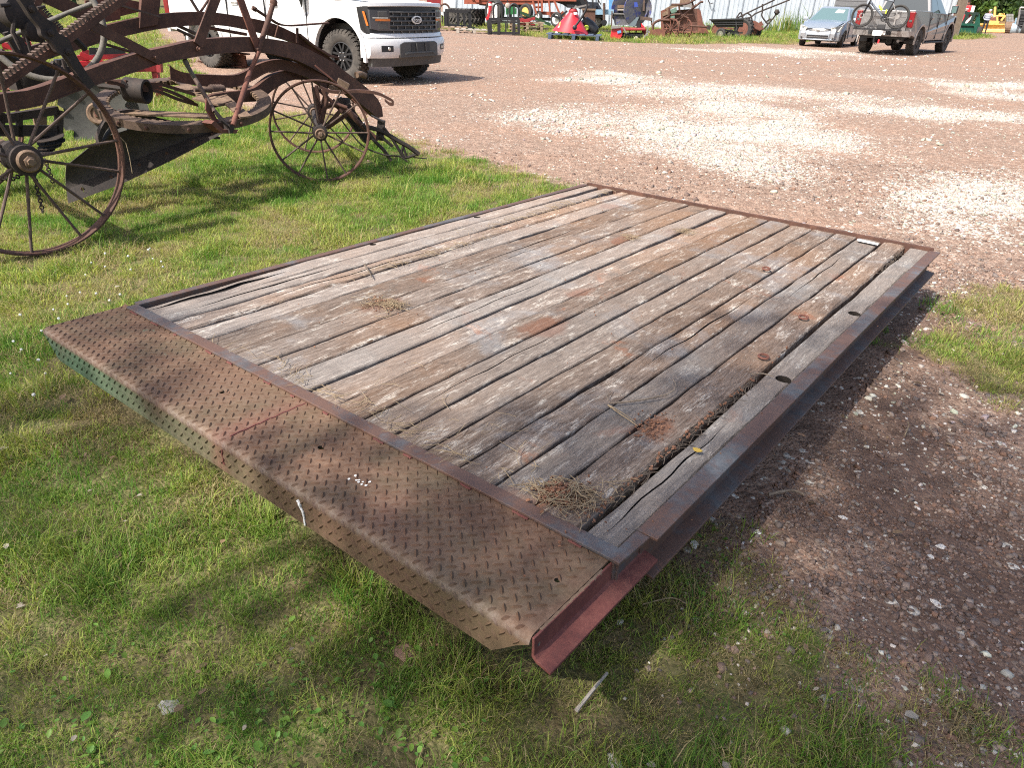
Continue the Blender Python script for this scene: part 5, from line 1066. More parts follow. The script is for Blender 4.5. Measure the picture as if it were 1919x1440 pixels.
# frame boxes and levers by the rear axle
m = MB()
for a, b, w in (((-20, 226), (108, 206), .05), ((-20, 240), (108, 240), .035), ((-20, 250), (110, 250), .03), ((110, 206), (110, 252), .04), ((36, 214), (36, 256), .025), ((2, 210), (2, 250), .03)): m.bar(MP(*a, -.1), MP(*b, -.1), .05, w)
ob(m, 'rear_subframe', RD, GR)
m = MB(); m.strip([MP(62, 217, .1), MP(88, 213, .1)], [MP(66, 235, .1), MP(88, 235, .1)], MP.n * .02); ob(m, 'guard_plate', RDU, GR)
for k, (x, y) in enumerate(((92, 262), (98, 270), (95, 278), (86, 286))):
    c = MP(x, y, -.15); m = MB(); m.lathe([(.001, 0), (.10 - .012 * k, .012), (.10 - .012 * k, .018), (.001, .01)], c, Vector((-0.05, -0.15, 1)), 9); ob(m, 'blade_disc', RD, GR)
def chain(pts, plane, off, n_, r=.0045, L=.034):
    q = resample(smooth_pts([plane(x, y, off) for x, y in pts], 30), n_ + 1); c = E('chain', GR)
    for i in range(n_):
        a, b = q[i], q[i + 1]; d = (b - a).normalized(); s = d.cross(plane.n).normalized() if i % 2 else plane.n; mid = (a + b) / 2; Lh = (b - a).length * .62
        m = MB(); m.tube([mid + d * (Lh * math.cos(t)) + s * (.011 * math.sin(t)) for t in [6.28319 * k / 10 for k in range(10)]], r, 5, True); ob(m, 'link', RD, c, 60)
chain([(62, 316), (66, 335), (70, 355), (76, 378), (80, 398)], WP, .12, 13); chain([(-12, 326), (0, 334), (18, 336), (32, 332), (44, 320)], WP, .15, 13); chain([(84, 298), (90, 315), (96, 332), (99, 342)], MP, -.2, 8)
m = MB(); m.tube([WP(x, y, .02) for x, y in ((226, 258), (236, 268), (243, 295), (248, 325))], .0025, 5); ob(m, 'wire', MT['straw'], GR)

# ------------------------------------------------------------------ implements standing behind the grader
g = P(178, 262); DP = VPlane(g, g + Vector((1, 0.25, 0))); c = DP(180, 213); r = 62 * (c - Vector((0, 0, H))).length / FPX / 1.15
t_ = T('disc_harrow', 'grey notched harrow disc with square axle hole behind the grader wheel', 'disc harrow', (c.x, c.y, 0)); dn = Vector((0.18, -0.96, 0.12)).normalized()
ea = dn.cross(Vector((0, 0, 1))).normalized(); eb = ea.cross(dn); ringp = []
for k in range(80):
    a = 6.28319 * k / 80; ph = (a * 9 / 6.28319 + .35) % 1.0; d = abs(ph - .5) / .17; rr = r * (1 - (0.17 * math.sqrt(max(0, 1 - d * d)) if d < 1 else 0)); ringp.append((a, rr))
rows = []
for s in (0.06, 0.22, 0.45, 0.66, 0.8, 0.88, 0.94, 1.0): rows.append([c + (ea * math.cos(a) + eb * math.sin(a)) * min(r * s, rr) + dn * (-0.09 * (1 - s * s)) for a, rr in ringp])
back = [[p - dn * .007 for p in rw] for rw in rows]
m = MB(); m.loft(rows + back[::-1]); ob(m, 'notched_disc', MT['disc'], t_, 40)
m = MB(); hub = c - dn * 0.07; m.lathe([(r * .30, 0), (r * .31, .02), (r * .26, .034), (r * .19, .028), (r * .17, .014), (r * .13, .014)], hub, dn, 28); ob(m, 'hub_ring', MT['rust_dusty'], t_, 40)
m = MB(); m.bar(hub + dn * .0, hub + dn * .03, r * .16, r * .16, eb); ob(m, 'square_axle', MT['rust_red'], t_)
m = MB(); m.bar(hub - dn * .02, hub - dn * .9, .04, .04); m.bar(c - dn * .25 + Vector((0, 0, .3)), c - dn * .25 + Vector((0.5, .1, .3)), .06, .08); m.bar(c - dn * .25, c - dn * .25 + Vector((0, 0, .34)), .05, .05); ob(m, 'gang_frame', RU, t_)
for s in (.35, .7):
    m = MB(); cc = hub - dn * s; m.lathe([(.001, 0), (r * .6, .05), (r * .95, .10), (r * .95, .106), (r * .6, .056), (.001, .008)], cc, dn, 24); ob(m, 'notched_disc', MT['disc'], t_, 40)

g = P(110, 196); v_, r_ = facing(110, 196); RPn = VPlane(g, g + r_)
t_ = T('red_implement', 'red three point implement frame with black plate behind the grader', 'implement', (g.x, g.y, 0))
def rb(name, a, b, w, h, mat, off=0.0): m = MB(); m.bar(RPn(*a, off), RPn(*b, off), w, h); return ob(m, name, mat, t_)
rb('frame_rail', (145, 108), (240, 104), .12, .06, MT['darkred']); rb('frame_rail', (150, 118), (215, 118), .10, .05, MT['red'], -.1); rb('frame_rail', (140, 128), (300, 124), .12, .12, MT['darkred'], .1); rb('frame_rail', (4, 86), (60, 84), .10, .08, MT['darkred'], .1); rb('frame_rail', (4, 82), (36, 96), .06, .05, MT['red'])
rb('brace', (150, 100), (196, 118), .05, .05, MT['red'], -.15); rb('upright', (160, 92), (160, 135), .05, .08, MT['darkred'], .02); rb('upright', (296, 92), (300, 135), .06, .08, MT['darkred'], .05); rb('upright', (38, 80), (40, 130), .06, .08, MT['darkred'], .05)
m = MB(); m.strip([RPn(167, 89, -.05), RPn(234, 89, -.05)], [RPn(167, 102, -.05), RPn(234, 102, -.05)], (0, .02, 0)); bp_ = ob(m, 'black_plate', MT['black'], t_)
def flat_text(s, pos, xdir, up, size, mat, parent, name='lettering'):
    cu = bpy.data.curves.new(name, 'FONT'); cu.body = s; cu.size = size; cu.extrude = 0.0008; cu.align_x = 'CENTER'; cu.align_y = 'CENTER'
    o0 = bpy.data.objects.new(name, cu); COL.objects.link(o0); bpy.context.view_layer.update()
    me = bpy.data.meshes.new_from_object(o0.evaluated_get(bpy.context.evaluated_depsgraph_get())); bpy.data.objects.remove(o0); bpy.data.curves.remove(cu)
    x = Vector(xdir).normalized(); u = Vector(up); n = x.cross(u).normalized(); u = n.cross(x); M = Matrix(((x.x, u.x, n.x, pos[0]), (x.y, u.y, n.y, pos[1]), (x.z, u.z, n.z, pos[2]), (0, 0, 0, 1)))
    me.transform(ROOTM[parent.name].inverted() @ M if not getattr(flat_text, 'local', False) else M); me.materials.clear(); me.materials.append(mat)
    o = bpy.data.objects.new(name, me); COL.objects.link(o); o.parent = parent; return o
flat_text('5 6', RPn(188, 95.5, -.06), r_, (0, 0, 1), .075, MT['straw'], bp_)
for x, y in ((20, 112), (120, 118), (60, 128)):
    m = MB(); m.bar(RPn(x - 18, y, .2), RPn(x + 18, y - 4, .2), .2, .08); ob(m, 'gear_case', MT['black'], t_)
for x in (30, 150, 290):
    m = MB(); p = RPn(x, 128, .1); m.bar(p, (p.x, p.y, 0), .08, .08); ob(m, 'leg', MT['darkred'], t_)
m = MB(); q = [RPn(x, y, -.12) for x, y in ((292, -25), (295, 8), (297, 22))]; m.tube(q, .012, 8); ob(m, 'top_rod', MT['red'], t_, 50)

g = P(468, 127); v_, r_ = facing(468, 127); IP = VPlane(g, g + r_)
t_ = T('steel_beam', 'rusty steel beam lying on the gravel behind the grader under the white pickup', 'steel beam', (g.x, g.y, 0)); a = IP(462, 121); d = (v_ * .85 - r_ * .55).normalized(); s = Vector((d.y, -d.x, 0)); z1 = max(a.z, .26)
for nm, zz, w, h in (('top_flange', z1, .24, .025), ('web', z1 / 2 + .005, .03, z1 - .05), ('bottom_flange', .02, .24, .025)):
    m = MB(); c0 = Vector((a.x, a.y, zz)); m.bar(c0, c0 + d * 1.7, w, h); ob(m, nm, MT['rust_red'], t_)
# more of the gear crowded between the rear wheel and the platform
m = MB(); 
for a, b, r, o in (((96, 118), (140, 150), .02, .5), ((108, 112), (112, 170), .018, .55), ((118, 110), (132, 168), .014, .6), ((70, 60), (96, 108), .02, .45), ((128, 60), (160, 92), .02, .5), ((0, 96), (60, 130), .022, .6), ((10, 60), (44, 118), .02, .7)): m.tube([NP(*a, o), NP(*b, o)], r, 7)
ob(m, 'control_rods', RD, GR, 50, kind='stuff')
m = MB(); m.lathe([(.10, -.08), (.13, -.06), (.13, .06), (.10, .08)], NP(66, 150, .7), NP.n, 20); m.bar(NP(20, 150, .7), NP(130, 140, .7), .10, .12); ob(m, 'gear_case', RD, GR, 40)
m = MB(); m.strip([NP(20, 132, .9), NP(64, 128, .9)], [NP(20, 168, .9), NP(64, 162, .9)], NP.n * .05); ob(m, 'tool_tray', MT['rust_red'], GR)
for pts, w, o in ((((605, 168), (612, 186), (606, 212), (600, 240)), .02, .05), (((655, 208), (668, 226), (690, 246), (708, 262)), .022, .25), (((622, 190), (646, 206), (668, 222)), .03, .3), (((602, 200), (628, 196), (650, 202)), .018, .12)):
    m = MB(); m.tube(smooth_pts([axp(x, y, o) for x, y in pts], 12), w, 8); ob(m, 'steering_link', RU, GR, 50)

# ------------------------------------------------------------------ vehicles (own frame: x forward, y left, z up, origin on the ground between the axles)
def arch(cx, r, cz, a0, a1, n=14): return [(cx + r * math.cos(lerp(a0, a1, k / n)), cz + r * math.sin(lerp(a0, a1, k / n))) for k in range(n + 1)]
def mat_road_wheel(root, c, R, W, rimr, side, steer=0.0, blocks=34, spokes=6, tyre=None, dark=True):
    w = E('wheel', root); M = Matrix.Translation(c) @ Matrix.Rotation(steer, 4, 'Z'); ax = M.to_3x3() @ Vector((0, side, 0)); c = Vector(c)
    m = MB(True); h = W / 2
    m.lathe([(rimr, -h * .8), (rimr + .03, -h * .95), (R * .86, -h), (R * .95, -h * .93), (R * .975, -h * .75), (R * .978, 0), (R * .975, h * .75), (R * .95, h * .93), (R * .86, h), (rimr + .03, h * .95), (rimr, h * .8)], c, ax, 48, True)
    e = Vector((0, 0, 1)); f = ax.cross(e)
    for k in range(blocks):
        for row, off in ((-0.72, 0.0), (-0.24, 0.5), (0.24, 0.0), (0.72, 0.5)):
            a = 6.28319 * (k + off) / blocks; d = e * math.cos(a) + f * math.sin(a); t = ax.cross(d)
            Rm = Matrix((d, t, ax)).transposed(); m.box(c + d * (R * .975 + .004) + ax * (row * h), (.026, 6.28319 * R / blocks * .66, h * .40), Rm)
            if abs(row) > .5: m.box(c + d * (R * .93) + ax * (row / abs(row) * h * .97), (R * .10, 6.28319 * R / blocks * .5, .014), Rm)
    ob(m, 'tyre', tyre or MT['dusty_rubber'], w, 35)
    m = MB(True); m.lathe([(rimr + .005, -h * .75), (rimr + .008, h * .78), (rimr - .015, h * .82), (rimr - .03, h * .55), (rimr * .9, -h * .2), (.05, -h * .25)], c, ax, 36)
    mats = [MT['black'], MT['chrome']] if dark else [MT['steel'], MT['chrome']]
    for k in range(spokes):
        a = 6.28319 * k / spokes; d = e * math.cos(a) + f * math.sin(a); t = ax.cross(d)
        for s in (-1, 1): m.bar(c + ax * h * .62 + d * .06, c + ax * h * .66 + (d * math.cos(.26) + t * math.sin(.26) * s) * (rimr - .012), .032, .03, ax)
    m.lathe([(.001, h * .72), (.04, h * .72), (.085, h * .66), (.09, h * .45)], c, ax, 20); m.cm = 1
    for k in range(6):
        a = 6.28319 * (k + .5) / 6; d = e * math.cos(a) + f * math.sin(a); m.lathe([(.012, 0), (.012, .03), (.001, .034)], c + d * .068 + ax * h * .62, ax, 6)
    ob(m, 'rim', mats, w, 35); return w
def clip_arc(m, cx, cz, r0, r1, y, t, side, a0=-.12, a1=math.pi + .12, n=20):
    A = [(cx + r0 * math.cos(lerp(a0, a1, k / n)), y, cz + r0 * math.sin(lerp(a0, a1, k / n))) for k in range(n + 1)]
    B = [(cx + r1 * math.cos(lerp(a0, a1, k / n)), y, cz + r1 * math.sin(lerp(a0, a1, k / n))) for k in range(n + 1)]; m.strip(A, B, (0, t * side, 0))
PK = 1.036
def pickup(name, label, loc, rotz, paintm, front=True, rear=False, steer=0.0, group='pickups parked in the yard'):
    t = T(name, label, 'pickup truck', loc, rotz, group); t.scale = (PK, PK, PK); t.rotation_euler = (0, 0, rotz)
    xf, xr, R, wz = 1.845, -1.845, 0.42, 0.42
    low = [(-3.0, .66), (-2.45, .60)] + arch(xr, .52, wz, math.pi - .22, .22)[0:] + [(xr + .56, .46), (xf - .60, .46)] + arch(xf, .585, wz + .02, math.pi - .06, .22) + [(2.45, .56), (2.60, .62), (2.60, .78), (2.43, .81)]
    top = [(2.39, 1.22), (2.33, 1.275), (1.25, 1.335), (1.1, 1.345), (-1.02, 1.375), (-1.08, 1.41), (-1.4, 1.42), (-3.0, 1.43)]
    body = E('body', t)
    for s in (1, -1):
        sh = MB(True); pts = low + top
        def yy(x, z):
            y = .985 - .03 * max(0, (z - 1.0) / .4) - .035 * max(0, (.7 - z) / .3)
            if x > 1.9: y -= .13 * ((x - 1.9) / .76) ** 2
            return y
        out = [Vector((x, s * yy(x, z), z)) for x, z in pts]; inn = [Vector((x, s * (yy(x, z) - .2), z)) for x, z in pts]; k = len(pts)
        sh.add(out + inn, [tuple(range(k)) if s < 0 else tuple(range(k - 1, -1, -1)), tuple(range(2 * k - 1, k - 1, -1)) if s < 0 else tuple(range(k, 2 * k))] + [(i, i + k, (i + 1) % k + k, (i + 1) % k) for i in range(k)])
        ob(sh, 'side_panel', paintm, body, None, 0.035)
        m = MB(True); clip_arc(m, xf, wz + .02, .582, .645, s * .955, .05, s); ob(m, 'fender_flare', paintm, body, 35); m = MB(True); clip_arc(m, xr, wz, .52, .585, s * .965, .045, s); ob(m, 'fender_flare', paintm, body, 35)
        for cx_, r_ in ((xf, .60), (xr, .535)): m = MB(True); clip_arc(m, cx_, wz + .02, r_ - .02, r_, s * .93, .28, -s); ob(m, 'wheel_liner', MT['black'], t, 40)
        for x, z0, z1 in ((1.10, .50, 1.33), (.02, .50, 1.34), (-1.05, .52, 1.40)): m = MB(True); m.box((x, s * .978, (z0 + z1) / 2), (.010, .03, z1 - z0)); ob(m, 'panel_gap', MT['plastic'], body)
        for x in (.12, -.95): m = MB(True); m.box((x + .12, s * .990, 1.20), (.20, .022, .045)); m.box((x + .12, s * .975, 1.175), (.17, .012, .07)); ob(m, 'door_handle', paintm, body, None, .008)
        m = MB(True); m.box((0.0, s * .975, .66), (3.4 - .9, .016, .022)); ob(m, 'body_crease', paintm, body)
        m = MB(True); m.box((0.0, s * .99, .40), (2.45, .13, .055)); m.box((.8, s * .85, .42), (.08, .25, .05)); m.box((-.8, s * .85, .42), (.08, .25, .05)); ob(m, 'running_board', MT['plastic'], t, None, .012)
        m = MB(True); m.box((.98, s * 1.04, 1.36), (.07, .12, .06)); m.box((1.0, s * 1.16, 1.50), (.12, .20, .26)); m.prism([(1.08, s * .99, 1.33), (.95, s * .99, 1.33), (1.02, s * .985, 1.14)], (0, s * .02, 0)); mi = ob(m, 'door_mirror', MT['black'], t, None, .02)
        m = MB(True); m.box((.937, s * 1.16, 1.50), (.006, .16, .21)); ob(m, 'mirror_glass', MT['paleglass'], mi)
    rows = []                                                    # bonnet
    for k in range(13):
        x = lerp(1.10, 2.62, k / 12); z = 1.345 - .075 * (k / 12) - (.07 * max(0, (k - 10) / 2) ** 2); hw = .80 - .10 * max(0, (x - 2.0) / .62) ** 2
        rows.append([(x, hw * u, z + .045 * (1 - u * u) + (.018 if .25 < abs(u) < .62 else 0)) for u in [-1, -.8, -.62, -.6, -.4, -.25, -.23, 0, .23, .25, .4, .6, .62, .8, 1]])
    m = MB(True); m.grid(rows); m.grid([[(x, y, z - .05) for x, y, z in r] for r in rows]); ob(m, 'bonnet', paintm, t, 40)
    # cab
    base = [(1.15, .90, 1.33), (-1.05, .92, 1.36)]; roof = [(.28, .70, 1.93), (-.92, .72, 1.94)]
    m = MB(True); L0, L1 = [], []
    for s in (1, -1): pass
    lowsec = [(1.15, .90, 1.32), (-1.05, .92, 1.34), (-1.05, -.92, 1.34), (1.15, -.90, 1.32)]; mid = [(.40, .735, 1.86), (-.96, .75, 1.88), (-.96, -.75, 1.88), (.40, -.735, 1.86)]; upp = [(.22, .64, 1.945), (-.88, .66, 1.955), (-.88, -.66, 1.955), (.22, -.64, 1.945)]
    m.loft([lowsec, mid, upp]); ob(m, 'cab', paintm, t, None, .03)
    def on(a, b, c, d, u, v): return Vector(a).lerp(Vector(b), u).lerp(Vector(d).lerp(Vector(c), u), v)
    def pane(a, b, c, d, uv, nrm, name='window'):
        m = MB(True); q = [on(a, b, c, d, u, v) + Vector(nrm) * .004 for u, v in uv]; m.prism(q, Vector(nrm) * .006); return ob(m, name, MT['glass'], t)
    pane(lowsec[3], lowsec[0], mid[0], mid[3], [(.05, .05), (.95, .05), (.95, .95), (.05, .95)], (.6, 0, .8), 'windscreen')
    pane(lowsec[1], lowsec[2], mid[2], mid[1], [(.05, .12), (.95, .12), (.93, .92), (.07, .92)], (-.98, 0, .1), 'rear_window')
    for s, (i, j) in ((1, (0, 1)), (-1, (3, 2))):
        for u0, u1, u2, u3 in ((.10, .49, .49, .10), (.52, .93, .93, .52)): pane(lowsec[i], lowsec[j], mid[j], mid[i], [(u0 - .03, .06), (u1, .06), (u2, .92), (u3, .92)], (0, s * .94, .3))
    # load bed, tailgate, underside
    m = MB(True); m.box((-2.03, 0, .88), (1.92, 1.58, .06)); m.box((-1.12, 0, 1.12), (.05, 1.6, .52)); ob(m, 'load_bed', MT['plastic'], t)
    m = MB(True); m.box((-.2, 0, .72), (5.4, 1.48, .42)); m.box((.2, .42, .42), (5.0, .10, .16)); m.box((.2, -.42, .42), (5.0, .10, .16)); m.box((xr, 0, .42), (.16, 1.5, .16)); m.lathe([(.12, -.14), (.17, -.06), (.17, .06), (.12, .14)], (xr, 0, .42), (1, 0, 0), 14); m.box((xf, 0, .42), (.14, 1.5, .12)); ob(m, 'chassis', MT['black'], t)
    m = MB(True); m.box((-3.02, 0, 1.05), (.09, 1.56, .72)); tg = ob(m, 'tailgate', paintm, t, None, .02)
    for z, h in ((1.335, .02), (1.22, .012), (.90, .012)):
        m = MB(True); m.box((-3.069, 0, z), (.014, 1.40, h)); ob(m, 'tailgate_crease', paintm, tg)
    m = MB(True); m.box((-3.073, 0, 1.27), (.012, .28, .06)); ob(m, 'tailgate_handle', MT['black'], tg)
    for s in (1, -1):
        m = MB(True); m.box((-2.97, s * .885, 1.14), (.16, .20, .50)); ob(m, 'tail_light', MT['redlens'], t, None, .03)
        m = MB(True); m.box((-3.035, s * .885, 1.10), (.06, .10, .07)); ob(m, 'reverse_light', MT['grey_plastic'], t, None, .01)
    sec = []
    for y in (-.98, -.9, -.5, -.3, 0, .3, .5, .9, .98):
        x = -3.20 + .16 * (abs(y) / .98) ** 3; sec.append([(x, y, .60), (x - .015, y, .78), (-2.95, y, .80), (-2.95, y, .60)])
    m = MB(True); m.loft(sec); bm_ = ob(m, 'rear_bumper', MT['silver_paint'] if rear else MT['white_paint'], t, 30)
    m = MB(True); m.box((-3.205, 0, .71), (.03, .78, .15)); m.box((-3.1, 0, .812), (.22, 1.2, .02)); ob(m, 'bumper_step', MT['plastic'], bm_)
    m = MB(True); m.box((-3.225, -.06, .72), (.006, .30, .15)); ob(m, 'licence_plate', MT['white'], bm_)
    m = MB(True); m.tube([(-2.2, -.55, .46), (-2.75, -.6, .48), (-2.98, -.62, .46)], .05, 12); ob(m, 'exhaust_pipe', MT['steel'], t, 50)
    # front
    def fx(y, dx=0.0): return 2.745 + dx - .20 * (abs(y) / .93) ** 2.6
    YS = [-.93 + 1.86 * k / 28 for k in range(29)]
    wrapA = [(2.38, -.968, 1.20)] + [(fx(y, -.03), y, 1.235 - .02 * (abs(y) / .93) ** 2) for y in YS] + [(2.38, .968, 1.20)]; wrapB = [(2.44, -.962, .86)] + [(fx(y, -.01), y, .80) for y in YS] + [(2.44, .962, .86)]
    m = MB(True); m.strip(wrapA, wrapB, (-.08, 0, 0)); gr = ob(m, 'grille', MT['black'], t, 30)
    if front:
        YG = [y for y in YS if abs(y) < .60]
        for k in range(5):
            z = .865 + .068 * k; m = MB(True); m.strip([(fx(y, .018), y, z + .013) for y in YG], [(fx(y, .024), y, z - .010) for y in YG], (-.04, 0, 0)); ob(m, 'grille_bar', MT['grey_plastic'], gr, 40, .004)
        for r_ in range(5):
            for k in range(7):
                y = -.52 + .173 * k + (.086 if r_ % 2 else 0); z = .865 + .068 * r_ - .034
                if abs(y) > .56: continue
                m = MB(True); m.bar((fx(y, -.002), y - .012, z - .022), (fx(y, -.002), y, z + .0), .012, .012); m.bar((fx(y, -.002), y, z), (fx(y, -.002), y - .012, z + .022), .012, .012); ob(m, 'grille_mesh', MT['steel'], gr)
        m = MB(True); N = 32
        ring = lambda a, b, x: [(x, a * math.cos(6.28319 * k / N), 1.02 + b * math.sin(6.28319 * k / N)) for k in range(N)]
        m.loft([ring(.125, .062, 2.752), ring(.125, .062, 2.775), ring(.115, .053, 2.779)]); em = ob(m, 'oval_emblem', MT['white'], gr, 30)
        m = MB(True); m.loft([ring(.104, .046, 2.779), ring(.104, .046, 2.7815)]); ob(m, 'emblem_field', MT['black'], em)
        flat_text.local = True; tx = flat_text('Ford', (2.7835, 0, 1.018), (0, 1, 0), (0, 0, 1), .10, MT['white'], em, 'emblem_script'); flat_text.local = False
    for s in (1, -1):
        yl = [s * (.60 + .33 * k / 8) for k in range(9)]; m = MB(True)
        m.strip([(fx(y, .012), y, 1.185 - .02 * abs(y)) for y in yl], [(fx(y, .016), y, .855 + .03 * max(0, (abs(y) - .8) / .13)) for y in yl], (-.05, 0, 0)); hl = ob(m, 'headlight', MT['lens'], t, 40)
        if front:
            m = MB(True); m.strip([(fx(y, .020), y, 1.035) for y in yl[:-2]], [(fx(y, .022), y, 1.000) for y in yl[:-2]], (-.02, 0, 0)); ob(m, 'amber_strip', MT['amber'], hl)
            m = MB(True); m.strip([(fx(y, .020), y, 1.055) for y in yl[1:-1]], [(fx(y, .021), y, 1.040) for y in yl[1:-1]], (-.02, 0, 0)); ob(m, 'light_bar', MT['clearlens'], hl)
            for z0, z1 in ((1.06, 1.15), (.875, .985)):
                m = MB(True); m.strip([(fx(y, .017), y, z1) for y in yl[1:6]], [(fx(y, .020), y, z0) for y in yl[1:6]], (-.02, 0, 0)); ob(m, 'lamp_reflector', MT['grey_plastic'], hl, None, .01)
            m = MB(True); m.strip([(2.47, s * .958, 1.14), (2.43, s * .966, 1.14)], [(2.535, s * .944, .93), (2.50, s * .952, .93)], (.004, s * .014, 0)); ob(m, 'side_marker', MT['amber'], hl)
    m = MB(True); m.strip([(fx(y, -.005), y, 1.275 + .012 * (1 - (y / .93) ** 2)) for y in YS], [(fx(y, .01), y, 1.225 - .02 * (abs(y) / .93) ** 2) for y in YS], (-.16, 0, 0)); ob(m, 'bonnet_lip', paintm, t, 30, .012)
    m = MB(True); m.strip([(fx(y, .0), y, .815) for y in YS], [(fx(y, .03), y, .745) for y in YS], (-.14, 0, 0)); ob(m, 'front_panel', paintm, t, 30, .012)
    m = MB(True); YB = [-.985 + 1.97 * k / 30 for k in range(31)]
    def bx_(y, d=0.0): return 2.82 + d - .25 * (abs(y) / .985) ** 3
    secs = []
    for y in YB: secs.append([(bx_(y, -.02), y, .735), (bx_(y, .015), y, .69), (bx_(y, .015), y, .50), (bx_(y, -.03), y, .435), (bx_(y, -.22), y, .435), (bx_(y, -.22), y, .735)])
    m.loft(secs); bu = ob(m, 'front_bumper', MT['white_paint'] if front else MT['silver_paint'], t, 40)
    if front:
        YC = [-.50 + k / 20 for k in range(21)]
        m = MB(True); m.strip([(bx_(y, .022), y, .685 - .04 * max(0, (abs(y) - .42) / .08)) for y in YC], [(bx_(y, .030), y, .44) for y in YC], (-.05, 0, 0)); ob(m, 'bumper_insert', MT['grey_plastic'], bu, 30, .008)
        m = MB(True); m.strip([(bx_(y, .026), y, .665) for y in YC[5:16]], [(bx_(y, .034), y, .53) for y in YC[5:16]], (-.02, 0, 0)); ob(m, 'air_intake', MT['black'], bu)
        m = MB(True)
        for y in (-.12, .12): m.bar((bx_(y, .034), y, .66), (bx_(y, .04), y, .53), .02, .018)
        m.strip([(bx_(y, .045), y, .530 - .03 * max(0, (abs(y) - .3) / .2)) for y in YC[2:19]], [(bx_(y, .05), y, .505 - .03 * max(0, (abs(y) - .3) / .2)) for y in YC[2:19]], (-.03, 0, 0)); ob(m, 'intake_bar', MT['grey_plastic'], bu)
        for s in (1, -1):
            m = MB(True); m.strip([(bx_(y, .018), y, .635) for y in (s * .62, s * .70, s * .78, s * .83)], [(bx_(y, .018), y, .53) for y in (s * .62, s * .70, s * .78, s * .83)], (-.03, 0, 0)); fo = ob(m, 'fog_pocket', MT['black'], bu, None, .01)
            m = MB(True); m.lathe([(.001, .012), (.026, .010), (.03, 0)], (bx_(.70, .016), s * .70, .583), (1, 0, 0), 16); ob(m, 'fog_light', MT['chrome'], fo)
    m = MB(True); m.strip([(bx_(y, -.05), y, .44) for y in YB[1:-1]], [(bx_(y, -.08), y, .30) for y in YB[1:-1]], (-.10, 0, 0)); ob(m, 'front_valance', MT['grey_plastic'], t, 30)
    for x in (xf, xr):
        for s in (1, -1): mat_road_wheel(t, (x, s * .83, R), R, .28, .235, s, steer if x > 0 else 0.0, 34, 6)
    return t
def place(c_front_right, heading, wb, half_track):                # root position from one front or rear wheel
    return None
hd = Vector((0.84, -0.545)).normalized(); lf = Vector((-hd.y, hd.x)); fr = P(650, 154); c0 = fr.xy + lf * .86 * PK - hd * 1.845 * PK
pickup('white_pickup', 'white crew cab pickup with black grille parked behind the rusty grader', (c0.x, c0.y, 0), math.atan2(hd.y, hd.x), MT['white_paint'], True, False, 0.10)
hd = Vector((0.665, 0.747)).normalized(); lf = Vector((-hd.y, hd.x)); rr_ = P(1708, 102.5); c1 = rr_.xy + lf * .86 * PK + hd * 1.845 * PK
silver = pickup('silver_pickup', 'grey metallic pickup seen from behind with a bicycle on its hitch rack', (c1.x, c1.y, 0), math.atan2(hd.y, hd.x), MT['silver_paint'], False, True, 0.0)
SM = Matrix.Translation((c1.x, c1.y, 0)) @ Matrix.Rotation(math.atan2(hd.y, hd.x), 4, 'Z') @ Matrix.Scale(PK, 4)

# hitch rack and bicycle
rk = T('bike_rack', 'black platform bicycle rack fixed to the grey pickup hitch', 'bike rack', M=SM @ Matrix.Translation((-3.55, 0, 0)))
m = MB(True); m.box((.2, 0, .50), (.5, .06, .06)); m.box((0.0, 0, .62), (.07, .08, .34)); m.tube([(-.05, -.02, .62), (-.12, -.02, .40), (-.05, -.08, .34), (.0, -.14, .42)], .016, 8); ob(m, 'hitch_arm', MT['black'], rk, 50)
m = MB(True); m.box((0, 0, .80), (.08, 1.62, .045)); m.box((-.16, 0, .80), (.06, 1.5, .035)); ob(m, 'cross_tray', MT['black'], rk)
for s in (1, -1):
    m = MB(True); m.strip([(-.09, s * .78, .80), (-.09, s * .62, .84), (-.09, s * .42, .84)], [(.05, s * .78, .80), (.05, s * .62, .84), (.05, s * .42, .84)], (0, 0, .012)); m.lathe([(.05, -.03), (.05, .03)], (-.02, s * .74, .86), (1, 0, 0), 12); ob(m, 'wheel_tray', MT['black'], rk)
m = MB(True); m.box((-.10, -.16, .90), (.05, .26, .16)); ob(m, 'rack_lamp', MT['plastic'], rk, None, .02)
m = MB(True); m.box((-.22, -.10, .70), (.012, .30, .16)); ob(m, 'licence_plate', MT['white'], rk)
m = MB(True); m.box((-.14, -.20, .44), (.03, .05, .12)); ob(m, 'red_tag', MT['red'], rk)
bk = T('bicycle', 'dark grey mountain bicycle standing on the rack behind the grey pickup', 'bicycle', M=SM @ Matrix.Translation((-3.57, 0, 0)))
def bwheel(y, z, r):
    w = E('wheel', bk); m = MB(True); N = 40; m.tube([(0, y + r * math.cos(6.28319 * k / N), z + r * math.sin(6.28319 * k / N)) for k in range(N)], .031, 10, True); ob(m, 'tyre', MT['rubber'], w, 60)
    m = MB(True); m.tube([(0, y + (r - .04) * math.cos(6.28319 * k / N), z + (r - .04) * math.sin(6.28319 * k / N)) for k in range(N)], .013, 6, True); m.lathe([(.02, -.05), (.028, 0), (.02, .05)], (0, y, z), (1, 0, 0), 12); ob(m, 'rim', MT['plastic'], w, 60)
    for k in range(16):
        a = 6.28319 * k / 16; m = MB(True); m.tube([((-1) ** k * .03, y, z), (0, y + (r - .04) * math.cos(a), z + (r - .04) * math.sin(a))], .0022, 4); ob(m, 'spoke', MT['steel'], w)
    m = MB(True); m.lathe([(.085, -.002), (.085, .002), (.05, .002), (.05, -.002)], (-.06, y, z), (1, 0, 0), 24, True); ob(m, 'brake_disc', MT['steel'], w); return w
bwheel(.60, 1.22, .345); bwheel(-.60, 1.22, .345)
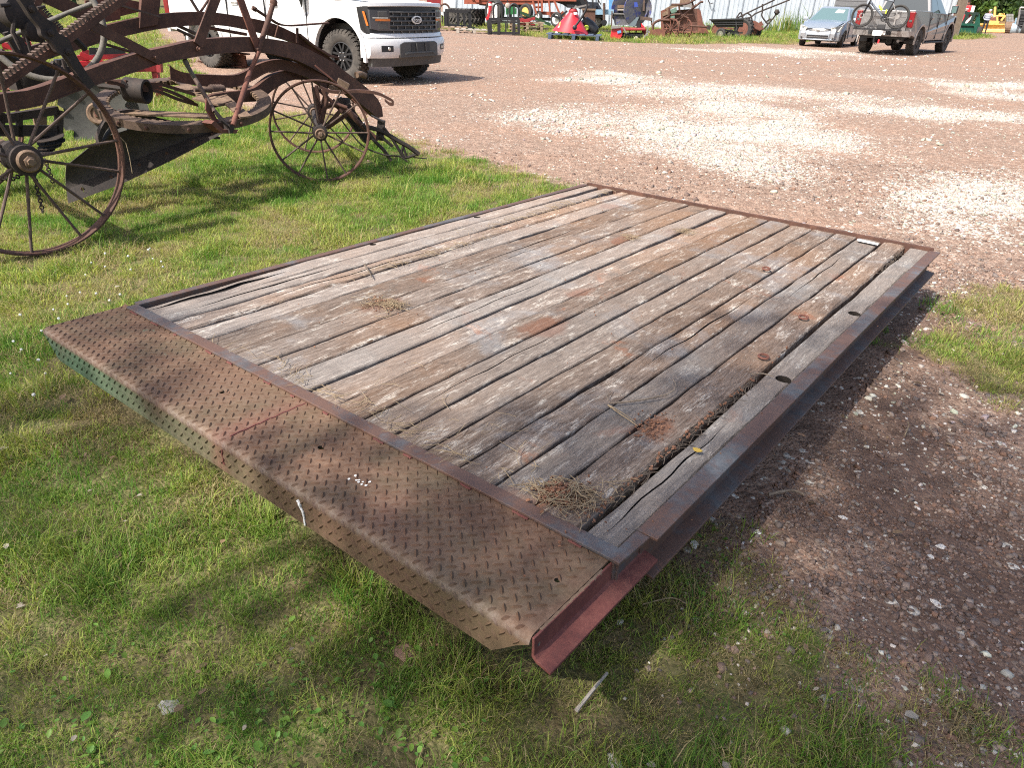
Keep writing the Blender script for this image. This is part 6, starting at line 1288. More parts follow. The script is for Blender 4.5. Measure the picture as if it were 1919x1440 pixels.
bt = {'bb': (0, -.16, 1.15), 'head': (0, .40, 1.80), 'head2': (0, .44, 1.66), 'seat': (0, -.34, 1.68), 'rear': (0, -.60, 1.22), 'front': (0, .60, 1.22)}
for a, b, r, mt in (('bb', 'head2', .034, 'paleblue'), ('seat', 'head', .026, 'paleblue'), ('bb', 'seat', .024, 'black')):
    m = MB(True); m.tube([bt[a], bt[b]], r, 10); ob(m, 'frame_tube', simple('dark_slate_paint', (.09, .11, .14), None, 5, .35) if mt == 'paleblue' else MT[mt], bk, 50)
for s in (-.05, .05):
    m = MB(True); m.tube([(s * .6, -.16, 1.15), (s, -.60, 1.22)], .012, 7); m.tube([(s * .6, -.34, 1.62), (s, -.60, 1.22)], .011, 7); ob(m, 'stay', MT['steel'], bk, 50)
    m = MB(True); m.tube([(s, .43, 1.68), (s, .55, 1.36), (s, .60, 1.22)], .02, 8); ob(m, 'fork_leg', MT['black'], bk, 50)
m = MB(True); m.tube([(0, .38, 1.88), (0, .44, 1.66)], .026, 10); m.tube([(-.36, .36, 1.92), (0, .40, 1.90), (.36, .36, 1.92)], .016, 8); ob(m, 'handlebar', MT['black'], bk, 50)
m = MB(True); m.tube([(0, -.34, 1.66), (0, -.38, 1.86)], .016, 8); m.loft([[(-.02, -.22, 1.87), (.02, -.22, 1.87), (.02, -.22, 1.90), (-.02, -.22, 1.90)], [(-.07, -.48, 1.88), (.07, -.48, 1.88), (.06, -.48, 1.93), (-.06, -.48, 1.93)]]); ob(m, 'saddle', MT['black'], bk, None, .01)
m = MB(True); m.lathe([(.10, -.004), (.10, .004), (.06, .004), (.06, -.004)], (-.06, -.16, 1.15), (1, 0, 0), 24, True); m.bar((-.08, -.16, 1.15), (-.08, -.30, 1.03), .02, .03); m.bar((.08, -.16, 1.15), (.08, -.02, 1.27), .02, .03); m.box((-.12, -.31, 1.03), (.08, .09, .02)); m.box((.12, -.01, 1.27), (.08, .09, .02)); ob(m, 'crankset', MT['black'], bk)
m = MB(True); m.lathe([(.075, -.02), (.05, .0), (.03, .02)], (-.06, -.60, 1.22), (1, 0, 0), 18); m.box((-.06, -.55, 1.06), (.03, .05, .18)); ob(m, 'derailleur', MT['steel'], bk)
m = MB(True); m.lathe([(.034, 0), (.036, .14), (.02, .17), (.02, .2)], (0, -.02, 1.40), (0, .65, .75), 14); ob(m, 'water_bottle', MT['lime'], bk, 50)
m = MB(True); m.box((-.02, -.18, 1.36), (.05, .05, .14)); ob(m, 'shock', MT['lime'], bk, None, .01)

# saloon car
def sedan():
    hd = Vector((-0.55, -0.835)).normalized(); lf = Vector((-hd.y, hd.x)); fl = P(1572, 88); sc = 1.04; c = fl.xy - lf * .74 * sc - hd * 1.34 * sc
    t = T('silver_saloon', 'blue silver four door saloon car facing the camera beside the white building', 'car', (c.x, c.y, 0), math.atan2(hd.y, hd.x)); t.scale = (sc, sc, sc); pm = MT['sedan_paint']
    xf, xr, wz, R = 1.34, -1.34, .31, .315
    low = [(-2.2, .42), (-1.9, .26)] + arch(xr, .37, wz, math.pi + .1, -.1) + [(xr + .45, .2), (xf - .45, .2)] + arch(xf, .37, wz, math.pi + .1, -.1) + [(2.0, .22), (2.18, .28)]
    top = [(2.22, .5), (2.16, .66), (1.9, .76), (1.3, .90), (.85, .97), (-1.5, 1.02), (-2.1, 1.0), (-2.25, .85), (-2.25, .6)]
    for s in (1, -1):
        pts = low + top; m = MB(True)
        def yy(x, z):
            y = .885 - .05 * max(0, (z - .6) / .4) - .05 * max(0, (.45 - z) / .25)
            if x > 1.2: y -= .20 * ((x - 1.2) / 1.0) ** 2
            if x < -1.5: y -= .14 * ((-x - 1.5) / .75) ** 2
            return y
        k = len(pts); o_ = [Vector((x, s * yy(x, z), z)) for x, z in pts]; i_ = [Vector((x, s * (yy(x, z) - .2), z)) for x, z in pts]
        m.add(o_ + i_, [tuple(range(k)) if s < 0 else tuple(range(k - 1, -1, -1)), tuple(range(2 * k - 1, k - 1, -1)) if s < 0 else tuple(range(k, 2 * k))] + [(i, i + k, (i + 1) % k + k, (i + 1) % k) for i in range(k)])
        ob(m, 'side_panel', pm, t, None, .04)
        m = MB(True)
        for x in (.75, -.25, -1.15): m.box((x, s * .872, .62), (.008, .03, .64))
        ob(m, 'door_gap', MT['plastic'], t)
        m = MB(True); m.box((.72, s * .96, 1.00), (.09, .20, .13)); ob(m, 'door_mirror', pm, t, None, .03)
        # headlights sweep back along the corner
        m = MB(True); m.prism([(2.17, s * .44, .70), (2.13, s * .64, .735), (1.84, s * .82, .80), (1.78, s * .84, .73), (2.02, s * .76, .56), (2.18, s * .52, .56)], (.03, s * .012, .012)); ob(m, 'headlight', MT['clearlens'], t, None, .012)
        m = MB(True); m.lathe([(.045, 0), (.045, .02), (.001, .03)], (2.17, s * .62, .34), (1, 0, 0), 14); ob(m, 'fog_light', MT['plastic'], t)
    rows = []
    for k in range(11):
        x = lerp(.80, 2.19, k / 10); z = lerp(.965, .90, min(1, k / 4)) if k < 4 else .90 - .24 * ((k - 4) / 6) ** 1.7; hw = .74 - .22 * max(0, (x - 1.3) / .9) ** 2
        rows.append([(x, hw * u, z + .035 * (1 - u * u)) for u in [-1, -.7, -.4, 0, .4, .7, 1]])
    m = MB(True); m.grid(rows); m.grid([[(x, y, z - .04) for x, y, z in r] for r in rows]); ob(m, 'bonnet', pm, t, 50)
    def fx(y): return 2.24 - .24 * (abs(y) / .8) ** 2.4
    Y = [-.80 + 1.6 * k / 24 for k in range(25)]
    m = MB(True); m.loft([[(fx(y) - .06, y, .69 - .06 * (abs(y) / .8)), (fx(y), y, .56), (fx(y) + .02, y, .36), (fx(y) - .02, y, .25), (fx(y) - .3, y, .25), (fx(y) - .3, y, .69 - .06 * (abs(y) / .8))] for y in Y]); ob(m, 'front_bumper', pm, t, 45)
    m = MB(True); YG = [-.40 + .8 * k / 12 for k in range(13)]; m.strip([(fx(y) - .015, y, .655) for y in YG], [(fx(y) + .014, y, .565 + .045 * (abs(y) / .4) ** 1.5) for y in YG], (-.05, 0, 0)); gr = ob(m, 'grille', MT['black'], t)
    m = MB(True)
    for z in (.60, .625): m.strip([(fx(y) + .010, y, z + .004) for y in YG[2:-2]], [(fx(y) + .014, y, z - .004) for y in YG[2:-2]], (-.02, 0, 0))
    ob(m, 'grille_bar', MT['steel'], gr)
    m = MB(True); m.lathe([(.06, 0), (.06, .012), (.046, .014), (.046, .002)], (2.245, 0, .60), (1, 0, .1), 20, True); m.box((2.255, 0, .60), (.012, .15, .022)); ob(m, 'round_emblem', MT['chrome'], gr)
    m = MB(True); YI = [-.42 + .84 * k / 12 for k in range(13)]; m.strip([(fx(y) + .024, y, .435) for y in YI], [(fx(y) + .024, y, .315) for y in YI], (-.04, 0, 0)); it = ob(m, 'air_intake', MT['black'], t)
    m = MB(True); m.strip([(fx(y) + .030, y, .375) for y in YI], [(fx(y) + .030, y, .362) for y in YI], (-.02, 0, 0)); ob(m, 'intake_bar', MT['steel'], it)
    m = MB(True); m.strip([(fx(y) + .045, y, .285) for y in Y[1:-1]], [(fx(y) + .05, y, .255) for y in Y[1:-1]], (-.10, 0, 0)); ob(m, 'chin_spoiler', pm, t, 30, .008)
    lo = [(.95, .80, .94), (-1.75, .78, 1.00), (-1.75, -.78, 1.00), (.95, -.80, .94)]; mi = [(.02, .60, 1.42), (-1.0, .60, 1.40), (-1.0, -.60, 1.40), (.02, -.60, 1.42)]; up = [(-.12, .50, 1.475), (-.85, .50, 1.46), (-.85, -.50, 1.46), (-.12, -.50, 1.475)]
    m = MB(True); m.loft([lo, mi, up]); ob(m, 'cabin', pm, t, None, .04)
    def on(a, b, c, d, u, v): return Vector(a).lerp(Vector(b), u).lerp(Vector(d).lerp(Vector(c), u), v)
    def pane(a, b, c, d, uv, n, mt, name):
        m = MB(True); m.prism([on(a, b, c, d, u, v) + Vector(n) * .003 for u, v in uv], Vector(n) * .006); return ob(m, name, MT[mt], t)
    ws = pane(lo[3], lo[0], mi[0], mi[3], [(.04, .04), (.96, .04), (.94, .96), (.06, .96)], (.45, 0, .89), 'paleglass', 'windscreen')
    m = MB(True); q = [on(lo[3], lo[0], mi[0], mi[3], u, v) + Vector((.45, 0, .89)) * .011 for u, v in ((.56, .62), (.82, .62), (.84, .86), (.60, .86))]; m.prism(q, (.002, 0, .002)); ob(m, 'window_sticker', MT['white'], ws)
    pane(lo[1], lo[2], mi[2], mi[1], [(.06, .1), (.94, .1), (.9, .95), (.1, .95)], (-.5, 0, .86), 'glass', 'rear_window')
    for s, (i, j) in ((1, (0, 1)), (-1, (3, 2))):
        for u0, u1, u2, u3 in ((.12, .46, .47, .10), (.50, .82, .88, .50)): pane(lo[i], lo[j], mi[j], mi[i], [(u0, .08), (u1, .08), (u2, .92), (u3, .92)], (0, s * .92, .38), 'glass', 'window')
    m = MB(True); m.box((0, 0, .45), (3.9, 1.3, .4)); m.box((0, 0, .25), (3.6, 1.2, .1)); ob(m, 'chassis', MT['black'], t)
    m = MB(True); m.box((-2.12, 0, .72), (.2, 1.3, .5)); m.box((-1.85, 0, .99), (.6, 1.3, .05)); ob(m, 'boot_lid', pm, t, None, .04)
    for x in (xf, xr):
        for s in (1, -1): mat_road_wheel(t, (x, s * .76, R), R, .20, .205, s, 0.12 if x > 0 else 0, 26, 7, MT['rubber'], False)
sedan()

# ------------------------------------------------------------------ the far side of the yard
def fac(px, py, turn=0.0):
    g = P(px, py); v = Vector((g.x, g.y, 0)).normalized(); r = Vector((v.y, -v.x, 0)); r = Matrix.Rotation(turn, 3, 'Z') @ r
    return VPlane(g, g + r), g
class Kit:                                            # parts of one thing, measured on its own upright plane
    def __init__(s, name, label, cat, px, py, turn=0.0, group=None):
        s.pl, s.g = fac(px, py, turn); s.t = T(name, label, cat, s.g, 0, group); s.away = s.pl.n; s.right = s.pl.d
        s.u = (s.g - Vector((0, 0, H))).length / FPX       # about one photo pixel there, in metres
    def p(s, x, y, o=0.0): return s.pl(x, y, o)
    def bars(s, name, L, mat, w=.1, h=.1, o=0.0):
        for b in L:
            m = MB(); m.bar(s.p(b[0], b[1], o), s.p(b[2], b[3], o), b[4] if len(b) > 4 else w, b[5] if len(b) > 5 else (b[4] if len(b) > 4 else h), s.away); ob(m, name, mat, s.t)
    def slab(s, name, poly, mat, d=.1, o=0.0, bevel=0.0):
        m = MB(); m.prism([s.p(x, y, o) for x, y in poly], s.away * d); return ob(m, name, mat, s.t, None, bevel)
    def pipe(s, name, pts, r, mat, o=0.0, n=8):
        m = MB(); m.tube(smooth_pts([s.p(q[0], q[1], o + (q[2] if len(q) > 2 else 0)) for q in pts], 4 * len(pts)) if len(pts) > 2 else [s.p(q[0], q[1], o) for q in pts], r, n); return ob(m, name, mat, s.t, 50)
    def wheel(s, x, y, R, W, tyre, rim, ax=None, o=0.0, frac=.58, lugs=0):
        c = s.p(x, y, o); ax = (ax or s.away).normalized(); w = E('wheel', s.t); m = MB(); h = W / 2
        m.lathe([(R * frac, -h * .7), (R * .8, -h), (R * .95, -h * .8), (R, -h * .3), (R, h * .3), (R * .95, h * .8), (R * .8, h), (R * frac, h * .7)], c, ax, 32, True)
        if lugs:
            e = ax.orthogonal().normalized(); f = ax.cross(e)
            for k in range(lugs):
                for sd in (-1, 1):
                    a = 6.28319 * (k + (.5 if sd > 0 else 0)) / lugs; d = e * math.cos(a) + f * math.sin(a); t_ = ax.cross(d)
                    m.bar(c + d * R + ax * (sd * h * .05) , c + d * (R * .97) + ax * (sd * h * .95) + t_ * (R * .13), R * .09, R * .10, d)
        ob(m, 'tyre', tyre, w, 40); m = MB(); m.lathe([(R * frac * 1.01, -h * .7), (R * frac * .9, -h * .5), (R * .2, -h * .2), (R * .16, -h * .75), (.001, -h * .75)], c, ax, 28); m.lathe([(R * frac * 1.01, h * .7), (R * frac * .9, h * .5), (R * .2, h * .2), (.001, h * .2)], c, ax, 28); ob(m, 'rim', rim, w, 40); return w
def iron_wheel(K, x, y, rx, o, ns=8, ax=None, mat=None):
    c = K.p(x, y, o); ax = (ax or K.away).normalized(); R = rx * K.u; w = E('wheel', K.t); m = MB(); m.lathe([(R, -.03), (R, .03), (R * .93, .03), (R * .93, -.03)], c, ax, 32, True); ob(m, 'rim', mat or MT['rust_red'], w, 40)
    e = ax.orthogonal().normalized(); f = ax.cross(e); m = MB()
    m.lathe([(R * .16, -.08), (R * .16, .08)], c, ax, 12); ob(m, 'hub', MT['rust'], w)
    for k in range(ns): a = 6.28319 * k / ns; m = MB(); m.tube([c, c + (e * math.cos(a) + f * math.sin(a)) * R * .95], .018, 5); ob(m, 'spoke', mat or MT['rust_red'], w)
def pallet(label, px, py, w, d, h, mat, turn=0.0, z=0.0, group='pallets along the far grass edge', boards=6):
    pl, g = fac(px, py, turn); t = T('pallet', label, 'pallet', g, 0, group); r, a = pl.d, pl.n; up = Vector((0, 0, 1)); g = g + up * z
    for k in range(boards):
        m = MB(); x = w * (k / (boards - 1) - .5) * .96; b = g + r * x + up * (h - .012); m.bar(b, b + a * d, w / boards * .72, .024); ob(m, 'deck_board', mat, t)
    for k in range(3):
        m = MB(); b = g + a * (d * (.04 + .46 * k)) + up * (h - .035); m.bar(b - r * w * .5, b + r * w * .5, .10, .022); ob(m, 'stringer', mat, t)
        for x in (-.46, 0, .46): m = MB(); m.box(g + a * (d * (.04 + .46 * k)) + r * (w * x) + up * ((h - .05) / 2), (.13, .13, h - .05)); ob(m, 'block', mat, t)
    for x in (-.46, 0, .46): m = MB(); b = g + r * (w * x) + up * .012; m.bar(b, b + a * d, .1, .02); ob(m, 'bottom_board', mat, t)
    return t

# the long white shed
WALLC = simple('white_ribbed_sheet', (0.50, 0.545, 0.59), (0.44, 0.485, 0.535), 1.5, 0.45)
WALLR = simple('sheet_rib', (0.34, 0.37, 0.41), (0.27, 0.30, 0.34), 3, 0.5)
wa, wd = Vector((10.53, 52.6, 0)), Vector((1, 0.15, 0)).normalized(); wn_ = Vector((-wd.y, wd.x, 0)); WPl = VPlane(wa, wa + wd)
x0 = -15.0; x1 = (WPl(1783, 40) - wa).dot(wd); tilt = (wn_ * .06 + wd * .055 + Vector((0, 0, 1)))
shed = T('white_shed', 'long white ribbed metal shed across the far side of the yard', 'building', wa)
Hh = 5.2
def wpt(x, z, o=0.0): return wa + wd * x + tilt * z + wn_ * o
step = .98; x = x0; k = 0
while x < x1 - .01:
    xe = min(x + step, x1); m = MB(); m.prism([wpt(x, 0), wpt(xe - .004, 0), wpt(xe - .004, Hh), wpt(x, Hh)], wn_ * .04); ob(m, 'wall_sheet', WALLC, shed)
    m = MB(); m.prism([wpt(x - .035, 0, -.045), wpt(x + .035, 0, -.045), wpt(x + .035, Hh, -.045), wpt(x - .035, Hh, -.045)], wn_ * .045); ob(m, 'wall_rib', WALLR, shed)
    for q in (.34, .66):
        if x + step * q < x1: m = MB(); xx = x + step * q; m.prism([wpt(xx - .05, 0, -.016), wpt(xx + .05, 0, -.016), wpt(xx + .05, Hh, -.016), wpt(xx - .05, Hh, -.016)], wn_ * .016); ob(m, 'wall_flute', WALLC, shed)
    x += step
m = MB(); m.prism([wpt(x0 - .4, Hh, -.5), wpt(x1 + .4, Hh, -.5), wpt(x1 + .4, Hh + 2.4, 8), wpt(x0 - .4, Hh + 2.4, 8)], (0, 0, .12)); m.prism([wpt(x0 - .4, Hh, 16.5), wpt(x1 + .4, Hh, 16.5), wpt(x1 + .4, Hh + 2.4, 8), wpt(x0 - .4, Hh + 2.4, 8)], (0, 0, .12)); ob(m, 'roof', WALLR, shed)
m = MB(); m.prism([wpt(x0, 0, .05), wpt(x0, 0, 16), wpt(x0, Hh, 16), wpt(x0, Hh + 2.3, 8), wpt(x0, Hh, .05)], wd * .05); m.prism([wpt(x1, 0, .05), wpt(x1, 0, 16), wpt(x1, Hh, 16), wpt(x1, Hh + 2.3, 8), wpt(x1, Hh, .05)], wd * -.05); m.prism([wpt(x0, 0, 16), wpt(x1, 0, 16), wpt(x1, Hh, 16), wpt(x0, Hh, 16)], wn_ * .05); ob(m, 'end_wall', WALLC, shed)
xa, xb = (WPl(1556, 40) - wa).dot(wd), (WPl(1614, 40) - wa).dot(wd)
dm = simple('grey_roller_door', (0.20, 0.205, 0.21), (0.17, 0.172, 0.178), 5, .6)
dr = MB(); dr.prism([wpt(xa, .0, -.05), wpt(xb, .0, -.05), wpt(xb, 3.6, -.05), wpt(xa, 3.6, -.05)], wn_ * .05); door = ob(dr, 'roller_door', dm, shed)
for k in range(12): m = MB(); m.bar(wpt(xa + .03, .15 + .3 * k, -.056), wpt(xb - .03, .15 + .3 * k, -.056), .02, .03); ob(m, 'door_slat', dm, door)
m = MB(); xq = x1 + .28; bq = wpt(xq, 0, -.2); m.box(bq + Vector((0, 0, Hh / 2)), (.42, .42, Hh)); ob(m, 'corner_post', rusty('brown_post', (.15, .115, .085), (.09, .07, .052), (.22, .175, .135), sc=5), shed)
m = MB(); m.box(bq + wd * .25 - wn_ * .1 + Vector((0, 0, Hh / 2)), (.05, .06, Hh)); ob(m, 'white_trim', MT['white'], shed)
K = Kit('wall_hook', 'small dark bent hook hanging on the white shed wall', 'hook', 1330, 58); m = MB(); m.tube([WPl(x, y, -.12) for x, y in ((1326, -6), (1328, 2), (1331, 7), (1336, 5))], .03, 6); ob(m, 'hook_rod', MT['rust_dark'], K.t, 50)

# tractor tyres stacked behind the black frame
def tractor_tyre(label, px, py, R, W, z):
    pl, g = fac(px, py); t = T('tractor_tyre', label, 'tyre', g, 0, 'tractor tyres stacked flat'); c = g + Vector((0, 0, z + W / 2)); m = MB(); h = W / 2
    m.lathe([(R * .55, -h * .8), (R * .8, -h), (R * .93, -h * .85), (R * .94, h * .85), (R * .8, h), (R * .55, h * .8)], c, (0, 0, 1), 40, True); ob(m, 'casing', MT['rubber'], t, 35)
    for k in range(26):
        for sd in (-1, 1):
            a = 6.28319 * (k + (.5 if sd > 0 else 0)) / 26; d = Vector((math.cos(a), math.sin(a), 0)); tt = Vector((-d.y, d.x, 0)); m = MB(); m.bar(c + d * R * .97, c + d * R * .95 + Vector((0, 0, sd * h)) + tt * .16 * R, .07, .09, d); ob(m, 'lug', MT['dusty_rubber'], t)
tractor_tyre('lower tractor tyre of the stack behind the black frame', 873, 49, 1.05, .44, .0); tractor_tyre('upper tractor tyre of the stack behind the black frame', 876, 49, 1.0, .42, .45)
pallet('grey weathered pallet under the black three point frame', 842, 57, 1.6, 1.1, .16, MT['wood']); pallet('broken grey pallet right of the black frame', 889, 62, 1.6, 1.0, .16, MT['greywood'], .05)
K = Kit('loader_frame', 'black steel loader frame sitting on a grey pallet', 'loader frame', 858, 55)
K.bars('upright', [(834, 21, 836, 50, .16), (839, 20, 840, 48, .12), (858, 24, 858, 47, .10), (870, 25, 870, 48, .12), (880, 22, 881, 49, .14)], MT['black'], o=.2); K.bars('cross_bar', [(834, 19, 882, 22, .14), (836, 46, 882, 50, .12)], MT['black'], o=.2); K.bars('fork', [(846, 47, 886, 56, .12, .06), (870, 47, 893, 54, .12, .06)], MT['black'], o=-.1)
K = Kit('red_hydraulic_ram', 'red and white hydraulic ram standing upright left of the black fork frame', 'hydraulic ram', 914, 52)
m = MB(); 
K.pipe('ram_body', [(919, 3), (918, 20)], .09, MT['red']); K.pipe('white_band', [(918.6, 6), (918.4, 10)], .097, MT['white']); K.pipe('ram_rod', [(918, 18), (915, 33)], .07, MT['red']); K.slab('clevis', [(910, 31), (917, 30), (916, 38), (911, 38)], MT['red'], .14, -.07); K.bars('prop', [(914, 36, 914, 52, .08)], MT['black'])
K = Kit('fork_frame', 'black pallet fork carriage with two hoop guards standing on the gravel edge', 'fork frame', 945, 65)
K.bars('upright', [(917, 36, 918, 64, .20, .10), (935, 34, 935, 68, .14), (963, 34, 963, 68, .14), (972, 36, 972, 64, .12, .1), (948, 42, 948, 60, .07)], MT['black']); K.bars('cross_bar', [(916, 35, 973, 36, .10, .12), (917, 40, 973, 41, .07), (917, 61, 973, 62, .10, .14)], MT['black'], o=.02)
for q in (((925, 34), (925, 14), (928, 7), (934, 5), (940, 9), (941, 20), (941, 34)), ((955, 34), (955, 16), (958, 9), (963, 7), (970, 11), (972, 20), (972, 34))): K.pipe('hoop_guard', q, .045, MT['black'], .05)
K.bars('fork', [(935, 67, 935.5, 69, .12, .05), (963, 67, 963.5, 69, .12, .05)], MT['black'], o=-.5); K.bars('backrest_bar', [(933, 8, 933, 34, .06), (963, 10, 963, 34, .06)], MT['black'], o=.05)
K = Kit('work_lamp', 'round pale work lamp on the orange machine above the fork frame', 'lamp', 950, 58)
m = MB(); c = K.p(951.5, 10, .3); m.lathe([(.001, -.1), (.10, -.07), (.13, 0), (.10, .07), (.001, .1)], c, -K.away, 16); ob(m, 'lamp_bowl', MT['greywood'], K.t, 40); K.bars('stem', [(951, -6, 951, 6, .04), (951.5, 14, 951, 58, .04)], MT['black'], o=.3)

# orange harvester frame behind
K = Kit('harvester', 'rust orange open steel harvester frame with white rimmed wheels behind the yellow rim wheel', 'farm machine', 1000, 55)
OR = MT['orange']; K.bars('frame_rail', [(870, 0, 1002, 1, .35, .3), (885, -8, 1080, -6, .4, .4), (1003, 23, 1050, 26, .16, .14), (1030, 28, 1058, 27, .2, .2), (1052, 22, 1058, 30, .2)], OR, o=.5)
K.bars('post', [(997, -4, 1005, 25, .10), (1015, -4, 1016, 22, .12), (1036, -6, 1048, 24, .10), (1028, 0, 1031, 22, .09), (1009, 0, 1009, 20, .08)], OR, o=.3); K.bars('cross_rail', [(1003, 13, 1018, 13, .09), (1000, 4, 1040, 2, .12)], OR, o=.45)
K.slab('hopper_panel', [(880, -12), (898, -12), (898, 4), (893, 4)], OR, .2, .2); K.slab('dark_panel', [(898, 3), (914, 5), (914, 11), (898, 9)], MT['black'], .6, .8); K.slab('dark_panel', [(1030, 0), (1100, -4), (1100, 14), (1064, 14), (1055, 8)], MT['black'], .8, .9); K.slab('engine_block', [(945, 2), (995, 3), (995, 12), (975, 14), (945, 12)], MT['black'], 1.0, 1.0)
K.bars('axle', [(915, 33, 1045, 36, .14)], MT['black'], o=.8); K.wheel(927, 21, .62, .40, MT['rubber'], MT['white'], (K.away * .75 + K.right * .66), .2, .66); K.wheel(1043, 36, .36, .22, MT['rubber'], MT['white'], (K.away * .8 + K.right * .6), .2, .62); K.wheel(1009, 31, .28, .2, MT['rubber'], MT['white'], (K.away * .6 + K.right * .8), .4, .6)
K.bars('draw_bar', [(1036, 29, 1056, 36, .12), (1063, 20, 1050, 31, .1)], MT['black'], o=.0)
K = Kit('green_seeder', 'green farm seeder with yellow wheel rim behind the red scrap', 'farm machine', 985, 56)
K.slab('tank', [(948, 15), (968, 15), (968, 26), (948, 27)], MT['green'], .5, .5); K.slab('tank', [(1104 - 150, 12), (966, 12), (964, 16), (954, 16)], MT['green'], .4, .6); K.wheel(986, 22, .40, .26, MT['rubber'], MT['yellow'], (K.away * .8 + K.right * .6), .1, .55, 0)
K.bars('tongue', [(974, 22, 1002, 33, .14), (1000, 32, 1032, 46, .12, .14), (1010, 33, 1030, 47, .06)], simple('green_black', (.015, .05, .02), None, 6, .5), o=-.1); K.bars('leg', [(958, 26, 958, 44, .08)], MT['black'], o=.6)
for k in range(3): pallet(('lowest', 'middle', 'topmost')[k] + ' brown pallet of the stack under the red scrap', 988, 61, 1.5, 1.2, .15, MT['wood'], .1, .155 * k, 'stacked brown pallets', 5)
pallet('small dark pallet lying behind the stacked brown pallets', 1009, 58, 1.0, .8, .14, MT['rust_dark'], .1)
pallet('low dark pallet on the grass right of the red cone spreader', 1125, 62, 1.1, .9, .13, MT['rust_dark'])
K = Kit('scrap_blades', 'heap of worn red steel blades on stacked brown pallets', 'scrap metal', 985, 61)
for q, m_ in ((((973, 34), (994, 40), (1000, 44), (975, 45)), 'darkred'), (((977, 38), (1003, 31), (1003, 36), (985, 42)), 'darkred'), (((972, 40), (990, 42), (990, 46), (974, 45)), 'red'), (((978, 33), (988, 38), (986, 39), (976, 35)), 'darkred')): K.slab('blade', q, MT[m_], .5, random.uniform(.0, .5))
K.slab('base_sheet', [(972, 44.5), (1003, 45), (1003, 46.5), (972, 46)], MT['darkred'], .9, .1)
# blue pallet with the red cone spreader and a gear box
pallet('blue grey pallet under the red cone spreader', 1074, 74, 2.15, 1.3, .20, MT['bluewood'], -.06, 0, 'pallets along the far grass edge', 7)
K = Kit('cone_spreader', 'bright red cone shaped spreader hopper upside down on a blue pallet', 'spreader', 1070, 72)
bc, tc = K.p(1069, 65.5, .55), K.p(1075, 15, .55); bR, tR = 31 * K.u, 7 * K.u; m = MB(); n_ = 40
ax_ = Vector((0, 0, 1)); Hc = tc.z - .22
m.lathe([(bR * 1.02, .0), (bR, .02), (tR, Hc - .16), (tR * .55, Hc), (tR * .3, Hc), (bR * .9, .02)], Vector((bc.x, bc.y, .22)), (tc - Vector((bc.x, bc.y, .22))), n_, True); cone = ob(m, 'cone', MT['red'], K.t, 30)
m = MB(); m.lathe([(tR * 1.05, Hc - .24), (tR * 1.12, Hc - .10), (tR * .6, Hc + .01)], Vector((bc.x, bc.y, .22)), (tc - Vector((bc.x, bc.y, .22))), 24); ob(m, 'collar', MT['darkred'], K.t, 40)
def onc(px, py):                                       # a spot on the cone's skin
    q = K.p(px, py, .55); t_ = (q.z - .22) / Hc; r_ = lerp(bR, tR, t_) + .012; axp_ = Vector((bc.x, bc.y, .22)).lerp(tc, t_); s_ = max(-.97, min(.97, (q - axp_).dot(K.right) / r_)); return axp_ + K.right * (s_ * r_) - K.away * (math.sqrt(1 - s_ * s_) * r_)
for q, mt in (([(1075, 22), (1081, 22.5), (1081.5, 27), (1075.5, 26.5)], 'white'), ([(1049, 41), (1051, 40), (1050, 47), (1047, 48)], 'yellow'), ([(1046, 49), (1049, 48), (1047, 53), (1044, 54)], 'white'), ([(1043, 55), (1046, 54), (1045, 60), (1041, 60)], 'white')):
    m = MB(); m.prism([onc(*p_) for p_ in q], -K.away * .012); ob(m, 'decal', MT[mt], cone)
K.pipe('lever_tube', [(1090, -6), (1098, 0), (1101, 8), (1098, 18), (1090, 32), (1078, 49)], .045, MT['black'], -.25); m = MB(); c = K.p(1077, 51, -.28); m.lathe([(.001, -.1), (.09, -.05), (.10, .05), (.001, .1)], c, -K.away, 12); ob(m, 'lever_knob', MT['black'], K.t, 40)
K.slab('top_frame', [(1062, 8), (1098, 10), (1098, 14), (1064, 13)], MT['black'], .4, .4); K.bars('top_rod', [(1078, 14, 1104, 8, .06), (1080, 10, 1075, 16, .06), (1090, 34, 1096, 20, .05)], MT['steel'], o=.1)
K = Kit('gear_box', 'black gear box with a yellow shaft cap beside the red cone on the blue pallet', 'gear box', 1100, 72)
m = MB(); c = K.p(1106, 50, .5); m.lathe([(.08, -.45), (.22, -.35), (.26, 0), (.22, .3), (.10, .4)], c, (K.right * .8 + Vector((0, 0, -.6))), 18); ob(m, 'casing', MT['black'], K.t, 40); K.slab('base', [(1094, 58), (1116, 59), (1116, 63), (1094, 63)], MT['black'], .5, .3); m = MB(); c = K.p(1099, 52, .2); m.lathe([(.10, 0), (.12, .1), (.07, .2), (.001, .2)], c, -K.away, 14); ob(m, 'shaft_cap', MT['lime'], K.t, 40); K.bars('stay', [(1092, 30, 1108, 52, .1), (1104, 44, 1114, 58, .1)], MT['black'], o=.35)
K = Kit('steel_bin', 'dark brown rusty steel bin behind the red cone spreader', 'bin', 1106, 60); K.slab('bin_wall', [(1091, 17), (1116, 17.5), (1116, 49), (1094, 49)], MT['rust'], 1.1, .3, .03); K.bars('rim', [(1090, 17, 1117, 17.5, .08)], MT['rust_dusty'], o=.28); K.slab('opening', [(1093, 16.4), (1115, 16.8), (1114, 15.4), (1094, 15)], MT['black'], .7, .5)
K = Kit('blue_trailer', 'pale blue trailer with a jack stand against the white shed', 'trailer', 1132, 58)
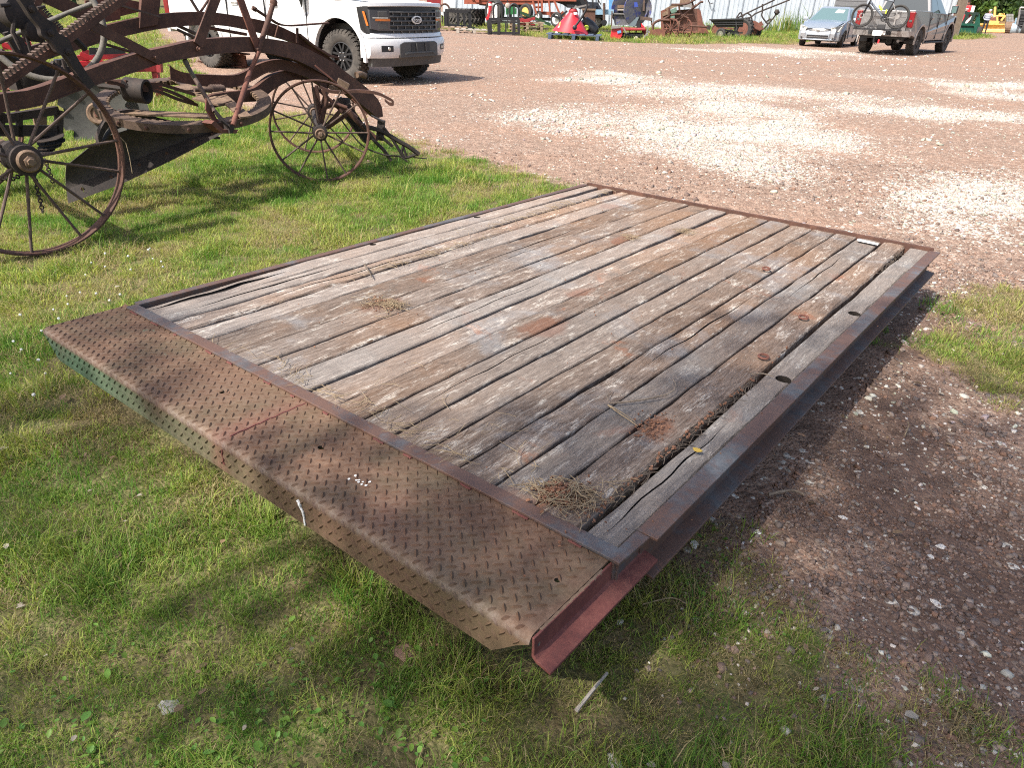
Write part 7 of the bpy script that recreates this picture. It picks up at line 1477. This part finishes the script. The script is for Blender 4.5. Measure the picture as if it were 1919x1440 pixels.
K.bars('chassis_rail', [(1113, 22, 1150, 22, .25, .22), (1115, 22, 1150, 26, .1)], MT['paleblue'], o=.3); K.slab('headboard', [(1141, -14), (1153, -14), (1149, 20), (1141, 20)], MT['blue'], .3, .5); K.pipe('jack_stand', [(1132, 5), (1132, 40)], .07, MT['rust_pipe'], .0); m = MB(); c = K.p(1132, 42, 0); m.lathe([(.13, -.1), (.16, 0), (.13, .1)], c, K.away, 16); ob(m, 'jack_wheel', MT['black'], K.t, 40)
K.slab('tool_box', [(1115, 25), (1134, 25), (1134, 33), (1115, 32)], MT['black'], .5, .3); K.slab('load_sheet', [(1084, 2), (1120, 4), (1129, 19), (1118, 19), (1084, 16)], MT['navy'], 1.2, .8); K.bars('stake', [(1111, -6, 1111, 16, .08), (1121, -6, 1121, 8, .06), (1118, -6, 1126, 8, .05)], MT['black'], o=.5); K.wheel(1120, 40, .35, .2, MT['rubber'], MT['steel'], o=.9)
# blower housing
K = Kit('forage_blower', 'weathered blue grey drum blower housing with an open middle behind the red tiller', 'blower', 1182, 60)
ax_ = (K.away * .80 - K.right * .60).normalized(); c2 = K.p(1193, 17, .0); R_ = 25 * K.u; c1_ = c2 + ax_ * 1.15
BGm = MT['bluegrey']
def drum_plate(c, name):
    m = MB(); m.lathe([(R_, 0), (R_, .05), (.001, .05), (.001, 0)], c, ax_, 40); return ob(m, name, BGm, K.t, 30)
dp = drum_plate(c2, 'front_plate'); m = MB(); cc = K.p(1206, 19, -.03); e_ = Vector((0, 0, 1)); m.loft([[cc + K.right * (.14 * math.cos(a)) + e_ * (.36 * math.sin(a)) - K.away * o_ for a in [6.283 * k / 20 for k in range(20)]] for o_ in (-.02, .04)]); ob(m, 'inlet', MT['black'], dp)
drum_plate(c1_, 'back_plate'); m = MB(); N = 40; e_ = ax_.orthogonal().normalized(); f_ = ax_.cross(e_); vs = []
pa = []
for k in range(N + 1):
    a = 6.28319 * k / N; pa.append(a)
A = [c2 + (Vector((0, 0, 1)) * math.sin(a) + K.right * math.cos(a)) * R_ * .99 for a in [lerp(-.6, 1.9, k / 16) for k in range(17)]]; B = [p + ax_ * 1.15 for p in A]; m.strip(A, B, (0, 0, -.03)); ob(m, 'rim_sheet', BGm, K.t, 40)
K.slab('lower_sheet', [(1149, 25), (1178, 26), (1181, 46), (1152, 47)], BGm, .08, .1); K.slab('lower_sheet', [(1147, 24), (1180, 25), (1180, 27), (1147, 26)], MT['steel'], .3, -.05); K.bars('leg', [(1147, 20, 1146, 48, .07), (1184, 0, 1180, 46, .09), (1207, 0, 1206, 20, .10), (1200, 33, 1222, 36, .16), (1221, 36, 1221, 47, .07)], MT['rust_pipe'], o=-.1)
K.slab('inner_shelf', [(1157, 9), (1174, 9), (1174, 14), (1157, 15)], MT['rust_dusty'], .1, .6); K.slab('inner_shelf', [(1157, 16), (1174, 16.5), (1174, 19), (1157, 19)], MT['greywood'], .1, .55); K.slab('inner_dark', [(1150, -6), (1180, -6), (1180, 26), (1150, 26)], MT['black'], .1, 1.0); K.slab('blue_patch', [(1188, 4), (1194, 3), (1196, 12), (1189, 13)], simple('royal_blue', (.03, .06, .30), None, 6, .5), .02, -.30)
# tiller
K = Kit('rotary_tiller', 'red and black rotary tiller on the grass in front of the blower', 'tiller', 1178, 74)
K.slab('end_plate', [(1147, 53), (1164, 52), (1167, 56), (1166, 66), (1162, 73), (1144, 74), (1144, 66)], MT['red'], .06, -.1, .02); K.slab('hood', [(1150, 51), (1210, 52), (1211, 57), (1166, 57)], MT['darkred'], .6, .0, .03); K.slab('far_plate', [(1203, 54), (1211, 54), (1211, 68), (1205, 72)], MT['darkred'], .06, .3)
m = MB(); m.tube([K.p(1164, 66, .25), K.p(1206, 66, .25)], .12, 12); ob(m, 'rotor', MT['black'], K.t, 50)
for k in range(16): x_ = 1166 + k * 2.6; a = k * 1.3; m = MB(); c = K.p(x_, 66, .25); m.bar(c, c + (Vector((0, 0, 1)) * math.cos(a) + K.away * math.sin(a)) * .24, .07, .03, K.right); ob(m, 'tine', MT['black'], K.t)
K.slab('a_frame_plate', [(1176, 49), (1193, 32), (1198, 31), (1190, 49)], simple('slate_panel', (.12, .16, .18), None, 5, .4), .05, .1); K.bars('a_frame', [(1196, 31, 1203, 52, .10), (1190, 33, 1188, 50, .08), (1193, 46, 1200, 46, .3, .2)], MT['black'], o=.2); K.slab('red_gusset', [(1201, 42), (1209, 51), (1202, 51)], MT['red'], .1, .1); K.bars('white_shaft', [(1145, 51, 1163, 50, .09), (1168, 51, 1174, 62, .05), (1205, 71, 1213, 62, .07), (1214, 48, 1213, 66, .06), (1211, 58, 1218, 60, .06)], MT['steel'], o=-.15); m = MB(); c = K.p(1192, 72, .0); m.lathe([(.001, -.06), (.09, -.04), (.10, .04), (.001, .06)], c, K.away, 14); ob(m, 'skid_foot', MT['greywood'], K.t, 40)
K.bars('decal', [(1157, 60, 1164, 58.5, .1, .02)], MT['blue'], o=-.13)
# horse plough with iron wheels
K = Kit('wheel_plough', 'rusty iron two wheeled plough with long handles before the steel hopper', 'plough', 1258, 70)
K.slab('mould_board', [(1216, 57), (1234, 53), (1246, 55), (1247, 68), (1217, 67)], MT['rust_red'], .05, -.1); K.pipe('beam', [(1223, 56), (1224, 46), (1230, 40), (1240, 37), (1262, 38)], .06, MT['rust']); iron_wheel(K, 1258, 54, 16, -.15, 10, (K.away * .8 + K.right * .6)); iron_wheel(K, 1283, 54, 16, .3, 10, (K.away * .75 + K.right * .66)); iron_wheel(K, 1250, 60, 10, .3, 8, (K.away * .6 + K.right * .8))
for q in (((1262, 40), (1300, 14), (1312, 4), (1318, 3)), ((1258, 8), (1285, 7), (1304, -2)), ((1275, 35), (1290, 22), (1305, 8)), ((1295, -4), (1300, 14)), ((1272, 8), (1276, 25), (1290, 34)), ((1240, 37), (1258, 28), (1275, 26)), ((1254, 14), (1254, 30)), ((1293, 48), (1328, 50))): K.pipe('rod', q, .045, MT['rust'], random.uniform(-.1, .25))
K.slab('share', [(1278, 57), (1290, 60), (1284, 59)], MT['rust_dusty'], .2, -.1); K.slab('frame_plate', [(1242, 36), (1262, 38), (1268, 48), (1250, 50), (1243, 44)], MT['rust'], .2, .05); K.slab('bracket', [(1268, 42), (1274, 38), (1274, 48), (1269, 50)], MT['rust_dusty'], .1, -.05); K.bars('chain_bar', [(1325, 50, 1331, 52, .18)], MT['rust_dark'])
K = Kit('steel_hopper', 'brown rusty steel hopper with flared right side before the white shed', 'hopper', 1280, 66)
K.slab('back_panel', [(1239, 21), (1310, 15), (1313, 20), (1316, 60), (1240, 62)], MT['rust'], .1, .9); K.slab('side_wall', [(1306, 17), (1313, 19), (1318, 44), (1329, 61), (1308, 61)], MT['rust_red'], .1, .3); K.slab('left_panel', [(1238, 20), (1250, 15), (1252, 62), (1239, 63)], MT['rust_red'], .1, .4); K.slab('floor_sheet', [(1262, 58), (1326, 60), (1328, 62), (1262, 61)], MT['rust_red'], 1.0, .1); K.bars('skid', [(1266, 63, 1325, 65, .2)], MT['black'], o=.3)
K.slab('top_box', [(1276, -6), (1291, -6), (1298, 14), (1272, 12)], MT['rust_dusty'], .5, .7); K.slab('green_patch', [(1256, 18), (1268, 13), (1268, 22), (1258, 24)], simple('faded_green', (.10, .18, .14), (.07, .12, .09), 8, .7), .02, .3); K.slab('green_patch', [(1255, 26), (1265, 24), (1264, 34), (1257, 34)], simple('faded_green_panel', (.10, .18, .14), (.07, .12, .09), 8, .7), .02, .3)
K.slab('folded_sheet', [(1246, 16), (1258, 9), (1275, 6), (1279, 9), (1262, 14), (1250, 20)], MT['rust_dusty'], .4, .35); K.slab('folded_sheet', [(1240, 24), (1253, 18), (1254, 26), (1242, 30)], MT['rust_dusty'], .3, .3); K.slab('grey_lid', [(1274, 8), (1294, 5), (1297, 13), (1276, 13)], MT['steel'], .1, .45)
# dump cart and walking tractor
K = Kit('dump_cart', 'black plastic dump cart with silver wheel hub on the grass', 'cart', 1362, 70)
tb = [(1330, 36), (1394, 34.5)]; m = MB(); A = [K.p(1330, 36.5, -.1), K.p(1394, 34.5, -.1), K.p(1394, 34.5, .75), K.p(1330, 36.5, .75)]; B = [K.p(1344, 51, .05), K.p(1392, 50, .05), K.p(1392, 50, .6), K.p(1344, 51, .6)]
m.loft([B, A]); 
ob(m, 'tub', MT['plastic'], K.t, None, .03); K.bars('tub_rim', [(1329, 36.5, 1395, 34.5, .06)], MT['plastic'], o=-.12); K.bars('tub_rib', [(1341, 46, 1392, 45, .03), (1337, 42, 1392, 41, .03), (1379, 36, 1380, 50, .04)], MT['plastic'], o=-.06)
K.wheel(1351, 63, 8.5 * K.u, .18, MT['rubber'], MT['chrome'], (K.away * .85 + K.right * .5), -.05, .52); K.wheel(1368, 65, 8 * K.u, .18, MT['rubber'], MT['chrome'], (K.away * .85 + K.right * .5), .7, .52); K.bars('frame_bar', [(1352, 55, 1384, 60, .08), (1378, 50, 1376, 66, .06), (1384, 50, 1380, 60, .06), (1368, 61, 1392, 61, .07), (1376, 66, 1376, 69, .06)], MT['black'], o=.2)
K = Kit('walking_tractor', 'old rusty walk behind tractor with long handles beside the black cart', 'tractor', 1402, 69)
K.wheel(1394, 54, 16 * K.u, .30, MT['rubber'], MT['rust_red'], (K.away * .85 + K.right * .5), 0, .58, 18); K.wheel(1413, 58, 13 * K.u, .26, MT['rubber'], MT['rust_red'], (K.away * .85 + K.right * .5), .9, .58, 0); K.wheel(1343, 55, 9 * K.u, .15, MT['rust'], MT['rust_red'], (K.away * .9 + K.right * .4), .9, .8)
K.slab('engine_cover', [(1407, 40), (1414, 38), (1421, 42), (1430, 54), (1424, 58), (1410, 52)], MT['rust_red'], .4, .15, .03); K.bars('frame_bar', [(1412, 42, 1432, 55, .09), (1346, 52, 1395, 54, .08), (1424, 41, 1428, 48, .18)], MT['rust_red'], o=.3)
for q in (((1382, 33), (1400, 24), (1452, -1)), ((1398, 38), (1412, 28), (1420, 23), (1480, -1)), ((1429, 7), (1429, 20), (1428, 30), (1438, 44)), ((1380, 33), (1388, 23), (1392, 34)), ((1392, 30), (1400, 24), (1408, 31), (1396, 34)), ((1431, 54), (1438, 46), (1447, 36), (1456, 24)), ((1434, 42), (1442, 36), (1446, 37)), ((1408, 31), (1410, 40))): K.pipe('handle_rod' if q[0][0] < 1400 else 'tool_rod', q, .038, MT['rust_dark'], .1)
m = MB(); c = K.p(1456, 22, .1); m.lathe([(.001, -.14), (.13, -.08), (.14, .06), (.001, .14)], c, (.5, 0, .8), 10); ob(m, 'tool_head', MT['rust_dark'], K.t, 40)
# right hand side
K = Kit('red_baler', 'bright red farm baler with white stripes behind the green bin', 'farm machine', 1804, 60)
K.slab('body', [(1782, 9), (1826, 10), (1822, 26), (1780, 26)], MT['red'], 1.6, .6, .05); K.slab('white_stripe', [(1789, 14), (1815, 15), (1815, 17), (1789, 16)], MT['white'], .05, .53); K.slab('white_stripe', [(1789, 18), (1813, 19), (1813, 20), (1789, 19)], MT['greywood'], .05, .53); K.slab('white_end', [(1822, 10), (1828, 10.5), (1824, 24), (1818, 24)], MT['white'], .8, .4); K.bars('leg', [(1790, 26, 1790, 58, .2), (1818, 26, 1818, 58, .2)], MT['darkred'], o=1.2); K.slab('guard', [(1784, 20), (1814, 21), (1814, 24), (1784, 24)], MT['black'], .1, .5)
K.slab('red_chute', [(1796, 36), (1806, 27), (1812, 27), (1803, 40)], MT['red'], .2, .2); K.slab('white_chute', [(1807, 42), (1820, 30), (1826, 26), (1822, 32), (1811, 44)], MT['white'], .2, .2); K.bars('red_hub', [(1787, 32, 1795, 30, .5)], MT['darkred'], o=.3)
K = Kit('green_bin', 'dark green slatted steel bin standing on a grass patch', 'bin', 1810, 64)
K.slab('front_panel', [(1782, 44), (1826, 45), (1827, 62), (1782, 61)], MT['dgreen'], .1, .0); K.slab('side_panel', [(1826, 45), (1832, 24), (1836, 25), (1837, 58), (1828, 63)], MT['dgreen'], .1, .15); K.slab('back_panel', [(1782, 50), (1826, 50), (1826, 62), (1782, 61)], MT['dgreen'], .1, 2.0); K.bars('top_rail', [(1774, 22, 1834, 25, .16)], simple('black_green', (.01, .03, .024), None, 5, .5), o=.1); K.bars('front_rail', [(1782, 44, 1827, 46, .16)], MT['dgreen'], o=-.05)
for x_ in (1784, 1795, 1805, 1818): K.bars('slat', [(x_, 44, x_ + 9, 23, .22, .12)], simple('black_green_slat', (.01, .03, .024), None, 5, .5), o=.05)
K.wheel(1834, 59, .38, .3, MT['rubber'], MT['steel'], K.right, .3); K.bars('corner_leg', [(1783, 44, 1783, 63, .14), (1827, 45, 1828, 64, .14)], MT['dgreen'], o=-.06)
g = P(1800, 62); m = MB(); rows = []
for i in range(7):
    r_ = i / 6; rows.append([g + Vector((math.cos(a) * 1.5 * r_ * (1 + .2 * math.sin(3 * a)), math.sin(a) * .8 * r_, max(-.05, .50 * (1 - r_ ** 1.5) * (1 + .3 * math.sin(5 * a + i)) - .03))) for a in [6.283 * k / 18 for k in range(19)]])
m.grid(rows); ob(m, 'brush_heap', MT['straw'], None, 60, 0, 'low heap of dry brown brush in front of the green bin', 'brush heap', None, None, g)
K = Kit('bulldozer', 'old yellow bulldozer with wide front blade facing the yard', 'bulldozer', 1858, 61)
YM = MT['yellow']; rows = [[K.p(x_, y_, o_) for x_ in (1832, 1845, 1860, 1883)] for y_, o_ in ((44.5, .1), (48, .28), (53, .34), (57, .22), (60, -.05))]; m = MB(); m.grid(rows); m.grid([[p + K.away * .08 for p in r] for r in rows][::-1]); ob(m, 'dozer_blade', YM, K.t, 60); K.bars('blade_edge', [(1833, 60, 1882, 61, .06, .12)], MT['rust_red'], o=-.07); K.bars('blade_top', [(1832, 44.5, 1883, 45, .1, .08)], YM, o=.12)
K.slab('radiator', [(1854, 29), (1871, 30), (1871, 43), (1852, 43)], YM, .4, 1.2, .04); K.slab('radiator_grille', [(1856, 31), (1867, 32), (1867, 39), (1855, 39)], MT['rust_red'], .05, 1.14)
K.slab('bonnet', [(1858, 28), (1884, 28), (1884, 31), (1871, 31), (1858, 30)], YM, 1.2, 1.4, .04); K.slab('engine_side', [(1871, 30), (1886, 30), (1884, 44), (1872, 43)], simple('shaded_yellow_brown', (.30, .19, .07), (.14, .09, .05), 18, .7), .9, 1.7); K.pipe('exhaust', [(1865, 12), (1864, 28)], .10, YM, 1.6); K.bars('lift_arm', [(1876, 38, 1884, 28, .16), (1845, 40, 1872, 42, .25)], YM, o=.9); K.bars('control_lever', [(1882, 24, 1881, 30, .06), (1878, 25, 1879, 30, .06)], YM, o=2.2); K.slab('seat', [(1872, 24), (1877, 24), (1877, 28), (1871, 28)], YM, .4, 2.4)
for off_, xx in ((0.7, 1886), (.9, 1846)):
    w_ = E('track', K.t); q = [(K.p(xx, 56, off_) + K.away * (a * 2.2) + Vector((0, 0, b))) for a, b in ()]
    base = K.p(xx, 60, off_); base.z = 0; L_ = 2.6; r_ = .42
    pts = [(0.0 + r_ - r_ * math.sin(t_), r_ - r_ * math.cos(t_)) for t_ in [math.pi * k / 8 for k in range(9)]] + [(L_ + r_ * math.sin(t_), r_ + r_ * math.cos(t_)) for t_ in [math.pi * k / 8 for k in range(9)]]
    for k in range(len(pts)):
        a, b = pts[k], pts[(k + 1) % len(pts)]; nn = max(1, int(math.hypot(b[0] - a[0], b[1] - a[1]) / .26))
        for i in range(nn):
            t_ = (i + .5) / nn; u_, z_ = lerp(a[0], b[0], t_), lerp(a[1], b[1], t_); d_ = (K.away * (b[0] - a[0]) + Vector((0, 0, b[1] - a[1]))).normalized(); c = base + K.away * u_ + Vector((0, 0, z_ + .02)); m = MB(); m.bar(c - d_ * .11, c + d_ * .11, .5, .06, K.right.cross(d_)); ob(m, 'track_plate', MT['rust_dusty'], w_)
    m = MB(); m.bar(base + K.away * .3 + Vector((0, 0, .42)), base + K.away * 2.4 + Vector((0, 0, .42)), .28, .3); ob(m, 'track_frame', MT['rust_red'], w_)
K = Kit('concrete_blocks', 'stack of grey concrete blocks behind the bulldozer', 'block stack', 1893, 52)
for r_ in range(5):
    for k in range(3): K.slab('block', [(1886 + k * 4.6, 25.5 + r_ * 5), (1890.2 + k * 4.6, 25.5 + r_ * 5), (1890.2 + k * 4.6, 30 + r_ * 5), (1886 + k * 4.6, 30 + r_ * 5)], MT['steel'] if (r_ + k) % 2 else simple('grey_block', (.25, .25, .25), (.17, .17, .17), 6, .9), .8, .2)
K = Kit('land_roller', 'pale blue grey roller attachment on the dirt right of the bulldozer', 'roller', 1902, 61)
m = MB(); m.lathe([(.05, -.9), (.48, -.88), (.5, -.8), (.5, .8), (.48, .88), (.05, .9)], K.p(1902, 54, .3), K.right, 24); ob(m, 'drum', simple('pale_grey_blue', (.36, .43, .48), (.22, .27, .31), 5, .5), K.t, 40); K.bars('mast', [(1905, 33, 1901, 50, .12), (1893, 52, 1912, 52, .12), (1900, 44, 1906, 52, .1)], MT['paleblue'], o=.1); K.bars('side_arm', [(1893, 50, 1893, 58, .12), (1912, 50, 1912, 58, .12)], MT['paleblue'], o=.2)
K = Kit('skid_loader', 'black loader with a tubular cage at the right edge of the yard', 'loader', 1917, 62)
K.pipe('cage_tube', [(1906, 46), (1910, 28), (1912, 15), (1918, 14), (1930, 14)], .09, MT['steel'], .1); K.pipe('cage_tube', [(1906, 40), (1908, 46), (1916, 48), (1930, 48)], .07, MT['black'], .1); K.slab('body', [(1908, 26), (1935, 26), (1935, 50), (1910, 48)], MT['black'], 1.4, .5, .05); K.slab('seat_back', [(1912, 18), (1930, 18), (1930, 34), (1911, 33)], MT['plastic'], .3, .6, .05); K.wheel(1920, 54, .62, .5, MT['rubber'], MT['black'], K.right, .3, .5); K.bars('grille_bar', [(1910, 33, 1930, 33, .05), (1910, 38, 1930, 38, .05), (1910, 43, 1930, 43, .05)], MT['plastic'], o=.45)
# things half hidden at the left end of the row
K = Kit('iron_hoop', 'rusty iron hoop standing behind the white pickup bonnet', 'hoop', 838, 46)
m = MB(); m.tube([K.p(833 + 9 * math.cos(a), 17 - 10 * math.sin(a)) for a in [math.pi * k / 14 for k in range(15)]], .05, 8); ob(m, 'hoop_rim', MT['rust'], K.t, 50); K.bars('leg', [(824, 17, 824, 44, .08), (842, 17, 842, 44, .08)], MT['rust']); K.bars('back_beam', [(800, 4, 826, 6, .5)], MT['darkred'], o=.6)
K = Kit('roofing_sheet', 'tilted white sheet metal panel left of the black loader frame', 'panel', 822, 47); K.slab('sheet', [(812, 12), (831, 24), (831, 29), (812, 20)], MT['white'], .06); K.bars('prop', [(816, 18, 816, 46, .08), (829, 27, 829, 46, .08)], MT['rust_dark'], o=.1)
# the man beside the bulldozer
def man():
    pl, g = fac(1841, 66); t = T('person', 'man in a grey striped shirt and dark trousers standing by the yellow bulldozer', 'person', g)
    R_ = pl.d; A_ = pl.n; U = Vector((0, 0, 1)); s = 1.0
    J = dict(pel=(0, 0, .95), spine=(.0, 0, 1.18), chest=(.01, 0, 1.38), neck=(.03, 0, 1.50), skull=(.05, -.02, 1.60), crown=(.05, -.02, 1.72), shl=(-.20, 0, 1.43), ell=(-.27, .04, 1.16), wrl=(-.12, -.14, 1.04), hal=(-.04, -.18, 1.03), shr=(.21, 0, 1.43), elr=(.34, -.02, 1.22), wrr=(.52, -.10, 1.30), har=(.60, -.12, 1.33), hil=(-.10, 0, .92), knl=(-.11, -.03, .50), anl=(-.12, 0, .09), tol=(-.13, -.17, .035), hir=(.10, 0, .92), knr=(.12, -.03, .50), anr=(.13, .02, .09), tor=(.15, -.15, .035))
    rad = dict(pel=.165, spine=.175, chest=.165, neck=.062, skull=.10, crown=.07, shl=.075, ell=.05, wrl=.035, hal=.03, shr=.075, elr=.05, wrr=.035, har=.03, hil=.10, knl=.07, anl=.05, tol=.035, hir=.10, knr=.07, anr=.05, tor=.035)
    Ed = [('pel', 'spine'), ('spine', 'chest'), ('chest', 'neck'), ('neck', 'skull'), ('skull', 'crown'), ('chest', 'shl'), ('shl', 'ell'), ('ell', 'wrl'), ('wrl', 'hal'), ('chest', 'shr'), ('shr', 'elr'), ('elr', 'wrr'), ('wrr', 'har'), ('pel', 'hil'), ('hil', 'knl'), ('knl', 'anl'), ('anl', 'tol'), ('pel', 'hir'), ('hir', 'knr'), ('knr', 'anr'), ('anr', 'tor')]
    names = list(J); 
    for b, side in (('hal', -1), ('har', 1)):                   # fingers
        p = Vector(J[b])
        for k in range(5):
            nm = b + str(k); J[nm] = tuple(p + Vector((side * .02 * (1 if b == 'har' else .4) + .01 * k, -.07 if k else .0, -.015 * k + .03))); rad[nm] = .009; Ed.append((b, nm)); names.append(nm)
    me = bpy.data.meshes.new('body'); W = lambda v: R_ * v[0] + A_ * v[1] + U * v[2]
    me.from_pydata([tuple(W(J[n])) for n in names], [(names.index(a), names.index(b)) for a, b in Ed], []); o = bpy.data.objects.new('body', me); COL.objects.link(o); o.parent = t
    sk = o.modifiers.new('skin', 'SKIN'); o.modifiers.new('sub', 'SUBSURF').levels = 2; o.modifiers['sub'].render_levels = 2
    for i, n in enumerate(names): me.skin_vertices[0].data[i].radius = (rad[n], rad[n] * .85); me.skin_vertices[0].data[i].use_root = (n == 'pel')
    bpy.context.view_layer.update(); m2 = bpy.data.meshes.new_from_object(o.evaluated_get(bpy.context.evaluated_depsgraph_get())); o.modifiers.clear(); o.data = m2; m2.name = 'body'
    shirt, sn, sl_, sb = nt('striped_shirt'); tc = sn.new('ShaderNodeTexCoord'); sp = sn.new('ShaderNodeSeparateXYZ'); sl_.new(tc.outputs['Object'], sp.inputs[0]); wv = math_(sn, sl_, 'SINE', math_(sn, sl_, 'MULTIPLY', sp.outputs[2], 42.0)); sl_.new(mixc(sn, sl_, thr(sn, sl_, wv, -.2, .2), (.16, .17, .23), (.42, .44, .48)), sb.inputs['Base Color']); sb.inputs['Roughness'].default_value = .9
    m2.materials.clear()
    for mt in (MT['skin'], shirt, MT['trouser'], MT['black']): m2.materials.append(mt)
    for p in m2.polygons:
        c = p.center; lx = c.dot(R_); z = c.z
        p.material_index = 3 if z < .11 else 2 if z < 1.0 and abs(lx) < .24 else 0 if z > 1.485 else 1 if (abs(lx) < .31 and z > 1.0) else 0
        p.use_smooth = True
    hc_ = W((.05, -.02, 1.645)); m = MB(); m.lathe([(.001, -.02), (.09, .0), (.104, .05), (.09, .10), (.05, .125), (.001, .13)], g + hc_ + A_ * .02 - U * .01, U, 16); ob(m, 'hair', MT['hair'], t, 60)
    fc = g + hc_ - A_ * .10; m = MB(); m.lathe([(.012, 0), (.016, .02), (.004, .03)], fc + R_ * .02 - U * .02, -A_, 8); m.box(fc + R_ * .0 - U * .075, (.045, .01, .012))
    ob(m, 'nose_and_mouth', MT['skin'], t, 60)
    for s_ in (-1, 1): m = MB(); m.lathe([(.001, -.006), (.011, 0), (.001, .006)], fc + R_ * (.034 * s_) + U * .012, A_, 8); ob(m, 'eye', MT['black'], t); m = MB(); m.lathe([(.001, 0), (.022, .006), (.024, .014), (.001, .02)], g + hc_ + R_ * (.098 * s_) - U * .02, R_ * s_, 10); ob(m, 'ear', MT['skin'], t, 60)
man()
# trees beyond the yard
DG = [(0.030, 0.062, 0.016), (0.045, 0.085, 0.022), (0.022, 0.045, 0.013), (0.065, 0.105, 0.032)]
LG = [(0.075, 0.14, 0.03), (0.10, 0.17, 0.035), (0.055, 0.10, 0.022)]
for i, (px, py, h, r, n_, cols, lab) in enumerate(((1800, 50, 9, 3.4, 3800, LG, 'light green bushy tree just right of the shed corner'), (1838, 46, 12, 4.6, 5200, DG, 'broad dark green tree behind the standing man'), (1862, 47, 10, 3.6, 4200, LG + DG, 'mid green tree directly behind the bulldozer'), (1890, 45, 13, 5.0, 5200, DG, 'tall dark tree behind the concrete blocks'), (1925, 46, 12, 4.5, 4600, DG, 'dark tree at the right edge behind the loader'), (1780, 42, 12, 4.6, 4200, DG, 'dark tree rising behind the shed corner post'), (1975, 46, 12, 5, 3800, DG, 'dark tree beyond the right edge of the yard'), (2050, 48, 12, 5, 3400, DG, 'dark tree farthest right along the treeline'), (1850, 40, 13, 6, 4000, DG, 'distant dark tree filling the gap behind the man'), (1915, 40, 14, 6, 4000, DG, 'distant dark tree filling the gap behind the blocks'))):
    tree(lab, P(px, py), h, r, n_, .26, 26, cols, 'trees beyond the yard', .08)
for i, (x_, y_) in enumerate(((-36, 62), (-26, 70), (-48, 58), (-58, 48), (-16, 74), (-62, 30))): tree('green tree in the far hedge line beyond the lawn, ' + ('nearest the shed', 'second from the shed', 'third from the shed', 'fourth from the shed', 'tallest one', 'at its open end')[i], (x_, y_, 0), 10 + (i % 3), 4.5, 2600, .3, 20, DG, 'trees in the far hedge line', .1)
K = Kit('dead_trunk', 'bare brown tree trunk behind the red baler', 'tree', 1805, 57); K.pipe('trunk', [(1803, 57), (1804, 20), (1806, -10)], .45, MT['bark'], 0, 10); K.pipe('limb', [(1805, 0), (1800, -12), (1796, -24)], .18, MT['bark'], 0, 8)
K = Kit('post_box', 'small rusty metal box on a post behind the red baler', 'box', 1814, 58); K.slab('box_body', [(1811, 4), (1818, 4), (1818, 8), (1811, 8)], MT['rust_red'], .5, -.2); K.bars('post', [(1814, 8, 1814, 58, .1)], MT['rust_dark'])
# tall weeds along the foot of the shed
n_ = 1500; t_ = RNG.uniform(0, 1, n_); x_ = wa.x + wd.x * (t_ * 14 - 1.0) + RNG.normal(0, .3, n_); y_ = wa.y + wd.y * (t_ * 14 - 1.0) - .6 + RNG.normal(0, .35, n_)
Lh = np.abs(RNG.normal(.28, .2, n_)) * (1 + 1.2 * (t_ > .5)); a_ = RNG.uniform(0, 6.283, n_); ln = RNG.normal(0, .22, n_); wx = np.cos(a_) * .022; wy = np.sin(a_) * .022; V = np.empty((n_, 5, 3), np.float32); zz = np.zeros(n_)
V[:, 0] = np.stack([x_ - wx, y_ - wy, zz], -1); V[:, 1] = np.stack([x_ + wx, y_ + wy, zz], -1); V[:, 2] = np.stack([x_ + wx + ln * .3, y_ + wy, Lh * .6], -1); V[:, 3] = np.stack([x_ - wx + ln * .3, y_ - wy, Lh * .6], -1); V[:, 4] = np.stack([x_ + ln * Lh, y_, Lh], -1)
o = np.arange(n_)[:, None] * 5; F3 = np.concatenate([o + np.array([0, 1, 2]), o + np.array([0, 2, 3]), o + np.array([3, 2, 4])], 0); cc = np.array([.13, .21, .05]) * RNG.uniform(.6, 1.2, (n_, 1)) + (RNG.random((n_, 1)) < .3) * np.array([.12, .06, .01])
me = fast_mesh('tall_weeds', V.reshape(-1, 3), F3, [LEAF], np.repeat(cc, 5, 0)); o_ = bpy.data.objects.new('tall_weeds', me); COL.objects.link(o_); props(o_, 'tall thin weeds along the foot of the white shed', None, None, 'stuff')
print('tris', sum(len(p.vertices) - 2 for o in bpy.data.objects if o.type == 'MESH' for p in o.data.polygons) if False else sum(o.data.attributes and len(o.data.loops) - 2 * len(o.data.polygons) for o in bpy.data.objects if o.type == 'MESH'))
